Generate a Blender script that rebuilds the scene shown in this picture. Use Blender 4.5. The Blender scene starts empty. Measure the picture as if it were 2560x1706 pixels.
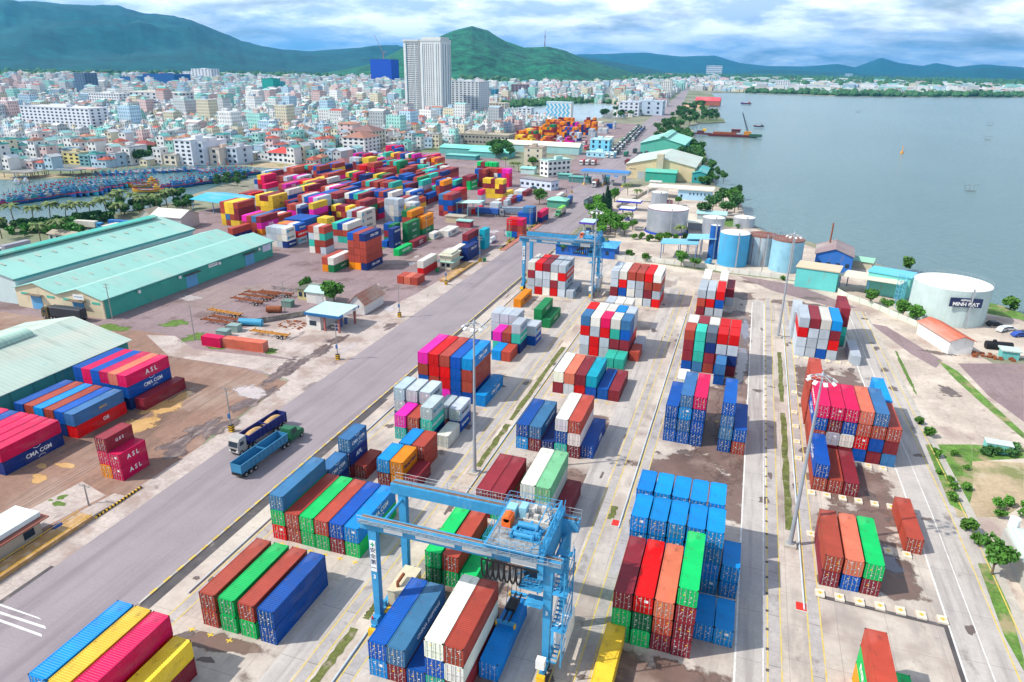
import bpy, math, random
import numpy as np
from mathutils import Matrix, Vector
rnd = random.Random(7)
sc = bpy.context.scene
COL = sc.collection
rad = math.radians

# ------------------------------------------------------------ camera
F, PI_, RO, YA, H = 1757.2, .37338, -.016397, -.31644, 71.05
cam = bpy.data.objects.new('camera', bpy.data.cameras.new('camera')); COL.objects.link(cam)
fh = Vector((math.sin(YA), math.cos(YA), 0)); rt = Vector((math.cos(YA), -math.sin(YA), 0)); zz = Vector((0, 0, 1))
fw = fh*math.cos(PI_)-zz*math.sin(PI_); up = fh*math.sin(PI_)+zz*math.cos(PI_)
X_ = rt*math.cos(RO)-up*math.sin(RO); Y_ = rt*math.sin(RO)+up*math.cos(RO)
M = Matrix((X_, Y_, -fw)).transposed().to_4x4(); M.translation = (0, 0, H)
cam.matrix_world = M
cam.data.lens = F/2560*36; cam.data.sensor_width = 36
cam.data.clip_start = 1; cam.data.clip_end = 60000
sc.camera = cam
def proj(X, Y, Z=0):
    v = Vector((X, Y, Z-H)); d = v.dot(fw)
    if d < 1: return (-9999, -9999)
    return (1280+F*v.dot(X_)/d, 853-F*v.dot(Y_)/d)
def inview(X, Y, Z=0, m=60):
    a, b = proj(X, Y, Z); return -m < a < 2560+m and -m < b < 1706+m

# ------------------------------------------------------------ sky and sun
AZ = Vector((-.87, -.49, 0)).normalized(); EL = rad(46)
w = bpy.data.worlds.new('World'); sc.world = w; w.use_nodes = True
nt = w.node_tree; nt.nodes.clear(); N = nt.nodes.new; L = nt.links.new
out = N('ShaderNodeOutputWorld'); bg = N('ShaderNodeBackground'); bg.inputs[1].default_value = .12
sky = N('ShaderNodeTexSky'); sky.sky_type = 'NISHITA'; sky.sun_disc = False
sky.sun_elevation = EL; sky.sun_rotation = math.atan2(AZ.x, AZ.y); sky.altitude = 50; sky.dust_density = 2.2
tc = N('ShaderNodeTexCoord'); sx = N('ShaderNodeSeparateXYZ'); L(tc.outputs['Generated'], sx.inputs[0])
def wm(op, a, b=None):
    n = N('ShaderNodeMath'); n.operation = op
    for i, t in enumerate((a, b)):
        if t is None: continue
        if isinstance(t, (int, float)): n.inputs[i].default_value = t
        else: L(t, n.inputs[i])
    return n.outputs[0]
zc = wm('MAXIMUM', sx.outputs[2], 0); zc = wm('ADD', zc, .20)
cx = wm('DIVIDE', sx.outputs[0], zc); cy = wm('DIVIDE', sx.outputs[1], zc)
cb = N('ShaderNodeCombineXYZ'); L(cx, cb.inputs[0]); L(cy, cb.inputs[1])
n1 = N('ShaderNodeTexNoise'); n1.inputs['Scale'].default_value = .9; n1.inputs['Detail'].default_value = 9; n1.inputs['Roughness'].default_value = .58; n1.inputs['Distortion'].default_value = .35; L(cb.outputs[0], n1.inputs['Vector'])
n2 = N('ShaderNodeTexNoise'); n2.inputs['Scale'].default_value = 2.3; n2.inputs['Detail'].default_value = 8; n2.inputs['Roughness'].default_value = .6; L(cb.outputs[0], n2.inputs['Vector'])
r1 = N('ShaderNodeValToRGB'); r1.color_ramp.elements[0].position = .34; r1.color_ramp.elements[1].position = .50; L(n1.outputs[0], r1.inputs[0])
r2 = N('ShaderNodeValToRGB'); r2.color_ramp.elements[0].position = .40; r2.color_ramp.elements[0].color = (6.2, 7.6, 10.0, 1); r2.color_ramp.elements[1].position = .60; r2.color_ramp.elements[1].color = (14.5, 15.0, 15.8, 1); L(n2.outputs[0], r2.inputs[0])
zf = wm('MULTIPLY', wm('SUBTRACT', 1.08, wm('MULTIPLY', wm('MAXIMUM', sx.outputs[2], 0), .95)), r1.outputs[0]); zf = wm('MINIMUM', zf, 1)
mx = N('ShaderNodeMixRGB'); L(zf, mx.inputs[0]); L(sky.outputs[0], mx.inputs[1]); L(r2.outputs[0], mx.inputs[2])
L(mx.outputs[0], bg.inputs[0]); L(bg.outputs[0], out.inputs[0])
sun = bpy.data.objects.new('sun', bpy.data.lights.new('sun', 'SUN')); COL.objects.link(sun)
sun.data.energy = 4.9; sun.data.angle = rad(.6); sun.data.color = (1, .955, .88)
sd = -(AZ*math.cos(EL)+zz*math.sin(EL)); sun.rotation_euler = sd.to_track_quat('-Z', 'Y').to_euler()
vs = sc.view_settings; vs.view_transform = 'Standard'; vs.look = 'None'; vs.gamma = 1; vs.exposure = .16; vs.use_curve_mapping = False

# ------------------------------------------------------------ materials
def MAT(name, col, rough=.7, metal=0, var=.15, scale=.4, obj=False, attr=False, dirt=None, stretch=None, joint=None, bump=0, spec=.3, scale2=None, windows=False, rust=0):
    m = bpy.data.materials.new(name); m.use_nodes = True; t = m.node_tree; n = t.nodes; l = t.links
    b = n['Principled BSDF']; b.inputs['Roughness'].default_value = rough; b.inputs['Metallic'].default_value = metal
    b.inputs['Specular IOR Level'].default_value = spec
    tc = n.new('ShaderNodeTexCoord'); src = tc.outputs['Object']
    if stretch:
        mp = n.new('ShaderNodeMapping'); mp.inputs['Scale'].default_value = stretch; l.new(src, mp.inputs[0]); vec = mp.outputs[0]
    else: vec = src
    def noise(s, d=6, r=.6, v=None):
        q = n.new('ShaderNodeTexNoise'); q.inputs['Scale'].default_value = s; q.inputs['Detail'].default_value = d; q.inputs['Roughness'].default_value = r; l.new(v or vec, q.inputs['Vector']); return q.outputs[0]
    def mr(v, a, b_, c, d):
        q = n.new('ShaderNodeMapRange'); q.inputs[1].default_value = a; q.inputs[2].default_value = b_; q.inputs[3].default_value = c; q.inputs[4].default_value = d; l.new(v, q.inputs[0]); return q.outputs[0]
    def mix(f, a, b_, mode='MIX'):
        q = n.new('ShaderNodeMixRGB'); q.blend_type = mode
        for i, x in enumerate((f, a, b_)):
            if isinstance(x, (int, float)): q.inputs[i].default_value = x
            elif isinstance(x, tuple): q.inputs[i].default_value = (*x, 1)
            else: l.new(x, q.inputs[i])
        return q.outputs[0]
    if obj: base = n.new('ShaderNodeObjectInfo').outputs['Color']
    elif attr:
        a = n.new('ShaderNodeAttribute'); a.attribute_name = 'Col'; base = a.outputs['Color']
    else:
        q = n.new('ShaderNodeRGB'); q.outputs[0].default_value = (*col, 1); base = q.outputs[0]
    o = base
    if var: o = mix(1, o, mr(noise(scale), .3, .7, 1-var, 1+var), 'MULTIPLY')
    if scale2: o = mix(1, o, mr(noise(scale2, 4), .3, .7, 1-var*.8, 1+var*.8), 'MULTIPLY')
    if rust:
        f = mr(noise(.9, 8, .7, src), .62, .72, 0, rust); o = mix(f, o, (.16, .06, .025))
    if dirt:
        for (dc, s, lo, hi, amt, st) in dirt:
            v = src
            if st:
                mp = n.new('ShaderNodeMapping'); mp.inputs['Scale'].default_value = st; l.new(src, mp.inputs[0]); v = mp.outputs[0]
            o = mix(mr(noise(s, 8, .62, v), lo, hi, 0, amt), o, dc)
    if joint:
        jx, jy, jw, jc = joint; se = n.new('ShaderNodeSeparateXYZ'); l.new(src, se.inputs[0]); fs = []
        for k, J in ((0, jx), (1, jy)):
            if not J: continue
            q = n.new('ShaderNodeMath'); q.operation = 'PINGPONG'; q.inputs[1].default_value = J/2; l.new(se.outputs[k], q.inputs[0])
            g = n.new('ShaderNodeMath'); g.operation = 'LESS_THAN'; g.inputs[1].default_value = jw; l.new(q.outputs[0], g.inputs[0]); fs.append(g.outputs[0])
        f = fs[0]
        if len(fs) > 1:
            q = n.new('ShaderNodeMath'); q.operation = 'MAXIMUM'; l.new(fs[0], q.inputs[0]); l.new(fs[1], q.inputs[1]); f = q.outputs[0]
        q = n.new('ShaderNodeMath'); q.operation = 'MULTIPLY'; q.inputs[1].default_value = .7; l.new(f, q.inputs[0]); o = mix(q.outputs[0], o, jc)
    if windows:
        ge = n.new('ShaderNodeNewGeometry'); s1 = n.new('ShaderNodeSeparateXYZ'); l.new(ge.outputs['Position'], s1.inputs[0]); s2 = n.new('ShaderNodeSeparateXYZ'); l.new(ge.outputs['Normal'], s2.inputs[0])
        def ma(op, a, b_=None):
            q = n.new('ShaderNodeMath'); q.operation = op
            for i, x in enumerate((a, b_)):
                if x is None: continue
                if isinstance(x, (int, float)): q.inputs[i].default_value = x
                else: l.new(x, q.inputs[i])
            return q.outputs[0]
        u = ma('ADD', s1.outputs[0], s1.outputs[1]); u = ma('PINGPONG', ma('MULTIPLY', u, .72), 1); wv = ma('GREATER_THAN', u, .62)
        zv = ma('PINGPONG', ma('MULTIPLY', s1.outputs[2], .6), 1); wz = ma('GREATER_THAN', zv, .5)
        side = ma('LESS_THAN', ma('ABSOLUTE', s2.outputs[2]), .3)
        f = ma('MULTIPLY', ma('MULTIPLY', wv, wz), ma('MULTIPLY', side, .8)); o = mix(f, o, (.05, .09, .12))
    l.new(o, b.inputs['Base Color'])
    if bump:
        bp = n.new('ShaderNodeBump'); bp.inputs['Strength'].default_value = bump; l.new(noise(scale*6), bp.inputs['Height']); l.new(bp.outputs[0], b.inputs['Normal'])
    return m
paint = MAT('container_paint', (1, 1, 1), .5, 0, .14, .35, obj=True, rust=.75, dirt=[((.34, .30, .27), .55, .52, .85, .28, (.6, .25, 1)), ((.05, .035, .03), .8, .60, .74, .5, (1.4, .5, 1))])
paint_attr = MAT('container_paint_far', (1, 1, 1), .6, 0, .12, .3, attr=True)
rodm = MAT('rod_galvanised', (.42, .43, .42), .5, .3, .1)
platem = MAT('number_plate_white', (.72, .72, .70), .6, 0, .05)
platey = MAT('plate_yellow', (.75, .45, .03), .6, 0, .05)
white = MAT('white_paint', (.72, .72, .70), .55, 0, .06)
letm = MAT('lettering_white', (.78, .78, .76), .6, 0, .04)
letb = MAT('lettering_blue', (.03, .25, .42), .6, 0, .05)
letn = MAT('lettering_navy', (.02, .03, .09), .6, 0, .05)
letr = MAT('lettering_red', (.6, .02, .03), .6, 0, .05)
dark = MAT('dark_gap', (.02, .02, .022), .8, 0, .1)
glass = MAT('window_glass', (.02, .035, .055), .3, 0, .15, 2, spec=.35)
tyre = MAT('tyre_rubber', (.02, .02, .02), .85, 0, .1)
objm = MAT('painted_surface', (1, 1, 1), .65, 0, .10, .25, obj=True, dirt=[((.30, .27, .24), .22, .55, .8, .35, (1, 1, .35))])
objs = MAT('painted_steel', (1, 1, 1), .45, 0, .10, .5, obj=True, rust=.25)
attrm = MAT('house_paint_far', (1, 1, 1), .8, 0, .12, .12, attr=True, windows=True)
rustm = MAT('rusty_steel', (.24, .075, .03), .85, 0, .35, 1.2)
leafm = MAT('leaves', (.05, .13, .022), .7, 0, .45, .5, obj=True, spec=.2)
bark = MAT('bark', (.16, .12, .085), .9, 0, .3, 2)
yelm = MAT('line_yellow', (.62, .47, .10), .8, 0, .25, .8, dirt=[((.42, .38, .33), .8, .48, .62, .7, None)])
whm = MAT('line_white', (.66, .65, .62), .8, 0, .2, .8, dirt=[((.45, .42, .37), .7, .5, .66, .6, None)])

# ------------------------------------------------------------ mesh builder
class MB:
    def __init__(s): s.v = []; s.f = []; s.m = []
    def face(s, pts, m=0):
        k = len(s.v); s.v += [tuple(p) for p in pts]; s.f.append(tuple(range(k, k+len(pts)))); s.m.append(m); return s
    def box(s, x0, y0, z0, x1, y1, z1, m=0):
        k = len(s.v); s.v += [(x0, y0, z0), (x1, y0, z0), (x1, y1, z0), (x0, y1, z0), (x0, y0, z1), (x1, y0, z1), (x1, y1, z1), (x0, y1, z1)]
        for q in ((0, 3, 2, 1), (4, 5, 6, 7), (0, 1, 5, 4), (1, 2, 6, 5), (2, 3, 7, 6), (3, 0, 4, 7)): s.f.append(tuple(k+i for i in q)); s.m.append(m)
        return s
    def cyl(s, cx, cy, z0, z1, r, n=16, m=0, r2=None, cap=True, mc=None):
        r2 = r if r2 is None else r2; k = len(s.v)
        for i in range(n): a = 2*math.pi*i/n; s.v.append((cx+r*math.cos(a), cy+r*math.sin(a), z0))
        for i in range(n): a = 2*math.pi*i/n; s.v.append((cx+r2*math.cos(a), cy+r2*math.sin(a), z1))
        for i in range(n): j = (i+1) % n; s.f.append((k+i, k+j, k+n+j, k+n+i)); s.m.append(m)
        if cap: s.f.append(tuple(k+n+i for i in range(n))); s.m.append(m if mc is None else mc); s.f.append(tuple(k+n-1-i for i in range(n))); s.m.append(m)
        return s
    def tube(s, p, q, r=.05, n=5, m=0, r2=None):
        p = Vector(p); q = Vector(q); d = q-p
        if d.length < 1e-6: return s
        d.normalize(); a = Vector((0, 0, 1)) if abs(d.z) < .9 else Vector((1, 0, 0)); u = d.cross(a).normalized(); v = d.cross(u); k = len(s.v); r2 = r if r2 is None else r2
        for c, rr in ((p, r), (q, r2)):
            for i in range(n): t = 2*math.pi*i/n; s.v.append(tuple(c+u*(rr*math.cos(t))+v*(rr*math.sin(t))))
        for i in range(n): j = (i+1) % n; s.f.append((k+i, k+n+i, k+n+j, k+j)); s.m.append(m)
        s.f.append(tuple(k+i for i in range(n))); s.m.append(m); s.f.append(tuple(k+n+n-1-i for i in range(n))); s.m.append(m)
        return s
    def beam(s, p, q, wd, h, m=0):
        p = Vector(p); q = Vector(q); d = (q-p).normalized(); a = Vector((0, 0, 1)) if abs(d.z) < .9 else Vector((0, 1, 0)); u = d.cross(a).normalized()*wd/2; v = u.cross(d).normalized()*h/2; k = len(s.v)
        for c in (p, q): s.v += [tuple(c-u-v), tuple(c+u-v), tuple(c+u+v), tuple(c-u+v)]
        for f in ((0, 3, 2, 1), (4, 5, 6, 7), (0, 1, 5, 4), (1, 2, 6, 5), (2, 3, 7, 6), (3, 0, 4, 7)): s.f.append(tuple(k+i for i in f)); s.m.append(m)
        return s
    def prism(s, poly, z0, z1, m=0, mt=None):
        n = len(poly); k = len(s.v); s.v += [(x, y, z0) for x, y in poly]+[(x, y, z1) for x, y in poly]
        for i in range(n): j = (i+1) % n; s.f.append((k+i, k+j, k+n+j, k+n+i)); s.m.append(m)
        s.f.append(tuple(k+n+i for i in range(n))); s.m.append(m if mt is None else mt); s.f.append(tuple(k+n-1-i for i in range(n))); s.m.append(m)
        return s
    def ext(s, prof, y0, y1, m=0, axis='y'):
        # profile [(a,z)] extruded along y (a = x) or along x (a = y)
        n = len(prof); k = len(s.v)
        for y in (y0, y1): s.v += [((a, y, z) if axis == 'y' else (y, a, z)) for a, z in prof]
        for i in range(n): j = (i+1) % n; s.f.append((k+i, k+j, k+n+j, k+n+i)); s.m.append(m)
        s.f.append(tuple(k+n-1-i for i in range(n))); s.m.append(m); s.f.append(tuple(k+n+i for i in range(n))); s.m.append(m)
        return s
    def gable(s, x0, y0, x1, y1, z, h, o=.4, axis='y', m=0, t=.15):
        if axis == 'y': a0, a1, b0, b1 = x0-o, x1+o, y0-o, y1+o
        else: a0, a1, b0, b1 = y0-o, y1+o, x0-o, x1+o
        c = (a0+a1)/2; dz = h*o/((a1-a0)/2-o+1e-6)
        return s.ext([(a0, z-dz), (c, z+h), (a1, z-dz), (a1, z-dz+t), (c, z+h+t), (a0, z-dz+t)], b0, b1, m, axis)
    def wallg(s, x0, y0, x1, y1, h, rh, axis='y', m=0):
        if axis == 'y': return s.ext([(x0, 0), (x1, 0), (x1, h), ((x0+x1)/2, h+rh), (x0, h)], y0, y1, m, 'y')
        return s.ext([(y0, 0), (y1, 0), (y1, h), ((y0+y1)/2, h+rh), (y0, h)], x0, x1, m, 'x')
    def hip(s, x0, y0, x1, y1, z, h, o=.4, m=0):
        x0 -= o; x1 += o; y0 -= o; y1 += o; w_ = x1-x0; d = y1-y0; r = min(w_, d)/2; cx_, cy_ = (x0+x1)/2, (y0+y1)/2
        if w_ > d: p, q = (x0+r, cy_, z+h), (x1-r, cy_, z+h)
        else: p, q = (cx_, y0+r, z+h), (cx_, y1-r, z+h)
        a, b, c, d_ = (x0, y0, z), (x1, y0, z), (x1, y1, z), (x0, y1, z)
        if w_ > d:
            s.face([a, b, q, p], m); s.face([b, c, q], m); s.face([c, d_, p, q], m); s.face([d_, a, p], m)
        else:
            s.face([a, b, p], m); s.face([b, c, q, p], m); s.face([c, d_, q], m); s.face([d_, a, p, q], m)
        s.face([d_, c, b, a], m); return s
    def mesh(s, name, mats, smooth=False):
        me = bpy.data.meshes.new(name); me.from_pydata(s.v, [], s.f)
        for q in (mats if isinstance(mats, (list, tuple)) else [mats]): me.materials.append(q)
        me.polygons.foreach_set('material_index', s.m)
        if smooth: me.polygons.foreach_set('use_smooth', [True]*len(s.f))
        me.update(); return me
    def part(s, par, name, mats, col=None, loc=None, label=None, smooth=False, kind=None, rz=0):
        return inst(par, name, s.mesh(name, mats, smooth), col, loc, label, kind, rz)
def inst(par, name, me, col=None, loc=None, label=None, kind=None, rz=0):
    o = bpy.data.objects.new(name, me); COL.objects.link(o)
    if par: o.parent = par
    if loc: o.location = loc
    if rz: o.rotation_euler[2] = rz
    if col: o.color = (*col, 1)
    if label: o['label'] = label
    if kind: o['kind'] = kind
    return o
def thing(name, label, cat, loc=(0, 0, 0), rz=0, group=None):
    o = bpy.data.objects.new(name, None); COL.objects.link(o); o.empty_display_size = .5
    o.location = (loc[0], loc[1], loc[2] if len(loc) > 2 else 0); o.rotation_euler[2] = rz
    o['label'] = label; o['category'] = cat
    if group: o['group'] = group
    return o
def single(name, mb, mats, label, cat, loc=(0, 0, 0), rz=0, col=None, group=None, smooth=False, me=None):
    o = inst(None, name, me or mb.mesh(name, mats, smooth), col, (loc[0], loc[1], loc[2] if len(loc) > 2 else 0), label, None, rz); o['category'] = cat
    if group: o['group'] = group
    return o
def copy_tree(o, parent=None):
    c = o.copy(); COL.objects.link(c); c.parent = parent
    for ch in list(o.children): copy_tree(ch, c)
    return c
def struct(name, mb, mats, kind='structure', col=None):
    return inst(None, name, mb.mesh(name, mats), col, None, None, kind)
def sheet(name, poly, z, mat):
    from mathutils.geometry import tessellate_polygon
    me = bpy.data.meshes.new(name); vs_ = [(x, y, z) for x, y in poly]; tr = tessellate_polygon([[Vector((x, y, 0)) for x, y in poly]])
    fs = []
    for a, b, c in tr:
        ar = (poly[b][0]-poly[a][0])*(poly[c][1]-poly[a][1])-(poly[b][1]-poly[a][1])*(poly[c][0]-poly[a][0])
        fs.append((a, b, c) if ar > 0 else (a, c, b))
    me.from_pydata(vs_, [], fs); me.materials.append(mat); me.update()
    return inst(None, name, me, None, None, None, 'structure')
def sheets(name, polys, z, mat):
    mb = MB()
    for i, p in enumerate(polys):
        if isinstance(p[0], float): p = list(zip(p[::2], p[1::2]))
        ar = sum(p[k-1][0]*p[k][1]-p[k][0]*p[k-1][1] for k in range(len(p)))
        if ar < 0: p = p[::-1]
        mb.face([(x, y, z+.0003*i) for x, y in p])
    return struct(name, mb, mat)
def rect(x0, y0, x1, y1): return [(x0, y0), (x1, y0), (x1, y1), (x0, y1)]
def blob(cx_, cy_, rx, ry, seed=0, n=26, rough=.28):
    q = random.Random(seed); ph = [q.uniform(0, 6.3) for _ in range(5)]
    pts = []
    for i in range(n):
        a = 2*math.pi*i/n; r = 1+rough*(math.sin(2*a+ph[0])+.7*math.sin(3*a+ph[1])+.5*math.sin(5*a+ph[2])+.35*math.sin(8*a+ph[3]))*.6
        pts.append((cx_+rx*r*math.cos(a), cy_+ry*r*math.sin(a)))
    return pts
TXT = {}
def text_mesh(s, size, mat, off=.02, ext=.008):
    key = (s, size, mat.name, off)
    if key in TXT: return TXT[key]
    cu = bpy.data.curves.new('lettering', 'FONT'); cu.body = s; cu.size = size; cu.offset = off*size; cu.extrude = ext; cu.align_x = 'CENTER'; cu.align_y = 'CENTER'; cu.resolution_u = 2
    o = bpy.data.objects.new('tmp', cu); COL.objects.link(o); bpy.context.view_layer.update()
    me = bpy.data.meshes.new_from_object(o.evaluated_get(bpy.context.evaluated_depsgraph_get())); bpy.data.objects.remove(o); bpy.data.curves.remove(cu)
    me.materials.clear(); me.materials.append(mat); TXT[key] = me; return me
FACE = {'R': Matrix(((0, 0, 1), (1, 0, 0), (0, 1, 0))), 'L': Matrix(((0, 0, -1), (-1, 0, 0), (0, 1, 0))), 'F': Matrix(((1, 0, 0), (0, 0, -1), (0, 1, 0))), 'T': Matrix(((0, -1, 0), (1, 0, 0), (0, 0, 1)))}
def letter(par, s, size, face, loc, mat=None, off=.02, name='lettering'):
    o = inst(par, name, text_mesh(s, size, mat or letm, off)); m4 = FACE[face].to_4x4(); m4.translation = loc; o.matrix_local = m4; return o

def soft_mat(name, col, rough, var, scale, thr=.5, n_s=.5, spec=.3, dirt=None):
    m = MAT(name, col, rough, 0, var, scale, spec=spec, dirt=dirt); t = m.node_tree; n = t.nodes; l = t.links; b = n['Principled BSDF']
    a = n.new('ShaderNodeAttribute'); a.attribute_name = 'E'; tc = n.new('ShaderNodeTexCoord'); q = n.new('ShaderNodeTexNoise'); q.inputs['Scale'].default_value = n_s; q.inputs['Detail'].default_value = 7; q.inputs['Roughness'].default_value = .62; l.new(tc.outputs['Object'], q.inputs['Vector'])
    x = n.new('ShaderNodeMath'); x.operation = 'MULTIPLY_ADD'; l.new(q.outputs[0], x.inputs[0]); x.inputs[1].default_value = 2.2; l.new(a.outputs['Fac'], x.inputs[2])
    r = n.new('ShaderNodeMapRange'); r.inputs[1].default_value = 1.1+thr-.12; r.inputs[2].default_value = 1.1+thr+.12; l.new(x.outputs[0], r.inputs[0]); l.new(r.outputs[0], b.inputs['Alpha']); return m
def patches(name, blobs_, z, mat, inc=.00008):
    me = bpy.data.meshes.new(name); v = []; f = []; e = []
    for k, p in enumerate(blobs_):
        c = (sum(a[0] for a in p)/len(p), sum(a[1] for a in p)/len(p)); o = len(v); zz_ = z+inc*k; n = len(p)
        v.append((*c, zz_)); e.append(1)
        for fr, ev in ((.6, .75), (1.25, 0)):
            for a in p: v.append((c[0]+(a[0]-c[0])*fr, c[1]+(a[1]-c[1])*fr, zz_)); e.append(ev)
        for i in range(n): j = (i+1) % n; f.append((o, o+1+i, o+1+j)); f.append((o+1+i, o+1+n+i, o+1+n+j, o+1+j))
    me.from_pydata(v, [], f); at = me.attributes.new('E', 'FLOAT', 'POINT'); at.data.foreach_set('value', e); me.materials.append(mat); me.update()
    return inst(None, name, me, None, None, None, 'structure')
ORD = ('first', 'second', 'third', 'fourth', 'fifth', 'sixth', 'seventh', 'eighth', 'ninth', 'tenth', 'eleventh', 'twelfth', 'thirteenth', 'fourteenth', 'fifteenth')

# ------------------------------------------------------------ ground, roads, water
g_land = MAT('land_soil', (.24, .23, .17), .95, 0, .35, .02, scale2=.3, dirt=[((.10, .16, .05), .006, .45, .6, .8, None)])
g_conc = MAT('yard_concrete', (.47, .41, .355), .85, 0, .13, .12, scale2=1.6, joint=(6.5, 6.5, .035, (.24, .21, .18)),
    dirt=[((.26, .20, .175), .05, .50, .62, .85, None), ((.30, .265, .245), .35, .48, .64, .7, (1, .2, 1)), ((.13, .095, .08), .13, .62, .69, .8, None), ((.58, .52, .44), .09, .54, .66, .7, None), ((.20, .16, .14), .8, .62, .70, .6, (1, .6, 1))])
g_concr = MAT('apron_concrete', (.46, .39, .325), .9, 0, .16, .10, scale2=1.2, joint=(9, 7, .03, (.34, .29, .25)),
    dirt=[((.60, .53, .44), .05, .50, .62, .8, None), ((.31, .225, .20), .06, .54, .64, .75, None), ((.12, .09, .08), .09, .64, .70, .75, None), ((.25, .19, .17), .5, .60, .68, .6, (1, .5, 1))])
g_road = MAT('road_asphalt', (.265, .228, .24), .8, 0, .10, .10, scale2=3, dirt=[((.20, .165, .18), .35, .50, .66, .7, (1, .04, 1)), ((.34, .29, .305), .25, .54, .68, .6, (1, .06, 1)), ((.17, .14, .14), .08, .66, .72, .5, (1, .3, 1))])
g_left = MAT('yard_asphalt', (.245, .18, .185), .85, 0, .18, .05, scale2=1.1, dirt=[((.30, .23, .20), .035, .52, .65, .8, None), ((.13, .085, .08), .07, .54, .64, .8, None), ((.20, .14, .14), .4, .52, .62, .5, (1, .2, 1)), ((.48, .42, .38), .11, .68, .73, .6, None)])
g_dirt = MAT('yard_dirt', (.25, .15, .11), .9, 0, .16, .08, scale2=1.2, dirt=[((.34, .25, .20), .06, .50, .66, .8, None), ((.115, .075, .06), .09, .54, .64, .85, (1, .4, 1)), ((.40, .33, .28), .2, .64, .72, .5, None), ((.17, .11, .085), .5, .52, .62, .5, (1.5, .12, 1))])
g_edge = MAT('roadside_concrete', (.43, .365, .33), .9, 0, .2, .15, scale2=1.5, joint=(0, 5, .04, (.28, .22, .2)), dirt=[((.30, .22, .19), .10, .50, .60, .85, None), ((.13, .10, .10), .16, .60, .66, .7, (1, .5, 1))])
g_lane = MAT('lane_concrete', (.43, .395, .365), .85, 0, .10, .2, scale2=2, joint=(0, 9.5, .04, (.2, .18, .16)), dirt=[((.27, .245, .235), .6, .48, .64, .75, (1, .06, 1)), ((.15, .125, .115), .16, .62, .69, .75, (1, .5, 1)), ((.52, .48, .44), .3, .56, .68, .6, (1, .1, 1))])
g_runw = MAT('runway_beam', (.37, .34, .325), .85, 0, .15, .3, scale2=2, joint=(0, 9.5, .06, (.15, .13, .12)), dirt=[((.22, .19, .18), .22, .58, .66, .75, None), ((.55, .5, .45), .2, .56, .7, .5, None)])
g_wet = soft_mat('wet_ground', (.17, .11, .09), .45, .25, .14, .42, .22, dirt=[((.33, .25, .21), .10, .55, .68, .7, None), ((.09, .065, .06), .18, .56, .66, .6, None)])
g_drain = MAT('drain_dark', (.085, .075, .075), .6, 0, .3, .3, dirt=[((.25, .21, .19), .3, .6, .7, .6, None)])
g_pud = soft_mat('puddle_water', (.15, .14, .17), .10, .12, .4, .45, .3, .6)
g_stain = soft_mat('oil_stain', (.13, .10, .09), .5, .2, .5, .5, .9)
g_pudo = soft_mat('puddle_ochre', (.52, .32, .13), .25, .12, .4, .45, .35, .4)
g_grass = MAT('grass_strip', (.115, .13, .035), .95, 0, .4, .6, scale2=3, dirt=[((.30, .25, .18), .5, .55, .65, .8, None)])
g_lawn = MAT('lawn', (.09, .17, .03), .95, 0, .35, .3, scale2=2)
g_verge = MAT('verge_grass', (.10, .20, .035), .95, 0, .4, .35, scale2=2, dirt=[((.36, .27, .17), .22, .50, .62, .8, None)])
g_verge2 = soft_mat('lawn_soft', (.09, .17, .03), .95, .35, .6, .4, .3)
g_scrub = MAT('scrub_soil', (.40, .31, .20), .95, 0, .2, .15, scale2=1.5, dirt=[((.16, .19, .06), .09, .48, .60, .85, None), ((.50, .42, .30), .2, .55, .65, .6, None)])
g_kerb = MAT('kerb_stone', (.42, .39, .34), .85, 0, .2, .5)
def water_mat(name, col, rough, scale, st):
    m = MAT(name, col, rough, 0, .10, .004, spec=.5); t = m.node_tree; n = t.nodes; l = t.links; b = n['Principled BSDF']
    tc = n.new('ShaderNodeTexCoord'); mp = n.new('ShaderNodeMapping'); mp.inputs['Scale'].default_value = (1, 2.2, 1); mp.inputs['Rotation'].default_value = (0, 0, .4); l.new(tc.outputs['Object'], mp.inputs[0])
    q = n.new('ShaderNodeTexNoise'); q.inputs['Scale'].default_value = scale; q.inputs['Detail'].default_value = 5; q.inputs['Roughness'].default_value = .65; l.new(mp.outputs[0], q.inputs['Vector'])
    bp = n.new('ShaderNodeBump'); bp.inputs['Strength'].default_value = st; bp.inputs['Distance'].default_value = 1.2; l.new(q.outputs[0], bp.inputs['Height']); l.new(bp.outputs[0], b.inputs['Normal'])
    return m
g_lagoon = water_mat('lagoon_water', (.12, .205, .205), .22, .16, 1.6)
g_harb = water_mat('harbour_water', (.08, .17, .17), .15, .5, .25)
g_lake = water_mat('lake_water', (.28, .38, .42), .2, .2, .2)
land = [(-3500, -300), (150, -300), (125, 150), (100, 222), (84, 257), (75, 275), (64, 292), (55, 300), (41, 318), (30, 334), (14, 341), (4, 365), (-1, 392), (-5, 430), (-12, 470), (-20, 482), (-28, 562), (-42, 691), (-60, 777), (-64, 840), (-72, 920), (-87, 1000), (-76, 1056), (-43, 1110), (-50, 1180), (-82, 1340), (-96, 1551), (-93, 1831), (-105, 1973), (-153, 2480), (-51, 2575), (36, 2518), (119, 2528), (214, 2460), (423, 2552), (545, 2653), (825, 2856), (1500, 3050), (6000, 3900), (26000, 24000), (-26000, 26000), (-26000, 1000)]
sheet('ground', land, 0, g_land)
sk = MB()
for i in range(2, 39): a, b = land[i], land[(i+1) % len(land)]; sk.face([(a[0], a[1], -3), (b[0], b[1], -3), (b[0], b[1], 0), (a[0], a[1], 0)])
struct('shore_bank', sk, MAT('bank_stone', (.30, .25, .21), .95, 0, .4, .3))
wb = MB(); wb.face([(-30000, -2000, -1.2), (30000, -2000, -1.2), (30000, 30000, -1.2), (-30000, 30000, -1.2)]); struct('water', wb, g_lagoon)
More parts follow.
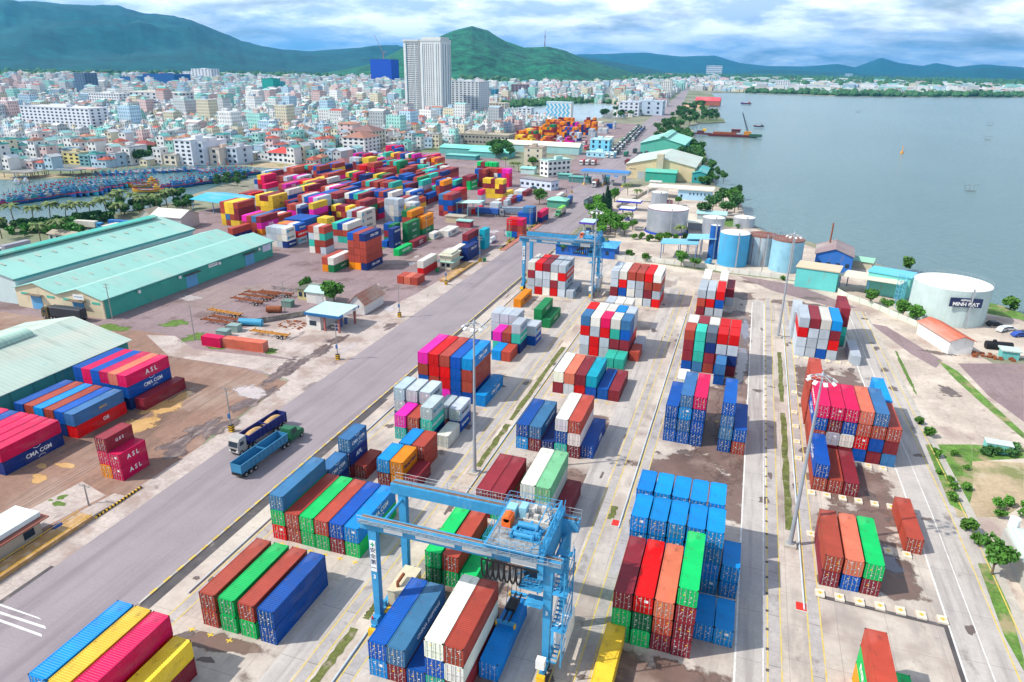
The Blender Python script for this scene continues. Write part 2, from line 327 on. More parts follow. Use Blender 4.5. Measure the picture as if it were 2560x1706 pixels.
yard = [(-73.4, -20), (95, -20), (90, 150), (66, 205), (58, 221.5), (43, 243), (34, 255), (20, 265), (-11, 266.5), (-31, 271.5), (-63, 273.5), (-73.4, 276)]
sheet('yard_concrete', yard, .004, g_concr)
sheets('stacking_area', [rect(-72, 20, -43, 270), rect(-38.5, 20, -19.5, 255), rect(-19.5, 20, 14, 236), rect(14, 20, 37, 236)], .0075, g_conc)
sheet('left_yard', [(-91.3, 130), (-91.3, 420), (-99, 440), (-112, 470), (-140, 470), (-165, 505), (-230, 620), (-300, 530), (-300, 410), (-280, 350), (-262, 300), (-262, 262), (-235, 235), (-300, 130)], .004, g_left)
sheet('dirt_yard', [(-91.3, 20), (-91.3, 82), (-97, 100), (-98, 128), (-112, 131), (-135, 131), (-147, 143), (-235, 140), (-260, 60), (-200, 20)], .0062, g_dirt)
sheet('roadside_strip', [(-91.2, 20), (-91.2, 300), (-96, 300), (-97, 262), (-100, 200), (-104, 178), (-112, 166), (-103, 150), (-98, 128), (-96, 100), (-97, 20)], .010, g_edge)
sheets('concrete_path', [[(-91.3, 128), (-91.3, 141), (-113, 139), (-133, 137), (-145, 143), (-153, 141), (-136, 131), (-112, 131.5)], [(-98, 140), (-98, 172), (-118, 176), (-133, 152), (-128, 141.6)], [(-108.5, 66), (-101.5, 66), (-99.5, 77), (-107, 79)]], .013, g_edge)
sheet('harbour_water', [(-700, 150), (-326, 226), (-309, 244), (-299, 258), (-290, 282), (-292, 305), (-300, 328), (-306, 357), (-306, 420), (-312, 440), (-340, 462), (-352, 430), (-385, 418), (-408, 400), (-400, 350), (-434, 323), (-500, 300), (-900, 250)], .06, g_harb)
sheet('lake_water', [(-442, 1279), (-449, 1404), (-418, 1480), (-379, 1547), (-271, 1485), (-246, 1290), (-223, 1100), (-228, 1010), (-273, 992), (-337, 1110), (-413, 1222)], .06, g_lake)
road = [(-91.3, -20), (-91.3, 330), (-97, 380), (-103, 430), (-107, 470), (-112, 540), (-121, 640), (-132, 840), (-150, 1040), (-172, 1424), (-278, 2950), (-262, 2950), (-140, 1440), (-124, 1080), (-103, 860), (-82, 640), (-79, 560), (-76, 480), (-73.5, 440), (-73.5, -20)]
sheet('main_road', road, .020, g_road)
sheet('port_apron', [(-66, 330), (-73.4, 345), (-73.4, 445), (-60, 470), (-25, 470), (-3, 430), (0, 392), (2, 362), (12, 343), (26, 330), (40, 306), (60, 290), (76, 262), (84, 250), (95, 215), (66, 206), (58, 222), (34, 256), (20, 266), (-31, 273), (-66, 275)], .004, g_concr)
sheet('gate_plaza', [(-180, 640), (-112, 640), (-104, 440), (-112, 436), (-130, 450), (-140, 600)], .012, g_left)
sheet('storage_apron', [(-262, 700), (-150, 664), (-134, 840), (-150, 1000), (-232, 995), (-262, 960)], .004, g_left)
# drain, kerb and edge along the road
kb = MB()
for i in range(60):
    y = 18+i*5
    if y < 58: continue
    kb.box(-73.5, y, .0, -73.15, y+4.9, .16)
struct('road_kerb', kb, g_kerb)
kbb = MB()
for i in range(100):
    y = 60+i*2.6; kbb.box(-73.52, y, .165, -73.13, y+1.3, .172)
struct('kerb_paint', kbb, MAT('kerb_yellow', (.55, .40, .08), .8, 0, .35, .8))
sheets('road_drain', [rect(-73.1, 56, -71.3, 128), rect(-73.1, 128, -72, 275), [(-91, 20), (-92.5, 20), (-92.0, 60), (-91.2, 60)]], .014, g_drain)
sheets('yard_gutter', [rect(13.1, 20, 13.25, 64), rect(-12.2, 20, -12.0, 62), [(17, 92.2), (33.5, 91.6), (34, 90.9), (17, 91.4)], [(33.4, 60), (34, 60), (34, 92), (33.4, 92)]], .022, g_drain)
# crane runways and truck lanes
RW = (-67.0, -44.6, -39.3, -16.3, -11.7, 11.2, 16.5)
sheets('crane_runway', [rect(x-.75, 25, x+.75, 258 if x < -60 else 240) for x in RW], .0165, g_runw)
sheets('truck_lane', [rect(-49.3, 25, -45.8, 262), rect(-21.6, 25, -17.6, 240), rect(6.4, 25, 10.2, 236)], .0145, g_lane)
sheets('perimeter_lane', [[(34.2, 25), (34.2, 128), (33, 190), (31.5, 236), (39.5, 236), (40.8, 200), (42.5, 150), (43.5, 120), (43.8, 25)]], .0155, g_lane)
yl = [rect(x+s-.09, 25, x+s+.09, 258 if x < -60 else 238) for x in RW for s in (-.85, .85)]
yl += [[(a, 236), (a+.2, 236), (b+.2, 120), (b, 120)] for a, b in ((37.6, 40.4), (39.3, 42.9))]+[rect(40.4, 25, 40.6, 120), rect(42.9, 25, 43.1, 120)]
sheets('yellow_lines', yl, .024, yelm)
sheets('white_lines', [rect(6.2, 25, 6.45, 233), rect(9.7, 25, 9.85, 233), rect(10.05, 120, 10.2, 233)]+[[(34.0, 25), (34.25, 25), (34.25, 128), (34.0, 128)], [(34.0, 128), (34.25, 128), (32.2, 225), (31.95, 225)], rect(37.4, 25, 37.55, 120), [(37.4, 120), (37.55, 120), (35.2, 236), (35.05, 236)]], .0245, whm)
sheets('road_markings', [[-91.52,51.68, -91.10,51.35, -83.33,51.30, -84.11,51.48], [-90.11,50.60, -89.61,50.22, -81.24,50.24, -81.93,50.59], [-88.74,49.54, -88.25,49.17, -80.60,49.02, -81.01,49.37]], .026, whm)
sheets('lane_ticks', [rect(10.1, 60+i*3.7, 10.5, 60.5+i*3.7) for i in range(38)], .0262, g_drain)
gs = []
for (x0, x1, y0, y1, sd_) in ((-42.4, -41.2, 108, 126, 1), (-42.5, -41.3, 128, 173, 2), (13.3, 14.5, 107, 152, 3), (13.3, 14.4, 158, 190, 6), (-15.2, -14.2, 100, 104, 4), (-14.4, -13.4, 52, 60, 5), (-43.2, -42, 52, 64, 7), (-42.6, -41.6, 66, 70, 8)):
    q = random.Random(sd_); n = 14; a = [(x0+q.uniform(-.15, .2), y0+(y1-y0)*i/n) for i in range(n+1)]; b = [(x1+q.uniform(-.2, .15), y0+(y1-y0)*i/n) for i in range(n, -1, -1)]; gs.append(b[::-1]+a[::-1])
sheets('grass_strip', gs, .026, g_grass)
# wet and broken ground inside the stacks
wet = [blob(-1, 117, 11, 11, 11, 40), blob(1.5, 142, 7, 26, 12, 40), blob(-2, 182, 11, 17, 9, 40), blob(0, 212, 9, 12, 8, 40), blob(-29, 109, 9, 6, 7, 40), blob(-29, 160, 8, 3, 6, 30), blob(26, 125, 9, 9, 5, 40), blob(25, 170, 8, 16, 4, 40), blob(-60, 93, 7, 2, 3, 30), blob(1, 62, 11, 10, 2, 40), blob(3.5, 150, 3.2, 32, 13, 40), blob(-27, 132, 9, 5.5, 13, 40), blob(-29, 88, 9, 8, 14, 40), blob(-24, 108, 5, 4, 15), blob(-2, 66, 9, 7, 16, 40), blob(-28, 70, 7, 9, 17, 40), blob(3, 195, 3.4, 16, 18, 40), blob(26, 113, 8, 4.5, 19, 36), blob(25, 160, 7, 9, 20, 40), blob(28, 100, 4, 7, 21, 30), blob(-58, 56, 6, 1.6, 22, 30), blob(2, 240, 7, 4, 24), blob(21, 236, 9, 4, 25), blob(17, 258, 20, 2, 26)]
patches('wet_patches', wet, .0100, g_wet)
patches('standing_water', [blob(4.4, 178, 1.5, 15, 31, 30, .2), blob(4.6, 140, 1.3, 12, 32, 30, .15), blob(4.6, 205, 1.4, 9, 33, 26, .2), blob(28, 104, 2.2, 3.5, 34), blob(24, 154, 4.5, 1.2, 35)], .0132, g_pud)
patches('dark_stains', [blob(29, 74, 2, 1.6, 41), blob(33.0, 66, .8, .8, 42), blob(-69.5, 56, 1.1, .9, 43), blob(-69.6, 65, .5, .5, 45), blob(25.5, 245, 5, 1.6, 46), blob(52, 178, 2, 4, 47), blob(55, 205, 5, 1.5, 48), blob(-44.5, 82, .5, .6, 49), blob(-16, 57, .7, 3, 50), blob(-15.6, 64, .7, 2.6, 51), blob(-52, 148, 1.5, 2.5, 52)]+[blob(q.uniform(-71, 40), q.uniform(30, 235), q.uniform(.3, 1.3), q.uniform(.5, 2.2), i) for q in [random.Random(6)] for i in range(130)], .0192, g_stain, .00001)
patches('yard_puddles', [blob(-103, 120.5, 5, 3.2, 61), blob(-117, 205, 1, 3, 62), blob(-112, 240, 1.2, 3, 63), blob(-118, 236, 1.4, 3.2, 64), blob(-101, 185, 2, 4, 65), blob(-114, 262, 1.5, 4, 66), blob(-108, 300, 3, 4, 67), blob(-150, 285, 3.5, 12, 68), blob(-165, 172, 5, 3, 69), blob(-121, 246, .9, 2.4, 71), blob(-96, 152, 1.6, 5, 70)], .0165, soft_mat('puddle_pale', (.46, .39, .37), .2, .12, .3, .5, .4, .5))
patches('ochre_puddles', [blob(-118.44,80.44, 1.5, .8, 81), blob(-114.41,82.20, 2.2, 1.0, 82), blob(-114.93,77.22, 1.9, 1.6, 83), blob(-114.00,99.11, 4, 4, 84), blob(-115.59,107.64, 3.4, 6, 85), blob(-115.74,113.38, 2, 3, 86)], .0165, g_pudo)
tr = [blob(-99.76,102.18, 3.2, 6, 91, 34, .5), blob(-100.47,95.17, 2.4, 5, 92, 34, .5), blob(-99.25,116.94, 2.2, 6, 93, 34, .5), blob(-102.89,132.99, 2.5, 7, 94, 34, .5), blob(-102.01,139.54, 2, 5, 95, 34, .5), blob(-101.28,147.59, 1.6, 5, 96, 30, .5), blob(-101.67,155.85, 1.5, 5, 97, 30, .4), blob(-93.43,170.83, 1.5, 3, 98), blob(-142.56,190.66, 6, 1.8, 99), blob(-74.6, 62, .9, 7, 100, 30, .4), blob(-112.26,202.52, 2, 2.5, 101)]
patches('mud_patches', tr, .0145, soft_mat('mud_dark', (.12, .085, .08), .5, .35, .5, .35, .35, dirt=[((.30, .23, .20), .8, .5, .62, .7, (1, .3, 1))]))
patches('lawn_patches', [blob(-139.25,144.14, 3.5, 3.5, 111), blob(-113.74,142.91, 2.4, 2, 112), blob(-128.73,139.59, 3, 1.0, 113), blob(-165.75,141.93, 5, 3, 114, 30), blob(-152.48,151.11, 4, 3, 115), blob(-106.18,74.11, .9, .8, 116), blob(-104.86,72.37, 1.2, .7, 117), blob(-107.22,72.74, .6, .5, 118), blob(-137.92,231.27, 3, 5, 119, 30), blob(-141.66,254.64, 3, 8, 120, 30), blob(-128.84,274.84, 2, 4, 121, 24), blob(-95.5, 305, 1, 26, 124)], .0175, soft_mat('grass_tufts', (.10, .17, .03), .95, .35, .6, .45, .5))
sheets('lawn_verge', [[41.35,147.19, 50.47,150.51, 46.23,131.00, 43.30,122.37, 41.14,124.53], [50.53,150.53, 60.41,152.79, 58.98,147.75, 48.81,142.82], [41.53,107.98, 44.53,109.04, 42.12,88.08, 41.45,85.72, 40.86,91.87], [53.53,200.01, 57.04,192.63, 59.73,175.58, 62.45,160.02, 61.56,156.87, 58.12,171.59, 55.10,186.83], [79.59,263.20, 84.82,259.12, 88.54,252.30, 86.56,245.31, 77.67,248.13, 76.11,252.41]], .0178, g_verge)
patches('lawn_depot', [blob(-5.80,364.91, 9, 12, 123, 30), blob(44.16,187.83, .5, 14, 122, 30, .1)], .018, g_verge2)
sheets('scrub_ground', [[49.14,143.56, 58.40,145.68, 53.69,129.04, 49.18,123.53, 41.54,120.79, 41.64,129.35]], .0159, g_scrub)
sheets('right_asphalt', [[58.29,198.45, 75.09,204.73, 64.09,165.80, 60.45,178.48], [40.36,224.68, 44.87,223.50, 54.87,199.39, 52.16,192.92, 47.83,201.32], [0.34,265.01, 20.58,260.24, 38.54,239.61, 33.62,236.06, 12.65,249.24]], .0145, g_left)
# brick gutter at the right edge
sheets('edge_drain', [[(43.6, 25), (44.8, 25), (44.6, 125), (41.6, 210), (40.6, 236), (40.2, 236), (40.9, 210), (43.2, 125)]], .019, g_kerb)

# ------------------------------------------------------------ shipping containers
CC = {'r': ('brick red', (0.340, 0.048, 0.027)), 'm': ('maroon', (0.200, 0.015, 0.025)), 'R': ('bright red', (0.580, 0.000, 0.000)), 'k': ('crimson', (0.580, 0.000, 0.074)), 's': ('silver grey', (0.400, 0.450, 0.500)), 'w': ('cream white', (0.620, 0.600, 0.540)),
      'y': ('yellow', (0.720, 0.487, 0.031)), 'o': ('orange', (0.720, 0.219, 0.000)), 'p': ('magenta', (0.660, 0.013, 0.342)), 'g': ('bright green', (0.000, 0.420, 0.095)), 'G': ('dark green', (0.006, 0.160, 0.049)), 't': ('teal green', (0.029, 0.400, 0.305)),
      'b': ('royal blue', (0.000, 0.068, 0.330)), 'n': ('navy blue', (0.004, 0.023, 0.140)), 'c': ('sky blue', (0.000, 0.214, 0.560)), 'a': ('steel blue', (0.035, 0.141, 0.300)), 'l': ('salmon red', (0.600, 0.144, 0.081)), 'L': ('pale green', (0.182, 0.500, 0.267)), 'd': ('slate grey', (0.100, 0.130, 0.170)), 'e': ('turquoise', (0.000, 0.326, 0.420))}
CW, CH, TH = 1.22, 2.66, 2.72
def cont_body(Ln):
    b = MB(); pw = .14
    for x in (-CW, CW-pw):
        for y in (0, Ln-pw): b.box(x, y, 0, x+pw, y+pw, CH, 0)
        b.box(x, pw, 0, x+pw, Ln-pw, .16, 0); b.box(x, pw, CH-.12, x+pw, Ln-pw, CH, 0)
    for x in (-CW-.012, CW-.16):
        for y in (-.012, Ln-.165):
            for z in (-.003, CH-.117): b.box(x, y, z, x+.172, y+.178, z+.12, 1)
    b.box(-CW+pw, 0, 0, CW-pw, pw, .15, 0); b.box(-CW+pw, 0, CH-.13, CW-pw, pw, CH, 0); b.box(-CW+pw, Ln-pw, 0, CW-pw, Ln, .15, 0); b.box(-CW+pw, Ln-pw, CH-.13, CW-pw, Ln, CH, 0)
    n = int((Ln-2*pw)/.30); st = (Ln-2*pw)/n; prof = []
    for i in range(n):
        y = pw+i*st; prof += [(y, 0), (y+st*.35, 0), (y+st*.5, -.055), (y+st*.85, -.055)]
    prof.append((Ln-pw, 0))
    for s in (-1, 1):
        k = len(b.v)
        for y, d in prof: x = s*(CW-.02+d); b.v += [(x, y, .16), (x, y, CH-.12)]
        for i in range(len(prof)-1):
            q = (k+2*i, k+2*i+2, k+2*i+3, k+2*i+1); b.f.append(q if s > 0 else q[::-1]); b.m.append(0)
    k = len(b.v)
    for y, d in prof: z = CH-.02+d*.4; b.v += [(-CW+pw, y, z), (CW-pw, y, z)]
    for i in range(len(prof)-1): b.f.append((k+2*i, k+2*i+1, k+2*i+3, k+2*i+2)); b.m.append(0)
    b.face([(CW-pw, Ln-.05, .15), (-CW+pw, Ln-.05, .15), (-CW+pw, Ln-.05, CH-.13), (CW-pw, Ln-.05, CH-.13)], 0)
    b.face([(-CW+pw, .02, .1), (-CW+pw, Ln, .1), (CW-pw, Ln, .1), (CW-pw, .02, .1)], 1)
    return b.mesh('container_body_%d' % Ln, [paint, dark])
def cont_door():
    b = MB(); w_ = 1.07
    b.box(.015, .03, .16, w_, .07, CH-.14, 0)
    for i in range(5): z = .24+i*.46; b.box(.07, .015, z, w_-.06, .03, z+.26, 0)
    return b.mesh('container_door', [paint])
def cont_rods():
    b = MB()
    for x in (.22, .80):
        b.box(x-.022, -.022, .10, x+.022, .012, CH-.08, 0)
        for z in (.35, 1.0, 1.75, 2.35): b.box(x-.07, -.028, z, x+.07, .013, z+.06, 0)
        b.box(x-.04, -.05, 1.15, x+.30, -.03, 1.20, 0)
    return b.mesh('lock_rods', [rodm])
def cont_plates(v):
    b = MB(); q = random.Random(v)
    for i in range(4): x = q.uniform(.12, .8); z = q.choice((1.35, 1.55, 1.95, 2.2, .6)); b.box(x, -.004, z, x+q.uniform(.08, .26), .014, z+q.uniform(.06, .15), q.choice((0, 0, 1)))
    return b.mesh('data_plate', [platem, platey])
BODY = {12: cont_body(12.19), 6: cont_body(6.06)}
DOOR = cont_door(); RODS = cont_rods(); PLATE = [cont_plates(i) for i in range(6)]
BIGP = MB(); BIGP.box(.12, -.004, 1.72, .62, .012, 2.12, 0); BIGP.box(.12, -.005, 1.0, .34, .011, 1.2, 1); BIGP = BIGP.mesh('number_plate', [platem, platey])
logoM = {'w': letm, 'b': letb, 'n': letn, 'r': letr}
# lettering keys: text, size, ink
LT = {'CMA': ('CMA CGM', 1.15, 'w'), 'MSK': ('MAERSK', 1.25, 'n'), 'EVG': ('EVERGREEN', 1.2, 'w'), 'UAS': ('U A S C', 1.0, 'w'), 'ONE': ('ONE', 1.55, 'w'), 'APL': ('APL', 1.5, 'w'), 'ASL': ('A S L', 1.5, 'w'), 'COS': ('COSCO', 1.25, 'n'), 'HSD': ('HAMBURG SÜD', 1.15, 'w'),
      'HPL': ('Hapag-Lloyd', 1.15, 'n'), 'SIT': ('SITC', 1.6, 'w'), 'CSH': ('CHINA SHIPPING', .9, 'w'), 'SAF': ('Safmarine', 1.2, 'w'), 'MSC': ('msc', 1.3, 'n'), 'GES': ('G E S', 1.0, 'w'), 'DII': ('OII', 1.1, 'w'), 'SEC': ('SEACO', .6, 'y'), 'CAR': ('Caronte', 1.0, 'w'), 'tex': ('tex', .8, 'w'), 'MSN': ('MATSON', 1.2, 'b')}
TN = ('bottom', 'second', 'third', 'fourth', 'fifth'); CN = ('first', 'second', 'third', 'fourth', 'fifth', 'sixth', 'seventh', 'eighth', 'ninth')
CONT = []
def B(desc, x, y, tiers, ln, cols, pitch=2.62, txt=None, side='R', flip=False, rz=0, grp=None, anchor='top'):
    """cols: one string of colour keys per column, top to bottom, every column standing on the ground"""
    n = len(cols)
    for c, s in enumerate(cols):
        for k, ch in enumerate(s):
            tier = len(s)-1-k
            if n == 1: a = 'standing alone' if len(s) == 1 else '%s of a single stack' % TN[tier]
            else: a = '%s tier, %s column' % (TN[tier] if tier < len(s)-1 or len(s) == 1 else 'top', CN[c])
            if ch == '.': continue
            CONT.append(dict(x=x+CW+c*pitch, y=y, z=tier*TH, ln=ln, ch=ch, lab='%s container, %s, %s' % (CC[ch][0], a, desc), txt=(txt or {}).get((c, k)), side=side, rz=rz, big=abs(x+120) < 60 and y < 130))
# row beside the road, near to far
B('long block at bottom left corner', -68.0, 38.9, 3, 12, ['cbb', 'yyy', 'kRR'], 2.80)
B('low stack in bottom left corner', -59.5, 38.6, 2, 12, ['ym'])
B('two high block near bottom left', -62.2, 58.0, 2, 12, ['rr', 'gg', 'rg', 'bb'], 3.05)
B('six wide block left of near crane', -64.8, 76.9, 2, 12, ['agR', 'rr', 'gg', 'rg', 'bm', 'cg'], 2.62, {(5, 0): 'CMA', (5, 1): 'EVG'})
B('short stack behind six wide block', -64.8, 89.9, 2, 6, ['an'], txt={(0, 0): 'CMA'})
B('tall short stack beside road kerb', -64.3, 96.2, 3, 6, ['anm'], txt={(0, 0): 'CMA', (0, 1): 'APL'})
B('right beside tall navy stack', -61.8, 97.0, 1, 6, ['r'])
B('short pair behind near crane', -56.6, 96.3, 2, 6, ['cm', 'oo'], 2.6, {(1, 0): 'HPL'})
B('right of orange pair behind crane', -51.4, 96.4, 1, 6, ['m'])
B('pair behind the orange stack', -55.5, 102.7, 2, 6, ['cr', 'rr'], 2.66)
B('short cluster left of tall mast', -61.5, 112.5, 2, 6, ['pt', 'rm', 'stn'], 2.9, {(2, 0): 'MSN', (2, 1): 'CSH'})
B('low at right end of short cluster', -52.2, 112.2, 1, 6, ['w'])
B('grey topped row of short cluster', -64.8, 118.8, 3, 6, ['ssn', 'ssn', 'ssm'], 2.95, {(2, 0): 'MSK'})
B('rear corner of the short cluster', -55.2, 118.8, 3, 6, ['sr', 'sb'], 2.9, {(1, 0): 'MSK', (1, 1): 'SAF'})
B('five wide tall block beside the mast', -65.6, 132.2, 4, 12, ['prbb', 'RRrr', 'rRRp', 'bbbb', 'crrb'], 2.66, {(4, 0): 'CMA'})
B('right of the tall mast block', -51.7, 131.8, 1, 12, ['c'], txt={(0, 0): 'CMA'})
B('front pair of the middle cluster', -57.2, 158.0, 1, 6, ['c', 'r'], 2.62)
B('middle row of the middle cluster', -59.2, 164.3, 2, 6, ['pt', 'rm', 'stn'], 2.62, {(2, 0): 'MSN', (2, 1): 'CSH'})
B('low at right of middle cluster', -51.7, 164.6, 1, 6, ['w'])
B('rear row of the middle cluster', -62.1, 171.0, 3, 6, ['ssn', 'ssn', 'ssn', 'sr', 'sb'], 2.56, {(4, 0): 'MSK', (4, 1): 'SAF'})
B('green pair before far crane', -54.3, 185.8, 2, 12, ['GG', 'G'], 2.6, {(0, 0): 'UAS', (1, 0): 'UAS'})
B('near left leg of far crane', -65.4, 200.6, 1, 12, ['o'], txt={(0, 0): 'HPL'})
B('five wide block under far crane', -65.6, 215.9, 4, 12, ['wmss', 'RssR', 'mssw', 'swmR', 'sRss'], 2.62, {(4, 0): 'MSK', (4, 1): 'HSD', (4, 2): 'MSK'})
B('inside far crane right leg', -52.1, 215.2, 1, 12, ['s'], txt={(0, 0): 'MSK'})
# second row
B('six wide block right of far crane', -37.8, 216.0, 4, 12, ['ssmm', 'wRbs', 'rsws', 'rssw', 'Rrms', 'wrsR'], 2.70, {(5, 0): 'MSK', (5, 2): 'MSK'})
B('grey topped row behind centre block', -34.6, 192.0, 3, 6, ['swm', 'wsr', 'wss'], 2.6)
B('rear row of centre tall block', -36.8, 176.2, 4, 6, ['RRss', 'wsRR', 'wRss', 'cssm', 'ssRm'], 2.64)
B('front row of centre tall block', -36.8, 169.8, 4, 6, ['aRss', 'wsRR', 'kRss', 'wtmm', 'abmm'], 2.64)
B('beside the centre tall block', -23.5, 169.8, 1, 6, ['r'])
B('behind low red by centre block', -23.5, 176.2, 2, 6, ['s'])
B('low teal pair before centre block', -28.9, 163.4, 1, 6, ['t', 't'], 2.6)
B('four wide block right of grass strip', -37.2, 144.6, 2, 12, ['wm', 'lw', 'mR', 'eb'], 2.6)
B('low pair at end of four wide', -26.7, 144.7, 1, 12, ['b', 'm'], 2.64)
B('middle mixed block of second row', -37.2, 117.2, 3, 12, ['bc', 'am', 'n', 'wbt', 'rwm'], 2.62, {(1, 0): 'CSH'})
B('low end of middle mixed block', -24.2, 118.2, 1, 12, ['b'], txt={(0, 0): 'APL'})
B('block behind near crane girder', -36.4, 93.3, 3, 12, ['mm', 'mg', 'm', 'wmp', 'LwG', 'm'], 2.55)
B('block under the near crane', -37.6, 75.8, 2, 12, ['gG', 'rg', 'g'], 2.72, {(2, 0): 'EVG'})
B('mixed block at bottom edge centre', -36.9, 57.9, 3, 12, ['bc', 'am', 'b', 'wbt', 'rwm'], 2.55, {(1, 0): 'CSH'})
B('beneath the near crane spreader', -23.9, 62.0, 1, 12, ['c'])
B('behind the bottom centre block', -34.4, 71.2, 1, 6, ['c'])
# third row
B('far block third row left part', -10.3, 214.0, 3, 12, ['srm', 'sRs', 'Rbs'], 2.72)
B('behind far block of third row', -10.0, 227.4, 3, 12, ['wmm'])
B('rear right of far third row', -2.2, 227.0, 2, 12, ['ms'])
B('behind red end of far third', -4.7, 227.4, 3, 12, ['wmm'])
B('rear row of striped third block', -10.0, 175.0, 4, 6, ['wmmb', 'mtta', 'wnmr', 'RsRb', 'Rsnm'], 2.64)
B('striped block of third row', -10.2, 168.6, 4, 6, ['rmmb', 'ttta', 'dnmr', 'Rsmb', 'Rsnm'], 2.66)
B('steel blue pair before striped block', -1.9, 162.4, 2, 6, ['ab'])
B('white topped pair third row', -9.6, 150.6, 2, 6, ['ws', 'ws'], 2.3)
B('four blue stacks third row left', -9.9, 130.4, 4, 12, ['bbb', 'acab', 'kbbb'], 2.62)
B('blue stacks beside wet lane', .9, 129.8, 3, 12, ['baab', 'br'], 2.66)
B('front of blue third row stacks', -10.6, 121.1, 1, 12, ['bb'])
B('rear row of blue square block', -10.2, 93.8, 4, 6, ['cccc']*5, 2.68)
B('front row of blue square block', -9.9, 86.8, 4, 6, ['cccc']*5, 2.66)
B('low stack right of blue block', 3.5, 87.0, 2, 6, ['cc'])
B('striped front block of third row', -9.7, 73.6, 4, 12, ['mgg', 'RGg', 'lrm', 'gmmm'], 2.66, None)
B('low blue pair beside front block', .8, 77.4, 1, 6, ['c', 'c'], 2.55)
B('bottom edge left of third row', -10.2, 61.6, 1, 12, ['y'])
# fourth row
B('block beside the far right lamp', 17.5, 189.0, 4, 12, ['sRss', 'msss', 'wssb', 'cmRs'], 2.62, {(0, 0): 'MSK', (0, 1): 'HSD', (0, 2): 'MSK'}, 'L')
B('rear stack at far right block', 17.0, 202.0, 3, 12, ['sss'], side='L', txt={(0, 0): 'MSK'})
B('rear end of far right block', 28.5, 201.5, 4, 12, ['mmtt'])
B('grey single beside far right block', 31.0, 187.3, 1, 12, ['s'], side='L')
B('wide block behind the right lamp', 18.2, 135.0, 4, 12, ['kbrr', 'kmsm', 'kbwm', 'lrRb', 'arbm', '.'], 2.60, {(0, 0): 'HSD', (0, 1): 'CMA'}, 'L')
B('right end of right lamp block', 31.2, 134.9, 3, 12, ['rma'])
B('rear stack of right lamp block', 18.0, 148.0, 4, 12, ['rrrr'], side='L')
B('rear right of lamp block', 31.4, 148.0, 3, 12, ['cbb'], side='L')
B('low front of right lamp block', 18.0, 121.4, 2, 12, ['br', 'r', 'm'], 2.62, {(0, 0): 'CMA'}, 'L')
B('three wide block on pads', 17.7, 94.5, 2, 12, ['rm', 'lb', 'gm'], 2.74, None, 'L')
B('lone box on right concrete pads', 31.0, 107.3, 1, 12, ['r'], side='L')
B('stack at bottom right corner', 20.4, 65.0, 3, 12, ['rgo'], side='L', txt={(0, 1): 'EVG'})
B('low beside bottom right stack', 24.0, 65.0, 1, 12, ['g'], side='L')
# left yard: corner blocks by the pale warehouse
B('rear block beside pale warehouse', -135.5, 104.0, 3, 12, ['bbn', 'kkt', 'bbn', 'kbn', 'lbn', 'kbn'], 2.47, {(5, 0): 'ASL', (5, 1): 'CMA'})
B('low end of pale warehouse block', -120.3, 104.7, 1, 12, ['m'])
B('middle block beside pale warehouse', -136.6, 90.5, 2, 12, ['bn', 'rn', 'cn', 'rn', 'bn', 'aR'], 2.67, {(5, 0): 'SEC', (5, 1): 'DII'})
B('front block at left picture edge', -136.9, 75.8, 2, 12, ['kk', 'bb', 'kk', 'kk', 'kn', 'kn'], 2.6, {(5, 1): 'CMA'})
B('maroon topped stack by dirt yard', -105.0, 81.6, 3, 6, ['mko'], txt={(0, 0): 'GES'})
B('crimson pair by dirt yard', -102.5, 81.6, 2, 6, ['kk'], txt={(0, 0): 'ASL', (0, 1): 'ASL'})
# left storage yard behind the big warehouses (top near-left corner of each block measured, then lattice)
def Y(desc, x, y, tiers, ln, cols, pitch=2.5, txt=None, rz=0): B(desc, x, y, tiers, ln, cols, pitch, txt, 'R', rz=rz)
Y('tall yellow block nearest the harbour', -229.38,264.97, 4, 12, ['rryy', 'yyar', 'yyry', 'rmmy'])
Y('before the tall yellow block', -205.81,240.52, 2, 12, ['rn'], txt={(0, 0): 'x', (0, 1): 'SAF'})
Y('magenta cornered block of storage yard', -209.03,254.05, 3, 12, ['prm', 'rrm', 'arr', 'mpo'], 2.5, {(3, 1): 'ONE'})
Y('behind magenta cornered block', -209.5, 268.5, 2, 12, ['rw', 'ww', 'rw'], 2.5)
Y('pale short block of storage yard', -185.18,238.64, 3, 6, ['Rww', 'sss', 'ssw', 'sws', 'wwn'][1:], 2.48, {(3, 0): 'MSK', (3, 1): 'MSK', (3, 2): 'SAF'})
Y('behind the pale short block', -185.0, 246.2, 3, 6, ['oRs', 'lrs', 'wRs', 'bRs'], 2.5, {(3, 0): 'SAF', (3, 1): 'HSD', (3, 2): 'MSK'})
Y('blue roofed long block', -188.0, 255.2, 3, 12, ['brb', 'brb', 'brb', 'bRb'], 2.5)
Y('short block right of pale one', -163.09,235.96, 4, 6, ['rstw', 'wwrr', 'rtrs', '.'], 2.5)
Y('right end of that short block', -156.4, 236.2, 3, 6, ['trc'], txt={(0, 0): 'CSH'})
Y('two wide pair in open yard', -143.31,214.04, 2, 12, ['ro', 'wG'], 2.5, {(1, 1): 'UAS'})
Y('five high block near middle yard', -138.6, 220.6, 5, 12, ['rborb', 'brrro', 'rrrro', 'nrrrn'], 2.5, {(3, 0): 'CMA', (3, 4): 'CMA'})
Y('blue pair at the yard front', -131.40,228.35, 1, 12, ['b', 'b'], 2.5, {(1, 0): 'APL'})
Y('behind blue pair at yard front', -129.97,243.84, 1, 12, ['g'], txt={(0, 0): 'EVG'})
Y('second behind blue pair at front', -130.17,258.20, 1, 12, ['m'], txt={(0, 0): 'SIT'})
Y('behind the five high block', -137.3, 238.0, 1, 6, ['r'])
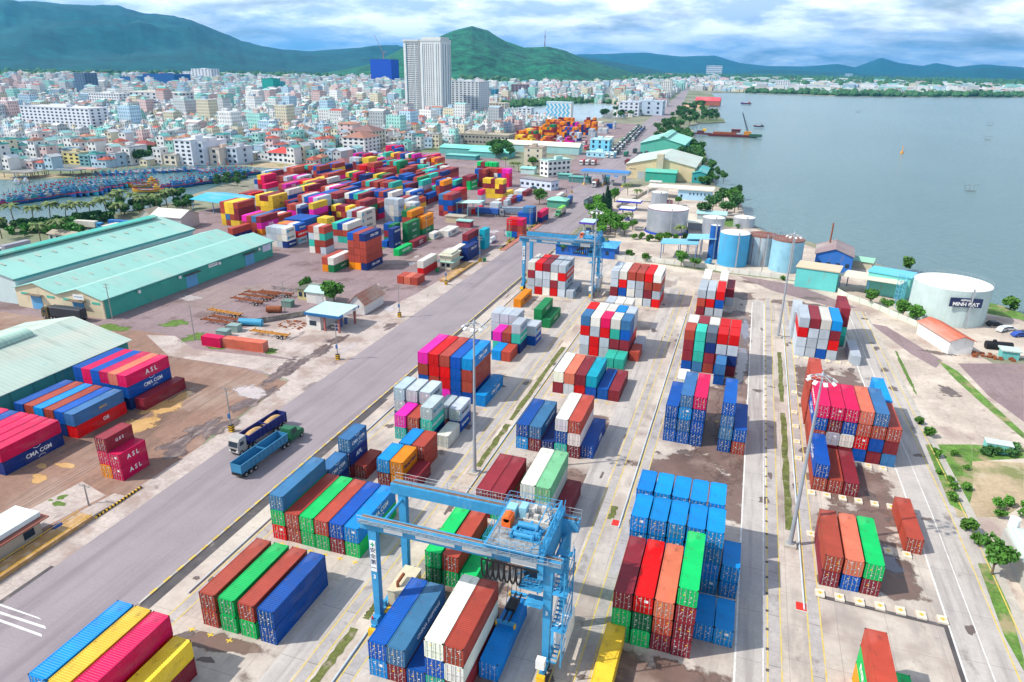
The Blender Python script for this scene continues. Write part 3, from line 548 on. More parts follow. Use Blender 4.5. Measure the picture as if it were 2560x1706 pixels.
Y('dark green stack by yard lamp', -137.03,266.11, 3, 12, ['GGG'], txt={(0, 0): 'UAS', (0, 1): 'UAS', (0, 2): 'UAS'})
Y('short navy stack behind blue pair', -137.52,254.33, 3, 6, ['nnn'], txt={(0, 0): 'CMA', (0, 2): 'CMA'})
Y('left of short navy stack', -140.8, 254.6, 2, 6, ['b'])
Y('right of short navy stack', -136.0, 260.8, 2, 6, ['Rn'])
Y('behind navy and green stacks', -143.5, 261.5, 3, 6, ['bmG', 'GmG'], 2.5)
Y('grey lettered block mid yard', -165.04,268.51, 4, 12, ['swww', 'mwww', 'wwws'], 2.5, {(2, 0): 'MSK', (2, 1): 'MSK', (2, 2): 'MSK'})
Y('teal cornered block mid yard', -164.46,255.36, 3, 12, ['trs', 'brt', 'wrt'], 2.5)
Y('orange topped block by yard lamp', -143.07,277.84, 4, 12, ['Grro', 'oroo', 'orGo'], 2.5)
Y('orange stack beside green stack', -137.2, 281.0, 3, 12, ['ooG'], txt={(0, 0): 'HPL', (0, 2): 'UAS'})
Y('pale stack behind orange stack', -135.98,290.78, 3, 6, ['ssb'], txt={(0, 1): 'MSK'})
Y('low row before weighbridge hut', -111.20,210.37, 1, 6, ['r', 'l', 'r'], 2.65)
Y('pale over red by weighbridge hut', -109.04,222.15, 2, 12, ['wR'])
Y('pale over red behind hut', -104.95,240.35, 2, 12, ['wR'], txt={(0, 0): 'COS'})
Y('maroon stack behind weighbridge hut', -105.74,256.74, 3, 12, ['mbm'])
Y('blue stack behind weighbridge hut', -101.8, 246.5, 2, 12, ['nn'], txt={(0, 0): 'CMA'})
Y('turquoise stack behind the hut', -102.40,267.04, 3, 6, ['eee'], txt={(0, 0): 'x'})
Y('pale pair in open mid yard', -127.47,281.46, 1, 12, ['w', 'w'], 2.6, {(1, 0): 'MSK'})
Y('pale single in open mid yard', -128.95,275.06, 1, 6, ['w'], txt={(0, 0): 'MSK'})
Y('block beside roadside tank frame', -99.06,292.05, 3, 6, ['Rrt', 'Rmb', 'krr'], 2.5)
Y('blue block near the road', -103.18,320.86, 3, 6, ['bb', 'abb', 'abb'], 2.5)
Y('red stack at the road side', -97.5, 326.0, 2, 12, ['Rn', 'kn'], 2.5)
Y('yellow block of back yard', -225.96,286.05, 4, 12, ['yymy', 'myyy', 'myyy', 'yyyy'], 2.48, {(3, 0): 'MSC', (3, 1): 'MSC'})
Y('beside yellow block of back yard', -219.5, 276.5, 3, 6, ['krr'], txt={(0, 0): 'MSN'})
Y('magenta topped pair of back yard', -235.93,318.29, 4, 12, ['rmmr', 'pmrr'], 2.5, {(1, 0): 'ONE'})
Y('pale lettered block of back yard', -207.5, 294.0, 4, 12, ['rrww', 'wsww'], 2.5, {(1, 0): 'x', (1, 1): 'COS'})
Y('magenta cornered short pair', -206.5, 283.5, 3, 6, ['rps', 'rpa', 'sss'], 2.5, {(1, 0): 'ONE', (2, 0): 'MSK', (2, 1): 'MSK'})
Y('grey single behind short pair', -190.2, 297.0, 2, 6, ['sr', 'ss'], 2.5, {(1, 0): 'MSK'})
Y('yellow short pair mid yard', -178.5, 262.0, 3, 6, ['yym', 'yrr', 'yyr'], 2.5, {(2, 0): 'MSC'})
Y('yellow topped short block', -186.04,289.44, 3, 6, ['ymr', 'mym', 'mrm', 'ymr'], 2.5, {(3, 0): 'MSC'})
Y('four high maroon block back yard', -231.84,331.06, 4, 12, ['Ryyy', 'yyyr', 'mmmm', 'mmmm'], 2.5)
Y('yellow lettered block back yard', -241.48,361.45, 3, 12, ['yym', 'yrm', 'ymy'], 2.5, {(2, 0): 'MSC'})
Y('maroon block with magenta back yard', -210.98,319.98, 4, 12, ['rpmm', 'wpmm', 'pbmm', 'mmmm'], 2.5)
Y('maroon striped block back yard', -219.98,347.12, 3, 12, ['mmr', 'bbm', 'mrm'], 2.5)
Y('blue pair stack back yard', -213.42,348.22, 3, 12, ['bbb', 'bbb'], 2.5)
Y('red stack behind blue pair', -206.0, 361.5, 3, 6, ['rrm', 'rrr'], 2.5)
Y('red cornered block at yard edge', -280.35,355.61, 3, 12, ['bs', 'yRm', 'kkm'], 2.5)
Y('red low stack at yard edge', -264.90,342.65, 2, 12, ['ks'], 2.5)
Y('silver topped block at yard edge', -265.19,356.54, 3, 12, ['mmb', 'rmm', 'smm'], 2.5)
Y('blue roofed block at yard edge', -285.34,370.07, 3, 12, ['wmm', 'cmb', 'mrm'], 2.5)
Y('magenta and grey pair at edge', -256.26,360.62, 3, 12, ['pmr', 'srm'], 2.5, {(1, 0): 'MSK'})
Y('low red row by blue shelter', -267.88,311.72, 1, 12, ['l', 's', 'r', 'o'], 2.7)
Y('low red row behind blue shelter', -268.41,326.05, 1, 12, ['r', 'm', 'R'], 2.8)
Y('teal and red block at rear', -282.57,403.70, 3, 12, ['rrm', 'rrG', 'trG', 'rmr', 'rsm', 'rpm'], 2.6, {(5, 1): 'ONE'})
Y('salmon block at rear edge', -284.47,390.77, 3, 12, ['srm', 'rrm', 'lrm'], 2.6)
Y('five pale stack mid yard', -204.35,358.77, 3, 6, ['wwb', 'wwb', 'wwb', 'wab', 'wcb'], 2.5)
Y('navy lettered block mid yard', -176.29,338.07, 3, 12, ['bwo', 'bws', 'wbs', 'bos'], 2.5, {(3, 0): 'SAF', (3, 2): 'MSK'})
Y('blue over maroon mid yard', -166.25,349.31, 2, 12, ['bm'])
Y('pale short block mid yard', -164.31,301.45, 4, 6, ['ssss', 'swws', 'sssa'], 2.5, {(2, 1): 'MSK'})
Y('pale and maroon short pair', -157.0, 309.5, 3, 6, ['wmm', 'smm'], 2.5, {(1, 0): 'MSN'})
Y('teal striped block mid yard', -189.44,307.40, 4, 12, ['wmbb', 'bmbb', 'tmbb', 'mmbb'], 2.5)
Y('pale over teal mid yard', -182.01,321.78, 2, 12, ['wt'], txt={(0, 1): 'CSH'})
Y('navy long stack deep yard', -205.83,373.44, 3, 12, ['nn', 'bbb'], 2.5)
Y('second navy stack deep yard', -203.0, 392.0, 3, 12, ['bbm', 'bbm'], 2.5)
Y('blue and maroon block deep yard', -190.15,360.18, 3, 12, ['mmb', 'mbr', 'bmr', 'mmm'], 2.5)
Y('blue end stack deep yard', -181.0, 369.0, 3, 12, ['tmb', 'cmb'], 2.5)
Y('orange over maroon deep yard', -165.03,362.69, 4, 12, ['brrm', 'ommm'], 2.5)
Y('teal stack deep yard', -176.65,375.30, 3, 12, ['tm', 'tm'], 2.5)
Y('maroon pair at yard aisle', -175.01,379.77, 4, 12, ['rmb', 'mmmm'], 2.5)
Y('teal and navy block deep yard', -198.04,414.54, 3, 12, ['tbn', 'tbn', 'bbn'], 2.5)
Y('pale over blue deep yard', -195.52,436.86, 3, 6, ['wcb', 'wbb'], 2.5)
Y('teal cornered maroon block', -227.04,407.89, 3, 12, ['mmm', 'mmm', 'rmm'], 2.6)
Y('red lettered low block', -226.44,406.53, 3, 6, ['Rmm', 'tmm', 'Rrm'], 2.5)
Y('teal green stack far yard', -229.81,427.31, 4, 12, ['tmmt', 'rrmm', 'trmt', 'GGGG'], 2.5)
Y('navy stack with lamp view', -223.94,381.10, 3, 12, ['nnm', 'nbb'], 2.5)
Y('low blue behind navy stack', -220.22,375.34, 2, 12, ['bb'], 2.5)
Y('red and silver block far yard', -248.24,419.46, 3, 12, ['rrm', 'RRm', 'Rmm'], 2.5, {(2, 0): 'HSD'})
Y('yellow stack at far left', -252.46,435.19, 4, 12, ['yymr', 'yyym'], 2.5)
Y('silver stack at far left', -261.55,433.74, 4, 6, ['ssms', 'smms', 'sasm'], 2.5)
Y('single yellow tier far yard', -253.12,440.36, 5, 12, ['yyymm'], 2.5)
Y('teal and pale row far yard', -260.90,471.15, 3, 12, ['tGb', 'wGb'], 2.5)
Y('crimson block at far end', -274.41,510.44, 4, 12, ['kkrm', 'krrm', 'bkrm', 'krmm'], 2.6)
Y('mixed block at far end', -255.63,495.90, 3, 12, ['bmb', 'mbm', 'mrm'], 2.7)
Y('pale and maroon far stack', -225.60,464.72, 3, 12, ['bmb', 'wmb', 'mrm'], 2.6)
Y('maroon stack by green roof', -220.09,471.10, 4, 12, ['mmmm', 'krmm'], 2.6)
Y('orange magenta stack far yard', -209.15,453.33, 4, 12, ['orpm', 'ropm'], 2.6)
Y('teal low block far yard', -211.78,436.64, 3, 6, ['tbb', 'tbb'], 2.6)
Y('maroon low block far yard', -217.04,429.20, 3, 12, ['mmr', 'rmm', 'tmm'], 2.6)
Y('green lettered pair by aisle', -165.06,402.23, 3, 12, ['mmm', 'mgg'], 2.6, {(1, 1): 'EVG', (1, 2): 'EVG'})
Y('four wide block by open shelter', -145.79,323.52, 4, 12, ['abrm', 'rbbr', 'mbmb'], 2.5)
Y('teal topped stack by shelter', -138.81,322.73, 3, 12, ['tnm'])
Y('orange lettered stack by shelter', -139.5, 333.5, 4, 12, ['oooo'], txt={(0, 0): 'HPL', (0, 1): 'HPL'})
Y('red behind orange lettered stack', -145.6, 337.0, 4, 12, ['krrm', 'Rrrm'], 2.5)
Y('short grey stack by barrier', -138.30,358.26, 3, 6, ['kss'])
Y('yellow block left of barrier', -144.15,381.55, 4, 6, ['ymyy', 'ymyy', 'mmyy', 'yymy', 'ymmy'], 2.5)
Y('yellow stack right of barrier', -135.45,385.00, 3, 12, ['yRm'])
Y('yellow low beside barrier', -133.94,387.87, 1, 12, ['y'])
Y('green topped block near bend', -173.78,449.31, 4, 6, ['gmmm', 'mmmm', 'gmmm', 'gmbm', 'gmkm'], 2.8)
Y('magenta block near yard bend', -157.55,422.93, 4, 6, ['rmmm', 'rrmm', 'rwmm', 'Rbkm', 'ppkk', 'pkkk'], 2.6)
Y('blue maroon block near bend', -162.46,416.13, 4, 6, ['bcbk', 'mmmm', 'rmmm'], 2.5)
for i, (xx, yy, ch) in enumerate(((822, 605, 's'), (862, 583, 'r'), (905, 568, 's'), (950, 548, 'r'), (995, 530, 's'), (1030, 515, 'm'))):
    pass
Y('low row behind the blue trailer', -129.50,353.47, 1, 6, ['s', 's'], 2.5)
Y('second low row behind blue trailer', -130.0, 362.5, 1, 6, ['w', 'r', 's'], 2.5)
Y('third low row behind blue trailer', -129.0, 370.0, 1, 6, ['r', 's', 'm'], 2.5)
Y('fourth low row behind blue trailer', -128.0, 377.5, 1, 6, ['s', 'm', 'b'], 2.5)
Y('low pale row by pale office', -129.68,394.86, 1, 12, ['w', 's', 'm'], 2.6)
Y('pale single beside green kiosk', -103.5, 392.0, 1, 12, ['w'])
Y('red single beside open shelter', -132.27,333.68, 1, 12, ['R'])
# orange yard behind the long shed
q = random.Random(5)
for (x0, y0, nc, t_, pal) in ((-236, 704, 9, 2, 'yyror'), (-206, 702, 6, 2, 'orym'), (-186, 702, 6, 2, 'mrps'), (-236, 724, 9, 3, 'oormG'), (-238, 748, 6, 3, 'yoor'), (-215, 748, 5, 5, 'oGom'), (-188, 728, 7, 3, 'mnso'), (-196, 760, 6, 4, 'oorb'), (-215, 790, 5, 5, 'ormo'), (-236, 780, 6, 3, 'Gory'), (-232, 820, 6, 5, 'oorm'),
        (-210, 830, 5, 4, 'mopn'), (-190, 800, 5, 4, 'ormn'), (-176, 730, 3, 4, 'mryb'), (-228, 860, 7, 5, 'orom'), (-172, 780, 3, 3, 'sss'), (-200, 880, 5, 5, 'oorm'), (-184, 850, 2, 4, 'oro'), (-172, 830, 4, 2, 'ssw'), (-196, 930, 4, 2, 'www'), (-176, 900, 4, 3, 'bsw'), (-141, 700, 4, 3, 'www')):
    B('orange storage stacks behind the long shed', x0, y0, 4, 12, [''.join(q.choice(pal) for _ in range(max(1, t_-(q.random() < .25)))) for c in range(nc)], 2.62)

# the rest of the storage field: ordinary stacks between the measured blocks
q = random.Random(15)
FIELD = [(-226, 288), (-205, 276), (-182, 276), (-166, 296), (-152, 312), (-158, 338), (-166, 360), (-172, 400), (-192, 455), (-250, 505), (-280, 505), (-262, 440), (-258, 385), (-243, 345)]
FILL = []
def inp(x, y, P_):
    c = False; j = len(P_)-1
    for i in range(len(P_)):
        if (P_[i][1] > y) != (P_[j][1] > y) and x < (P_[j][0]-P_[i][0])*(y-P_[i][1])/(P_[j][1]-P_[i][1])+P_[i][0]: c = not c
        j = i
    return c
n0_ = len(CONT)
for j in range(17):
    y = 277+j*13.6
    for g in range(12):
        x0 = -282+g*11.5; nc = q.choice((2, 3, 4)); t_ = q.choice((2, 3, 3, 4))
        if inp(x0+4, y+6, FIELD): B('storage field between measured blocks, bay %d' % j, x0, y, t_, 12, [''.join(q.choice('mmmmrrrrbnbtsykpmrwG') for _ in range(t_)) for c in range(nc)], 2.5)
for c in CONT[n0_:]: c['fill'] = True
def build_containers():
    seen = []
    for c in CONT:
        v = Vector((c['x'], c['y'], c['z']-H)); c['d'] = v.length
        if not inview(c['x'], c['y']+(c['ln'] if c['y'] < 90 else 0), c['z'], 120): continue
        seen.append(c)
    # two blocks must not occupy the same ground: drop later boxes that run into earlier ones
    keep = []; grid = {}
    for c in seen:
        fl = c.get('fill'); pad = .5 if fl else -.02
        x0, x1, y0, y1 = c['x']-CW-pad, c['x']+CW+pad, c['y']-pad, c['y']+c['ln']+pad; bad = False; k = (int(c['x']//20), int(c['y']//20))
        for dx in (-1, 0, 1):
            for dy in (-1, 0, 1):
                for o in grid.get((k[0]+dx, k[1]+dy), ()):
                    if (abs(o['z']-c['z']) < .1 or (fl and not o.get('fill'))) and not (fl and o.get('fill')) and x0 < o['x']+CW and x1 > o['x']-CW and y0 < o['y']+o['ln'] and y1 > o['y']: bad = True
        if bad: continue
        grid.setdefault(k, []).append(c); keep.append(c)
    # nothing may hang in the air where a lower box was dropped
    have = {(round(c['x'], 2), round(c['y'], 2), round(c['z'], 2)) for c in keep}
    keep = [c for c in keep if all((round(c['x'], 2), round(c['y'], 2), round(t*TH, 2)) in have for t in range(int(round(c['z']/TH))))]
    keep.sort(key=lambda c: c['d'])
    print('containers', len(keep), 'of', len(seen), 'd300', keep[299]['d'])
    rr = random.Random(3)
    for i, c in enumerate(keep[:300]):
        near = i < 220; rgb = CC[c['ch']][1]; k = rr.uniform(.82, 1.2); rgb = tuple(min(1, a*k*rr.uniform(.93, 1.07)) for a in rgb)
        t = thing('shipping_container', c['lab'], 'shipping container', (c['x']+rr.uniform(-.03, .03), c['y']+rr.uniform(-.08, .08), c['z']+.02), c['rz'], 'shipping containers stacked in the port')
        inst(t, 'body', BODY[c['ln']], rgb)
        dk = tuple(a*rr.uniform(.85, 1.05) for a in rgb)
        for s in (-1, 1):
            d = inst(t, 'door', DOOR, dk, (0 if s > 0 else -1.085, 0, 0))
            if near:
                inst(d, 'lock_rods', RODS, None)
                inst(d, 'data_plate', BIGP if (c['ch'] in 'cRsk' and s > 0 and rr.random() < .6) else PLATE[rr.randrange(6)], None)
        if c['txt'] and c['txt'] in LT:
            s_, sz, ink = LT[c['txt']]
            m_ = {'w': letm, 'n': letn, 'b': letb, 'r': letr, 'y': platey}[ink]
            if c['ch'] in 'sw' and ink == 'w': m_ = letn
            yy = c['ln']*.5 if c['ln'] == 6 else c['ln']*.58; sz = sz*(1 if c['ln'] > 6 else .82)
            if c['side'] == 'R': letter(t, s_, sz, 'R', (CW+.004, yy, 1.35), m_)
            else: letter(t, s_, sz, 'L', (-CW-.004, yy, 1.35), m_)
            if c['txt'] == 'CMA':
                a = MB()
                for w0, z0 in ((-1, 2.25), (1, .55)):
                    for j in range(7): u = yy+w0*.3+(j-3)*.22; zz0 = z0+(-w0)*.03*(j-3)**2*.9; a.box(CW+.003 if c['side'] == 'R' else -CW-.02, u, zz0, CW+.02 if c['side'] == 'R' else -CW-.003, u+.22, zz0+.09)
                a.part(t, 'swoosh_mark', letm)
            if c['txt'] == 'MSK':
                a = MB(); a.box(CW+.003 if c['side'] == 'R' else -CW-.02, 1.0 if c['ln'] > 6 else .15, .75, CW+.02 if c['side'] == 'R' else -CW-.003, 2.1 if c['ln'] > 6 else .7, 1.85); a.part(t, 'emblem_panel', letb)
            if c['txt'] == 'UAS':
                a = MB(); a.box(CW+.003, 10.9, .7, CW+.02, 11.1, 2.1); a.part(t, 'white_bar', letm)
    far = MB(); cols = []
    for c in keep[300:]:
        rgb = CC[c['ch']][1]; k = rr.uniform(.82, 1.2)
        n0 = len(far.f); far.box(c['x']-CW, c['y'], c['z']+.02, c['x']+CW, c['y']+c['ln'], c['z']+CH); far.box(c['x']-CW+.1, c['y']-.03, c['z']+.15, c['x']-.05, c['y'], c['z']+CH-.15); far.box(c['x']+.05, c['y']-.03, c['z']+.15, c['x']+CW-.1, c['y'], c['z']+CH-.15)
        cols += [(*[min(1, a*k) for a in rgb], 1)]*(len(far.f)-n0)
        if c['txt'] in LT and c['side'] == 'R':
            s_, sz, ink = LT[c['txt']]; tm = text_mesh(s_, sz*1.1*(1 if c['ln'] > 6 else .82), letm, .02); ic = {'w': (.75, .75, .73), 'n': (.03, .04, .1), 'b': (.03, .2, .4), 'r': (.5, .02, .02), 'y': (.7, .4, .05)}[ink]
            if c['txt'] == 'MSK': far.box(c['x']+CW, c['y']+.4, c['z']+.7, c['x']+CW+.03, c['y']+1.6, c['z']+1.9); cols += [(.05, .35, .55, 1)]*6
            kk = len(far.v); far.v += [(c['x']+CW+.02+v.co.z, c['y']+c['ln']*.55+v.co.x, c['z']+1.35+v.co.y) for v in tm.vertices]
            for p in tm.polygons: far.f.append(tuple(kk+i for i in p.vertices)); far.m.append(0); cols.append((*ic, 1))
    attr_mesh(far, cols, 'container_stacks', paint_attr, 'far containers of the port in many colours stacked behind the nearer blocks', 'container stacks')
def attr_mesh(mb, cols, name, mat, label, cat):
    me = mb.mesh(name, mat); ca = me.color_attributes.new('Col', 'FLOAT_COLOR', 'CORNER')
    arr = np.repeat(np.array(cols, dtype=np.float32), [len(f) for f in mb.f], axis=0); ca.data.foreach_set('color', arr.ravel())
    o = inst(None, name, me, kind='stuff'); o['label'] = label; o['category'] = cat; return o
build_containers()

# ------------------------------------------------------------ gantry cranes
crane_b = MAT('crane_blue', (.04, .27, .50), .5, 0, .12, .8, rust=.35, dirt=[((.30, .38, .42), .7, .58, .75, .5, (1, 1, .3))])
crane_top = MAT('rail_brown', (.20, .13, .10), .8, 0, .3, 2)
orange = MAT('orange_cover', (.80, .14, .02), .6, 0, .1)
cream = MAT('cream_paint', (.58, .52, .36), .6, 0, .12, 1)
yel = MAT('safety_yellow', (.72, .42, .02), .55, 0, .15, 1)
black = MAT('black_cable', (.012, .012, .014), .6, 0, .1)
redm = MAT('signal_red', (.6, .03, .02), .6, 0, .1)
grey = MAT('galvanised_grey', (.33, .36, .39), .5, .2, .12)
def rail(mb, p, q, h=1.1, st=1.5, m=0, r=.03):
    p = Vector(p); q = Vector(q); n = max(1, int((q-p).length/st)); u = Vector((0, 0, h))
    mb.tube(p+u, q+u, r, 4, m); mb.tube(p+u*.5, q+u*.5, r*.8, 4, m)
    for i in range(n+1): a = p.lerp(q, i/n); mb.tube(a, a+u, r, 4, m)
def crane(label, x0, x1, y0, y1, ztop, tx, sp_z, spx):
    W = x1-x0; D = y1-y0; t = thing('gantry_crane', label, 'gantry crane', (x0, y0, .02), 0, 'rubber tyred gantry cranes'); zt = ztop-1.5
    for ax in (0, W):
        for ay in (0, D):
            m = MB(); b, c = .42, .62
            for (z0, z1, s0, s1) in ((2.6, zt, .40, .58),):
                k = len(m.v)
                for z, s in ((z0, s0), (z1, s1)): m.v += [(ax-s, ay-.45, z), (ax+s, ay-.45, z), (ax+s, ay+.45, z), (ax-s, ay+.45, z)]
                for f in ((0, 3, 2, 1), (4, 5, 6, 7), (0, 1, 5, 4), (1, 2, 6, 5), (2, 3, 7, 6), (3, 0, 4, 7)): m.f.append(tuple(k+i for i in f)); m.m.append(0)
            lg = m.part(t, 'leg', crane_b)
            ld = MB()
            for i in range(int((zt-4)/.7)): ld.tube((ax+.62, ay-.2, 3+i*.7), (ax+.62, ay+.2, 3+i*.7), .02, 4)
            ld.tube((ax+.62, ay-.2, 3), (ax+.62, ay-.2, zt), .025, 4); ld.tube((ax+.62, ay+.2, 3), (ax+.62, ay+.2, zt), .025, 4)
            if ax == 0: ld.part(lg, 'ladder', crane_b)
    for ay in (0, D):
        m = MB(); m.box(-1.6, ay-.55, zt, W+1.6, ay+.55, ztop, 0); m.box(-1.4, ay-.22, ztop, W+1.4, ay+.22, ztop+.08, 1); m.box(-1.5, ay-.06, ztop+.08, W+1.5, ay+.06, ztop+.2, 1)
        s = -1 if ay == 0 else 1
        m.box(-1.6, ay+s*.55 if s > 0 else ay-1.15, ztop-.25, W+1.6, ay+1.15 if s > 0 else ay-.55, ztop-.18, 2)
        g = m.part(t, 'girder', [crane_b, crane_top, MAT('walkway_steel', (.16, .22, .27), .8, 0, .35, 2)])
        r = MB(); rail(r, (-1.6, ay+s*1.12, ztop-.2), (W+1.6, ay+s*1.12, ztop-.2), 1.05, 1.5); r.part(g, 'railing', grey)
        if ay == 0:
            for (a, b, z0, z1) in ((1.8, 4.4, zt+.25, zt+.95), (6.2, 11.4, zt+.35, zt+1.0), (12.4, 16.2, zt+.3, zt+.95)):
                p = MB(); p.box(a, ay-.62, z0, b, ay-.56, z1); p.part(g, 'sign_board', white)
            p = MB(); p.box(W-4.6, ay-.66, zt+.1, W-1.4, ay-.58, zt+1.2); pp = p.part(g, 'name_board', white)
            letter(pp, 'KRANICH', .6, 'F', (W-3.0, ay-.68, zt+.65), letr) if False else None
    for ax in (0, W):
        m = MB(); m.box(ax-.5, -1.4, 1.7, ax+.5, D+1.4, 2.6); m.box(ax-.35, 1.2, 2.6, ax+.35, 1.6, 3.4); sb = m.part(t, 'sill_beam', crane_b)
        hm = MB(); hm.tube((ax, .4, zt-.8), (ax, D-.4, zt-.8), .22, 8); hm.part(t, 'cross_tie', crane_b)
        for ay in (-.2, D+.2):
            bg_ = MB(); bg_.box(ax-.32, ay-1.5, 1.1, ax+.32, ay+1.5, 1.75, 0); bg_.box(ax-.5, ay-2.1, .5, ax+.5, ay-1.6, 1.5, 1); bo = bg_.part(t, 'wheel_bogie', [crane_b, yel])
            for dy in (-.95, .95):
                wl = MB(); k = len(wl.v)
                for sx_ in (-.3, .3):
                    for i in range(18): a = 2*math.pi*i/18; wl.v.append((sx_, .78*math.cos(a), .78*math.sin(a)))
                for i in range(18): j = (i+1) % 18; wl.f.append((i, j, 18+j, 18+i)); wl.m.append(0)
                wl.f.append(tuple(range(18))[::-1]); wl.m.append(1); wl.f.append(tuple(range(18, 36))); wl.m.append(1)
                wl.part(bo, 'wheel', [tyre, tyre], loc=(ax, ay+dy, .78))
            bc = MB(); bc.cyl(ax-.2, ay-1.2, 2.6, 2.95, .13, 8, 0); bc.part(bo, 'warning_light', redm)
    # generator house on the left sill, with exhaust and rails
    m = MB(); m.box(.55, 1.6, 2.7, 3.0, 6.9, 5.1, 0); m.box(.5, 1.5, 5.1, 3.05, 7.0, 5.2, 0); m.box(.45, .4, 2.3, 3.2, 7.6, 2.5, 1)
    for i in range(6): m.box(3.0, 2+i*.8, 3.3, 3.03, 2.5+i*.8, 4.6, 1)
    gh = m.part(t, 'power_house', [cream, yel]); e = MB(); e.tube((1.6, 2.6, 5.2), (1.6, 2.6, 5.9), .22, 8); e.tube((1.6, 2.6, 5.9), (1.6, 4.4, 5.9), .24, 8); e.part(gh, 'exhaust_pipe', rustm)
    r = MB(); rail(r, (3.2, .4, 2.5), (3.2, 7.6, 2.5), 1.1, 1.2); r.part(gh, 'railing', yel)
    m = MB(); m.box(W+.6, 1.2, 3.0, W+2.2, 5.8, 6.2, 0); m.part(t, 'electric_house', white)
    m = MB(); m.box(W-.7, -2.2, 2.6, W+.4, -1.3, 3.9); m.part(t, 'control_cabinet', white)
    # zig-zag stairs on the right leg
    st = MB(); nz = 5; hz = (zt-2.6)/nz
    for i in range(nz):
        z0 = 2.6+i*hz; a, b = ((-.6, 3.4) if i % 2 == 0 else (3.4, -.6)); xx = W+1.1+(.5 if i % 2 else 0)
        for j in range(9): f = j/9; st.box(xx-.35, a+(b-a)*f-.14, z0+hz*f, xx+.35, a+(b-a)*f+.14, z0+hz*f+.04)
        for sx_ in (-.37, .37): st.beam((xx+sx_, a, z0), (xx+sx_, b, z0+hz), .04, .2); st.tube((xx+sx_, a, z0+1), (xx+sx_, b, z0+hz+1), .03, 4)
        st.box(xx-.9, b-.5, z0+hz-.05, xx+.9, b+.5, z0+hz); rail(st, (xx+.9, b-.5, z0+hz), (xx+.9, b+.5, z0+hz), 1.0, .6)
    for yy in (-.9, 3.9): st.beam((W+2.1, yy, 2.4), (W+2.1, yy, zt+.5), .14, .14)
    for i in range(8): z = 3+i*1.7; st.tube((W+2.1, -.9, z), (W+2.1, 3.9, z+1.2), .05, 4); st.tube((W+.5, 3.9, z), (W+2.1, 3.9, z), .05, 4)
    st.part(t, 'stair_tower', crane_b)
    # trolley with winches, rails, electric boxes
    a, b = tx-3.4, tx+3.6; tr_ = MB(); tr_.box(a, -.9, ztop+.35, b, D+.9, ztop+.6, 0); tr_.box(a, -.5, ztop+.2, b, .5, ztop+.4, 0); tr_.box(a, D-.5, ztop+.2, b, D+.5, ztop+.4, 0); tr_.box(b-.2, -.9, zt-1.2, b+.5, D+.9, ztop+.9, 0)
    tp = tr_.part(t, 'trolley', crane_b); gr_ = MB(); gr_.box(a+.3, -.6, ztop+.6, b-.3, D+.6, ztop+.64); gr_.part(tp, 'deck_grating', MAT('deck_grating', (.26, .27, .27), .85, 0, .35, 2.5, dirt=[((.10, .09, .08), 1.2, .5, .65, .7, None)]))
    r = MB()
    for (p, q_) in (((a, -.9), (b, -.9)), ((b, -.9), (b, D+.9)), ((b, D+.9), (a, D+.9)), ((a, D+.9), (a, -.9)), ((a+1.2, 1.5), (b-1, 1.5)), ((b+.6, -.8), (b+.6, D))): rail(r, (*p, ztop+.6), (*q_, ztop+.6), 1.15, 1.0, 0, .035)
    r.part(tp, 'railing', crane_b)
    m = MB(); m.box(a+1.0, D*.35, ztop+.6, a+2.1, D*.35+1.8, ztop+1.9, 0); m.tube((a+1.6, D*.35, ztop+1.8), (a+1.6, D*.35+1.6, ztop+1.8), .4, 10, 0); m.part(tp, 'hoist_cover', orange)
    m = MB(); m.box(a+.8, D*.62, ztop+.6, a+2.0, D*.8, ztop+1.9, 0); m.box(a+2.4, D*.66, ztop+.6, a+3.3, D*.84, ztop+2.1, 0); m.part(tp, 'electric_cabinet', MAT('pale_blue_steel', (.25, .50, .62), .5))
    m = MB(); q = random.Random(4)
    m.box(a+3.0, D*.62, ztop+.6, a+6.4, D*.92, ztop+.8); kb_ = []
    for i in range(16): xx = a+3.1+q.uniform(0, 2.6); yy = D*.63+q.uniform(0, 1.9); m.box(xx, yy, ztop+.75, xx+q.uniform(.2, .6), yy+q.uniform(.2, .6), ztop+.9+q.random()*.9)
    m.part(tp, 'winch', MAT('winch_cream', (.50, .48, .44), .6, 0, .2, 2)); m = MB(); m.box(a+2.6, D*.15, ztop+.6, a+6.2, D*.5, ztop+.75, 0); m.tube((a+3.0, D*.42, ztop+1.2), (a+5.6, D*.42, ztop+1.2), .4, 12); m.tube((a+3.0, D*.2, ztop+1.1), (a+5.6, D*.2, ztop+1.1), .38, 12)
    for i in range(10): xx = a+2.6+q.uniform(0, 3.4); yy = D*.12+q.uniform(0, 3); m.box(xx, yy, ztop+.7, xx+q.uniform(.15, .5), yy+q.uniform(.2, .9), ztop+1+q.random()*1.1)
    m.part(tp, 'hoist_drum', crane_b)
    m = MB()
    for i in range(22): x_ = b-1.4+q.uniform(0, 1.7); y_ = q.uniform(-.8, D+.6); m.beam((x_, y_, ztop-2.5+q.random()*2), (x_+q.uniform(-.9, .9), y_+q.uniform(-2, 2), ztop+q.uniform(.6, 2.6)), .09, .09)
    for yy in (0, D*.33, D*.66, D): m.beam((b+.2, yy, zt-3.6), (b+.2, yy, ztop+2.4), .16, .16); m.beam((b-1.4, yy, ztop+.6), (b+.2, yy, ztop+2.4), .1, .1)
    m.beam((b+.2, 0, ztop+2.4), (b+.2, D, ztop+2.4), .16, .16); m.beam((b-1.4, 0, ztop+1.8), (b-1.4, D, ztop+1.8), .12, .12); m.part(tp, 'service_frame', crane_b)
    m = MB()
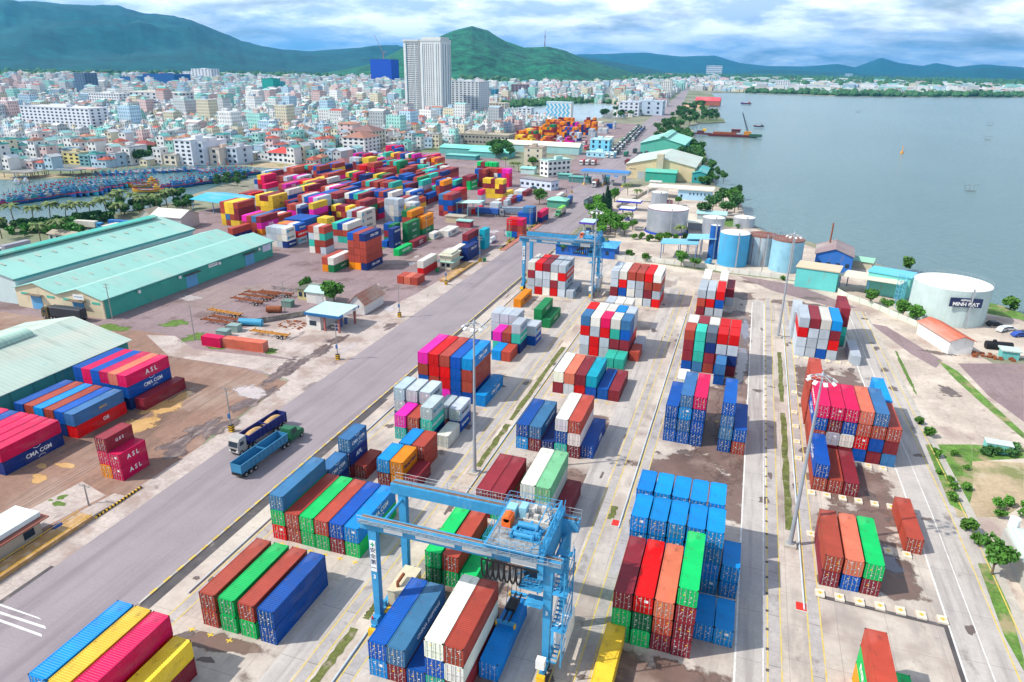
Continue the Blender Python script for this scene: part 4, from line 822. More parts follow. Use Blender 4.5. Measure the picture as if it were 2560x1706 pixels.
    for i in range(5): m.beam((b-3+i*.7, -.6, zt-1.6-i*.5), (b+.2, D*.3, zt-1.0-i*.4), .12, .12); m.beam((b-.2, i*1.2-.6, zt-3.4), (b+.4, i*1.2-.2, ztop+.4), .12, .16)
    m.box(b-2.4, -1.1, zt-2.9, b+.4, .3, zt-2.75); m.box(b-1.6, -1.4, zt-5.0, b+.6, .6, zt-4.85); rail(m, (b-2.4, -1.1, zt-2.8), (b+.4, -1.1, zt-2.8), 1.1, .9, 0, .03); rail(m, (b-1.6, -1.4, zt-4.9), (b+.6, -1.4, zt-4.9), 1.1, .9, 0, .03)
    m.part(tp, 'access_platform', crane_b)
    m = MB(); m.box(b-2.2, .4, zt-2.7, b-.4, 2.6, zt-.5, 0); m.box(b-2.25, .35, zt-2.2, b-.35, 2.65, zt-1.3, 1); m.part(tp, 'operator_cabin', [crane_b, glass])
    cb_ = MB()
    for i in range(7):
        x_ = a-.1+i*.72; pr = None
        for j in range(9):
            an = math.pi*j/8; p_ = (x_+.34-.34*math.cos(an), -1.1, zt-.1-2.4*math.sin(an)**.7)
            if pr: cb_.tube(pr, p_, .13, 5)
            pr = p_
    cb_.beam((a-.2, -1.1, zt+.1), (b, -1.1, zt+.1), .15, .2); cb_.part(tp, 'festoon_cable', black)
    # ropes, head block and spreader
    m = MB(); cx_ = spx-x0; cy_ = 6.2-(y0-62.0) if y0 < 100 else D/2
    for dx in (-.9, .9):
        for dy in (-1.0, 1.0): m.tube((tx-.5+dx*.5, D/2+dy, ztop+.2), (cx_+dx*.7, cy_+3.3+dy, sp_z+.95), .035, 4)
    m.part(t, 'hoist_rope', black)
    m = MB(); m.box(cx_-.7, cy_+2.2, sp_z+.55, cx_+.7, cy_+4.4, sp_z+.95, 2); m.box(cx_-.5, cy_+.2, sp_z+.2, cx_-.3, cy_+6.0, sp_z+.45, 2); m.box(cx_+.3, cy_+.2, sp_z+.2, cx_+.5, cy_+6.0, sp_z+.45, 2)
    for s in (.05, 1):
        m.box(cx_-1.2, cy_+s*6.0-.2, sp_z+.05, cx_+1.2, cy_+s*6.0+.2, sp_z+.45, 0)
        for u in (-1, 1): m.box(cx_+u*1.25-.12, cy_+s*5.9-.2, sp_z-.35, cx_+u*1.25+.12, cy_+s*5.9+.2, sp_z+.3, 1)
    m.part(t, 'spreader', [crane_b, yel, black])
    # slogan and numbers on the left front leg
    p = MB(); p.box(-.42, -.52, zt-6.4, .42, -.46, zt-1.6); pl = p.part(t, 'slogan_board', white)
    cr = MB(); cr.box(-.28, -.56, zt-2.25, .28, -.53, zt-2.1); cr.box(-.07, -.561, zt-2.5, .07, -.529, zt-1.85); cr.part(pl, 'green_cross', MAT('sign_green', (.02, .35, .2)))
    for i, ch in enumerate('安全第一'): letter(pl, ch, .8, 'F', (0, -.53, zt-3.1-i*.92), letn, .01, 'character')
    letter(t, '3', .9, 'F', (0, -.47, zt-7.3), letm, .02, 'number'); letter(t, '3', .8, 'F', (W, -.47, zt-6.3), letm, .02, 'number')
    for j, yy in enumerate((0,)): letter(t, '安全', .8, 'R', (.6, D, zt-3), letm, .01, 'characters') if False else None
    return t
crane('near light blue gantry crane with orange hoist cover straddling the second container row', -39.5, -16.3, 65.3, 73.6, 17.6, 18.6, 2.95, -22.68)
crane('far light blue gantry crane above the five wide container block beside the road', -68.2, -44.4, 219.8, 228.2, 18.2, 20.4, 13.4, -50.5)
# ------------------------------------------------------------ tall flood light masts
def mast(x, y, label):
    t = thing('floodlight_mast', label, 'floodlight mast', (x, y, .02), 0, 'tall floodlight masts')
    m = MB(); m.cyl(0, 0, .5, 30.3, .36, 16, 0, .13); m.cyl(0, 0, .45, .6, .55, 16); m.part(t, 'pole', grey, smooth=False)
    MB().box(-.9, -.9, 0, .9, .9, .45).part(t, 'plinth', g_kerb)
    h = MB(); R_ = 1.6
    for i in range(16): a, b = 2*math.pi*i/16, 2*math.pi*(i+1)/16; h.tube((R_*math.cos(a), R_*math.sin(a), 29.4), (R_*math.cos(b), R_*math.sin(b), 29.4), .05, 4); h.tube((.5*R_*math.cos(a), .5*R_*math.sin(a), 29.7), (.5*R_*math.cos(b), .5*R_*math.sin(b), 29.7), .05, 4)
    for i in range(8): a = math.pi*i/4; h.tube((.1*math.cos(a), .1*math.sin(a), 30.0), (R_*math.cos(a), R_*math.sin(a), 29.4), .04, 4)
    h.cyl(0, 0, 29.9, 30.5, .34, 10, 0, .1); h.tube((0, 0, 30.4), (0, 0, 31.4), .03, 4); hr = h.part(t, 'head_ring', grey)
    for i in range(8):
        a = math.pi*i/4+.2; f = MB(); c, s = math.cos(a), math.sin(a); f.beam((R_*c, R_*s, 29.35), (2.15*c, 2.15*s, 29.0), .55, .22); f.part(hr, 'lamp', white)
mast(-41.5, 105.6, 'tall grey floodlight mast on the grass strip behind the near crane')
mast(13.85, 102.8, 'tall grey floodlight mast nearest the camera on the right, leaning over red containers')
mast(13.65, 202.0, 'tall grey floodlight mast on the right before the turquoise wall')
mast(-43.3, 214.4, 'tall grey floodlight mast at the right leg of the far crane')
# cable and pipe ducts, red hatches, pads, twist-lock boxes
def pipe(x, y0, y1, label):
    m = MB(); m.tube((x, y0, .16), (x, y1, .16), .13, 8)
    single('cable_pipe', m, grey if False else MAT('pipe_pale', (.50, .56, .60), .4, 0, .15, .4), label, 'pipe', group='pale pipes along the crane runways')
pipe(-68.4, 62, 218, 'pale pipe beside the drain next to the main road')
pipe(-40.6, 52, 78, 'pale pipe under the left leg of the near crane')
pipe(-40.5, 98, 208, 'pale pipe right of the long grass strip with the first mast')
pipe(-13.0, 98, 214, 'pale pipe between second and third container rows')
pipe(15.3, 88, 214, 'pale pipe beside the two right hand masts')
for i, (x, y, l) in enumerate(((-41.2, 98.2, 'red hatch plate behind the near crane'), (-13.6, 99.2, 'red hatch plate left of the blue square container block'), (14.9, 88.6, 'red hatch plate at the foot of the nearest right mast'))):
    m = MB(); m.box(-.7, -.8, 0, .7, .8, .08, 0); m.box(-1.0, -1.1, 0, 1.0, 1.1, .04, 1); single('hatch_cover', m, [redm, g_kerb], l, 'hatch', (x, y, .03), group='red hatch plates in the apron')
pads = [(17.6+i*2.65, y, ) for y in (92.3,) for i in range(7)]+[(17.2+i*2.6, 106.9) for i in (0, )]+[(25.9+i*2.7, 106.3) for i in range(3)]+[(18+i*2.6, 120.0) for i in range(6)]+[(26.4+i*2.6, 133.6) for i in range(3)]+[(16.3, 132+i*7) for i in range(4)]+[(18+i*2.6, 187.7) for i in range(6)]+[(16.7+i*5, 164) for i in range(3)]
PL = []
for (n_, w_) in ((7, 'before the three wide block'), (1, 'behind the three wide block'), (3, 'behind the green topped box'), (6, 'before the low front of right lamp block'), (3, 'before the right lamp block'), (4, 'left of the right lamp block'), (6, 'before the far right block'), (3, 'in the open ground between right blocks')):
    PL += ['concrete pad with yellow cross, %s one %s' % (ORD[k_], w_) for k_ in range(n_)]
for i, (x, y) in enumerate(pads):
    m = MB(); m.box(-.62, -.75, 0, .62, .75, .28, 0); m.box(-.32, -.10, .28, .32, .10, .31, 1); m.box(-.10, -.32, .281, .10, .32, .312, 1)
    single('concrete_pad', m, [g_conc if False else MAT('pad_concrete', (.62, .56, .46), .9, 0, .15, 1) if i == 0 else bpy.data.materials['pad_concrete'], yel], PL[i], 'concrete pad', (x, y, .02), group='concrete pads with yellow crosses')
crosses = [(-66, 76+1.2*0, 0)]
ycr = MB()
for (x0, y, n, p) in ((-62.6, 75.9, 6, 2.62), (-62, 95.0, 6, 2.62), (-37, 143.3, 6, 2.62), (-37, 168.4, 6, 2.62), (-65, 156.6, 5, 2.62), (-54, 130.6, 3, 2.62), (-10, 213, 4, 2.7), (-36, 215, 6, 2.7), (-62, 214.6, 6, 2.62), (-30, 92.4, 4, 2.62), (-63, 56.6, 3, 3), (-60, 184, 4, 2.62), (-5, 142.7, 3, 2.66)):
    for i in range(n): x = x0+i*p; ycr.box(x-.5, y-.09, .03, x+.5, y+.09, .06); ycr.box(x-.09, y-.4, .031, x+.09, y+.4, .061)
struct('stacking_marks', ycr, MAT('mark_yellow', (.72, .50, .06), .7, 0, .2, 2))
# ------------------------------------------------------------ trucks
def wheel_me():
    m = MB(); n = 16
    for sx_ in (-.15, .15):
        for i in range(n): a = 2*math.pi*i/n; m.v.append((sx_, .5*math.cos(a), .5*math.sin(a)))
    for i in range(n): j = (i+1) % n; m.f.append((i, j, n+j, n+i)); m.m.append(0)
    for k, sgn in ((0, -1), (n, 1)):
        c = len(m.v)
        for i in range(n): a = 2*math.pi*i/n; m.v.append((sgn*.16, .27*math.cos(a), .27*math.sin(a)))
        for i in range(n): j = (i+1) % n; m.f.append((k+i, c+i, c+j, k+j) if sgn < 0 else (k+i, k+j, c+j, c+i)); m.m.append(0)
        m.f.append(tuple(range(c, c+n)) if sgn > 0 else tuple(range(c+n-1, c-1, -1))); m.m.append(1)
    return m.mesh('wheel', [tyre, rodm])
WH = wheel_me()
def truck(label, x, y, rz, cab, box, load, bonnet=False, L_=11.5, kind='tipper', group='trucks on the port road', hi=True, inside=None):
    """front of the truck points to +y; origin on the ground under the middle of the trailer"""
    t = thing('cargo_truck', label, 'truck', (x, y, .03), rz, group); h = L_/2
    c = MB(); yc = h+.5
    if bonnet:
        c.ext([(yc, .7), (yc+4.2, .7), (yc+4.2, 1.5), (yc+3.9, 1.9), (yc+2.3, 2.05), (yc+2.0, 2.9), (yc+1.6, 3.25), (yc, 3.3)], -1.15, 1.15, 0, 'x'); wy = yc+3.4; ws = (yc+2.03, yc+2.28)
    else:
        c.ext([(yc, .6), (yc+2.3, .6), (yc+2.35, 1.7), (yc+2.1, 3.0), (yc+1.7, 3.5), (yc, 3.6)], -1.2, 1.2, 0, 'x'); wy = yc+1.5
    cb = c.part(t, 'cab', objs, cab)
    g = MB()
    if bonnet: g.face([(-1.0, yc+2.31, 2.1), (1.0, yc+2.31, 2.1), (1.0, yc+2.04, 2.85), (-1.0, yc+2.04, 2.85)][::-1])
    else: g.face([(-1.08, yc+2.36, 1.85), (1.08, yc+2.36, 1.85), (1.08, yc+2.14, 2.9), (-1.08, yc+2.14, 2.9)][::-1])
    for s in (-1, 1): g.face([(s*1.215, yc+.7, 2.0), (s*1.215, yc+1.8, 2.0), (s*1.215, yc+1.6, 2.8), (s*1.215, yc+.7, 2.8)][::s])
    g.part(cb, 'window', glass)
    if hi:
        for s in (-1, 1): e = yc+(4.21 if bonnet else 2.34); MB().box(s*.85-.2, e, .9, s*.85+.2, e+.05, 1.15).part(cb, 'headlight', letm)
        MB().box(-.7, yc+(4.2 if bonnet else 2.33), 1.0, .7, yc+(4.24 if bonnet else 2.37), 1.5).part(cb, 'grille', dark)
    f = MB(); f.box(-.45, -h, .75, .45, wy+.3, 1.05); f.box(-1.2, -h, .6, 1.2, -h+.15, 1.0); f.part(t, 'chassis', dark)
    ys = [-h+1.1, -h+2.4, -h+3.7, h-1.6, h-.4, wy] if L_ > 9 else [-h+1, -h+2.3, wy]
    for yy in ys:
        for s in (-1, 1): inst(t, 'wheel', WH, None, (s*1.05, yy, .5))
    b = MB(); z0, z1 = 1.15, 3.0
    if kind == 'tipper':
        b.box(-1.22, -h, z0, 1.22, h-.4, z0+.12, 0)
        for s in (-1.22, 1.16): b.box(s, -h, z0, s+.06, h-.4, z1, 0)
        b.box(-1.22, -h, z0, 1.22, -h+.06, z1, 0); b.box(-1.22, h-.46, z0, 1.22, h-.4, z1, 0)
        for i in range(int(L_/1.2)): yy = -h+.1+i*1.2; b.box(-1.3, yy, z0, -1.22, yy+.1, z1+.04, 1); b.box(1.22, yy, z0, 1.3, yy+.1, z1+.04, 1)
        b.box(-1.32, -h, z1-.08, -1.16, h-.4, z1+.05, 1); b.box(1.16, -h, z1-.08, 1.32, h-.4, z1+.05, 1); b.box(-1.25, -.06, z1-.3, 1.25, .06, z1, 1)
        bd = b.part(t, 'cargo_body', [objs, objs], box)
        if load:
            for (a0, a1) in ((-h+.3, -.3), (.3, h-.6)):
                l = MB(); nx, ny = 7, 12
                for i in range(ny+1):
                    for j in range(nx+1):
                        u, v = i/ny, j/nx; l.v.append((-1.15+2.3*v, a0+(a1-a0)*u, z0+.9+.95*math.sin(math.pi*u)**.6*math.sin(math.pi*v)**.7+rnd.uniform(-.03, .03)))
                for i in range(ny):
                    for j in range(nx): k = i*(nx+1)+j; l.f.append((k, k+1, k+nx+2, k+nx+1)); l.m.append(0)
                l.part(bd, 'grain_load', MAT('sand_load', (.46, .29, .13), .95, 0, .2, 3) if 'sand_load' not in bpy.data.materials else bpy.data.materials['sand_load'], smooth=True)
    else:
        b.box(-1.22, -h, z0, 1.22, h-.3, 3.75, 0)
        for i in range(int(L_/1.0)): yy = -h+.1+i*1.0; b.box(-1.25, yy, z0, -1.22, yy+.12, 3.7, 0); b.box(1.22, yy, z0, 1.25, yy+.12, 3.7, 0)
        bd = b.part(t, 'cargo_body', objs, box)
        if load: m = MB(); m.ext([(-1.27, 3.7), (1.27, 3.7), (1.0, 3.95), (-1.0, 3.95)], -h-.05, h-.25, 0); m.part(bd, 'tarpaulin', objm, load)
    return t
truck('white cab truck with navy tipper full of yellow grain facing the camera', -86.9, 104.2, math.pi-.06, (.36, .34, .32), (.012, .02, .15), True)
truck('green cab truck with long empty light blue tipper driving away', -81.2, 95.9, -.05, (.02, .13, .06), (.04, .20, .36), False, True, 13.5)
truck('dark truck with black tarpaulin parked before cream gable ends', -182.6, 142.6, math.pi/2+.07, (.10, .08, .04), (.035, .04, .05), (.03, .035, .045), False, 11, 'box')
truck('truck with bright green tarpaulin and pale body leaving the port', -89.31,351.19, math.pi, (.06, .28, .10), (.45, .42, .34), (.16, .48, .04), True, 9.5, 'box')
truck('blue box truck with white cab beside the green roofed kiosk', -93.28,380.91, math.pi, (.65, .66, .66), (.02, .12, .32), (.02, .10, .28), False, 11, 'box')
truck('empty dark tipper with maroon inside driving towards the gate', -82.56,383.83, -.08, (.10, .10, .10), (.10, .16, .17), False, False, 9.5)
truck('white cab truck with brown load coming out under the blue gate', -92.35,449.67, math.pi, (.6, .6, .6), (.20, .10, .07), (.28, .10, .07), False, 9, 'box')
truck('turquoise truck entering under the blue gate canopy', -88.96,465.10, 0, (.1, .3, .28), (.06, .42, .33), (.08, .46, .36), False, 7, 'box')
truck('blue container trailer parked across the middle yard', -123.48,334.19, -math.pi/2, (.2, .2, .22), (.03, .10, .36), False, False, 12.5, 'box')
truck('grey container trailer parked behind the blue trailer', -111.75,340.89, -math.pi/2+.3, (.45, .47, .5), (.24, .32, .40), False, False, 12.2, 'box')
truck('green truck parked on plaza before the long shed', -144.49,625.53, math.pi, (.04, .3, .12), (.04, .3, .12), (.05, .35, .15), False, 7, 'box', hi=False)
truck('red cab truck beside the bright blue office block', -145.55,656.77, math.pi, (.55, .04, .08), (.45, .1, .12), False, False, 7, 'box', hi=False)
truck('second red cab truck behind the bright blue office', -156.18,696.66, math.pi, (.6, .6, .6), (.35, .06, .07), False, False, 8, 'box', hi=False)
for i, (px, py, c) in enumerate(((995, 1010, (.6, .06, .06)), (1050, 1000, (.42, .46, .42)), (1108, 1000, (.45, .08, .08)), (1148, 1000, (.06, .4, .38)))): pass
truck('red truck first in line behind the blue gate', -124.73,550.79, math.pi, (.6, .6, .6), (.5, .05, .05), False, False, 7, 'box', hi=False)
truck('pale green truck second in line behind the blue gate', -120.64,552.72, math.pi, (.6, .6, .6), (.36, .42, .38), False, False, 7, 'box', hi=False)
truck('dull red truck third in line behind the blue gate', -116.32,554.76, math.pi, (.6, .6, .6), (.42, .07, .07), False, False, 7, 'box', hi=False)
truck('maroon tipper right of the others near the cream warehouse', -93.11,569.14, 0, (.3, .1, .1), (.20, .05, .05), False, False, 8, hi=False)
truck('dark green truck alone in the middle of the approach road', -102.91,620.62, 0, (.03, .15, .1), (.02, .17, .10), (.03, .2, .12), False, 9, 'box', hi=False)
# queue of grey trucks: one built, the rest copied
qt = truck('grey truck with dark tarpaulin waiting in the long queue before the gate', -115.38,606.53, math.pi, (.62, .62, .60), (.07, .09, .09), (.06, .075, .08), False, 9, 'box', 'trucks queueing on the approach road', False)
q = random.Random(9)
qp = [(-111.34,608.49)]
x0, y0, x1, y1 = -115.38,606.53, -141.51,932.42
k = 0
for lane in range(3):
    for i in range(15):
        f = (i+(0 if lane else 1))/15.0
        if lane == 2 and i < 7: continue
        x = x0+(x1-x0)*f*1.0+lane*4.4; y = y0+(y1-y0)*f+q.uniform(-1.5, 1.5)
        if x > -112+(-(y-560))*.06+9: continue
        c = copy_tree(qt); c.location = (x, y, .03); k += 1; c['label'] = 'grey truck, %s from the gate in the %s file of the waiting queue' % (ORD[i], ('left', 'middle', 'right')[lane])
        cc = q.choice(((.62, .62, .6), (.62, .62, .6), (.08, .12, .3), (.05, .2, .12), (.3, .3, .32))); bx_ = q.choice(((.05, .07, .07), (.09, .11, .12), (.06, .10, .16), (.05, .12, .09)))
        for ch in c.children:
            if ch.name.startswith('cab'): ch.color = (*cc, 1)
            if ch.name.startswith('cargo'):
                ch.color = (*bx_, 1)
                for g_ in ch.children: g_.color = (*bx_, 1)
rq = truck('dark truck parked in the right hand file beside the green warehouse', -99.74,647.54, 0, (.2, .2, .2), (.06, .07, .08), (.05, .06, .07), False, 8, 'box', 'trucks parked beside the green warehouse', False)
for i in range(6):
    c = copy_tree(rq); c['label'] = 'dark parked truck, %s beyond the first beside the green warehouse' % ORD[i]; c.location = (-87.5-i*.9+(i % 2)*5, 585+i*9, .03)

# ------------------------------------------------------------ tanker, tractor unit, cars
def tank_container(label, x, y):
    t = thing('tank_container', label, 'tank container', (x, y, .02), .0, 'white tank containers beside the road'); f = MB()
    for a in (-1.2, 1.1):
        for b in (0, 5.9): f.box(a, b, 0, a+.1, b+.1, 2.5)
        f.box(a, 0, 0, a+.1, 6, .12); f.box(a, 0, 2.4, a+.1, 6, 2.5)
    for b in (0, 5.9): f.box(-1.2, b, 0, 1.2, b+.1, .12); f.box(-1.2, b, 2.4, 1.2, b+.1, 2.5)
    f.part(t, 'frame', objs, (.06, .12, .3)); m = MB(); m.tube((0, .3, 1.25), (0, 5.7, 1.25), 1.05, 16); m.part(t, 'tank', white)
tank_container('white tank container in a blue frame behind the turquoise stack', -101.51,277.01)
tank_container('white tank container in a blue frame beside the teal box', -99.43,293.43)
def car(label, x, y, rz, col, group='parked cars', L_=4.3):
    t = thing('parked_car', label, 'car', (x, y, .02), rz, group); m = MB(); h = L_/2
    m.ext([(-h, .35), (h, .35), (h, .8), (h*.55, .95), (h*.25, 1.45), (-h*.6, 1.45), (-h*.9, .95), (-h, .85)], -.85, .85, 0, 'x'); b = m.part(t, 'body', objs, col)
    g = MB()
    for s in (-1, 1): g.face([(s*.86, -h*.75, .98), (s*.86, h*.42, .98), (s*.86, h*.2, 1.38), (s*.86, -h*.55, 1.38)][::s])
    g.part(b, 'window', glass)
    for yy in (-h*.6, h*.6):
        for s in (-1, 1): o = inst(t, 'wheel', WH, None, (s*.8, yy, .33)); o.scale = (.7, .66, .66)
    return t
cr_ = car('silver minibus beside the blue lorry near the large tank', 77.17,231.54, -.7, (.5, .52, .54), 'vehicles near the large tank', 5.2)
car('blue lorry cab at the right picture edge', 80.99,228.21, -1.1, (.03, .08, .35), 'vehicles near the large tank', 6)
car('dark blue car under the pale office', -126.22,423.64, 1.3, (.03, .08, .12))
for i, (dx, l) in enumerate(((0, 'black pickup behind the large tank'), (3, 'white pickup behind the large tank'), (6, 'dark grey pickup behind the large tank'), (9, 'silver car behind the large tank'))): car(l, 76+dx, 236-dx*1.1, -1.2, [(.03, .03, .03), (.6, .6, .6), (.08, .08, .09), (.4, .4, .42)][i], 'vehicles near the large tank')
# tanker lorry behind the palms
def tanker(label, x, y, rz, cab, tank):
    t = truck(label, x, y, rz, cab, tank, False, True, 11, 'box', 'lorries parked behind the palms'); 
    return t
t = tanker('blue lorry with long white tank body behind the twin warehouse', -278.13,235.63, -math.pi/2+.12, (.03, .25, .5), (.6, .58, .5)); 
tanker('yellow bonneted lorry cab with blue tipper by the palms', -265.38,242.06, -math.pi/2+.12, (.7, .5, .02), (.03, .15, .42))
tanker('white lorry by the green awning at left edge', -268.42,194.28, math.pi, (.65, .65, .65), (.3, .3, .35))
# trailers (skeletal chassis)
def chassis(label, x, y, rz, col, L_=12):
    t = thing('skeletal_trailer', label, 'trailer', (x, y, .02), rz, 'rusty container trailers parked by the petrol station'); m = MB(); h = L_/2
    for s in (-.45, .45): m.box(s-.1, -h, .95, s+.1, h, 1.3)
    for i in range(7): yy = -h+.2+i*(L_-.5)/6; w_ = 1.2 if i in (0, 3, 6) else .5; m.box(-w_, yy, 1.02, w_, yy+.22, 1.25)
    for yy in (-h+.2, h-.4): m.box(-1.25, yy, 1.25, -1.05, yy+.25, 1.5); m.box(1.05, yy, 1.25, 1.25, yy+.25, 1.5)
    m.box(-.5, h-3.2, .1, -.35, h-3.0, 1); m.box(.35, h-3.2, .1, .5, h-3.0, 1)
    m.part(t, 'frame', rustm if not col else MAT('chassis_yellow_rust', (.48, .22, .04), .8, 0, .35, 1.5))
    for yy in (-h+1.6, -h+2.9):
        for s in (-1, 1): inst(t, 'wheel', WH, None, (s*1.0, yy, .5))
for i, (p, r, c, l) in enumerate((((-120.35,151.94), 1.57, 1, 'yellow rusty trailer chassis alone on the concrete'), ((-143.60,162.06), 1.5, 1, 'yellow rusty trailer chassis nearest the dirt field'), ((-139.46,154.68), 1.55, 0, 'rust red trailer behind the two boxes by the low wall'), ((-138.95,157.69), 1.57, 0, 'rust red trailer along the low wall'),
        ((-144.76,173.92), 1.5, 0, 'rust red trailer at the rear left of the trailer park'), ((-144.77,178.14), 1.57, 0, 'rust red trailer in the middle rear of the park'), ((-144.96,181.54), 1.6, 0, 'rust red trailer second from the rear right'), ((-141.10,183.56), 1.62, 0, 'rust red trailer farthest right near the yellow wall'))): chassis(l, p[0], p[1], r, c)
def loose(label, x, y, rz, ln, ch, txt=None):
    t = thing('shipping_container', label, 'shipping container', (x, y, .03), rz, 'shipping containers stacked in the port'); rgb = CC[ch][1]
    inst(t, 'body', BODY[ln], rgb)
    for s in (-1, 1): d = inst(t, 'door', DOOR, rgb, (0 if s > 0 else -1.085, 0, 0)); inst(d, 'lock_rods', RODS, None)
loose('dusty crimson container lying across by the grass verge', -127.13,141.13, math.pi/2, 6, 'k')
loose('old orange brown container beside the dusty crimson one', -114.66,142.33, math.pi/2+.05, 12, 'l')
for i, (p, l, c) in enumerate((((-132.20,147.45), 'green grey steel bin behind the dusty crimson container', (.2, .3, .28)), ((-132.23,151.99), 'grey green steel bin nearest the blue tank', (.22, .32, .3)), ((-131.29,175.84), 'green switch cabinet at the low wall end', (.12, .22, .18)))):
    m = MB(); m.box(-1.6, -1.2, 0, 1.6, 1.2, 1.9); m.box(-1.7, -1.3, 1.9, 1.7, 1.3, 2.0); single('steel_bin', m, objm, l, 'bin', (p[0], p[1], .02), .1, c)
m = MB(); m.tube((-3.4, 0, 1.1), (3.4, 0, 1.1), 1.0, 14); m.box(-3.2, -.9, 0, -2.9, .9, .6); m.box(2.9, -.9, 0, 3.2, .9, .6); single('water_tank', m, objs, 'light blue tank lying beside the grey green bins', 'tank', (-130.82,157.28, .02), .25, (.05, .30, .48))
m = MB(); m.tube((-2.2, 0, 1.1), (2.2, 0, 1.1), 1.0, 14); m.box(-1.7, -.8, 0, -1.5, .8, .6); m.box(1.5, -.8, 0, 1.7, .8, .6); single('rusty_tank', m, rustm, 'rusty brown tank lying behind the petrol station yard wall', 'tank', (-131.70,169.36, .02), .35)
m = MB(); m.box(-12.5, -.1, 0, 12.5, .1, 1.5); m.box(-12.5, -.16, 1.5, 12.5, .16, 1.6); single('low_wall', m, MAT('old_wall', (.20, .18, .16), .9, 0, .35, .8, dirt=[((.42, .38, .33), .6, .5, .65, .7, None)]), 'stained low wall between the trailers and petrol station', 'wall', (-125.5, 165.0, 0), .86)
for i in range(26):
    pass
m = MB(); q = random.Random(2)
for i in range(60): x, y = q.uniform(-4, 4), q.uniform(-3, 3); s = q.uniform(.1, .45); m.box(x, y, 0, x+s*2, y+s, s*.6)
single('scrap_heap', m, rustm, 'flat heap of rusty scrap on a slab behind the station', 'scrap', (-120.29,161.99, .03))
m.part(None, 'x', rustm) if False else None
# ------------------------------------------------------------ utility poles with painted bases and wires
pw = MAT('pole_concrete', (.30, .28, .26), .85, 0, .2, 1)
POLES = []
def pole(label, x, y, h=10, base=True, arms=2):
    t = thing('utility_pole', label, 'utility pole', (x, y, 0), 0, 'utility poles beside the main road'); m = MB(); m.cyl(0, 0, 0, h, .16, 8, 0, .10); p = m.part(t, 'pole', pw)
    a = MB()
    for k in range(arms): z = h-.4-k*.9; a.box(-1.1, -.06, z, 1.1, .06, z+.12)
    for k in (-1, -.4, .4, 1): a.cyl(k, 0, h-.28, h-.05, .05, 6)
    if arms: a.part(t, 'cross_arm', pw)
    if base:
        b = MB(); b.box(-.42, -.42, 0, .42, .42, 1.5, 0)
        for i in range(3): z = .15+i*.5; b.v += []; b.box(-.44, -.44, z, .44, .44, z+.22, 1)
        b.part(t, 'painted_base', [black, yel])
        MB().box(-.15, -.45, 3.2, .35, -.2, 4.2).part(t, 'switch_box', objs, (.03, .12, .3))
    POLES.append((x, y, h)); return t
pole('concrete pole nearest the camera beside the grain truck', -94.3, 103.5)
pole('concrete pole in front of the petrol station', -94.2, 144.1)
pole('concrete pole before the low row of red boxes', -94.4, 179.1)
pole('concrete pole before the pale weighbridge hut', -94.8, 215.1)
pole('concrete pole before the navy stack behind the hut', -94.8, 247.9)
pole('concrete pole at the far end of the brick verge', -94.4, 282.0)
pole('concrete pole beside the blue block near the road', -93.4, 309.0)
pole('concrete pole near the green roofed kiosk', -95.2, 341.0)
pole('pole with lamps before the pale office', -99.5, 401, 11)
pole('white pole at the left of the blue gate', -100.2, 417, 11)
pole('pole on the grass beside the dusty crimson box', -137.7, 142.4, 10, False)
pole('pole at the corner of the green warehouse', -171.3, 147.2, 11, False)
pole('bare pole behind the blue tank', -128.67,170.52, 10, False, 1)
pole('thin pole standing in the white concrete patch', -99.69,73.74, 4.2, False, 1)
pole('pole with lamp before the orange topped block', -133.13,281.81, 13, False, 1)
pole('thin pole behind the rusty tanks', 9.04,271.80, 9, False, 0)
wm_ = MB()
for a, b in zip(POLES[:7], POLES[1:8]):
    for k in (-1, -.4, .4, 1):
        pr = None
        for i in range(9):
            f = i/8; z = a[2]+(b[2]-a[2])*f-.1-1.2*4*f*(1-f)*.8; p_ = (a[0]+(b[0]-a[0])*f+k, a[1]+(b[1]-a[1])*f, z)
            if pr: wm_.tube(pr, p_, .018, 3)
            pr = p_
a = POLES[0]
for k in (-1, -.4, .4, 1): wm_.tube((a[0]+k, a[1], a[2]-.1), (-96+k, 25, 9.5), .018, 3)
single('overhead_wires', wm_, black, 'thin black wires hung between the poles along the road', 'wires')
# brick verge and guard rail
m = MB(); m.box(-93.6, 268, 0, -91.4, 332, .22); struct('brick_verge', m, MAT('verge_brick', (.38, .15, .11), .9, 0, .2, 1))
m = MB()
for i in range(16): y = 269+i*4; m.box(-94.3, y, 0, -94.1, y+3.6, .5, i % 2)
single('striped_kerb', m, [yel, black], 'black and yellow kerb along the brick verge', 'kerb')
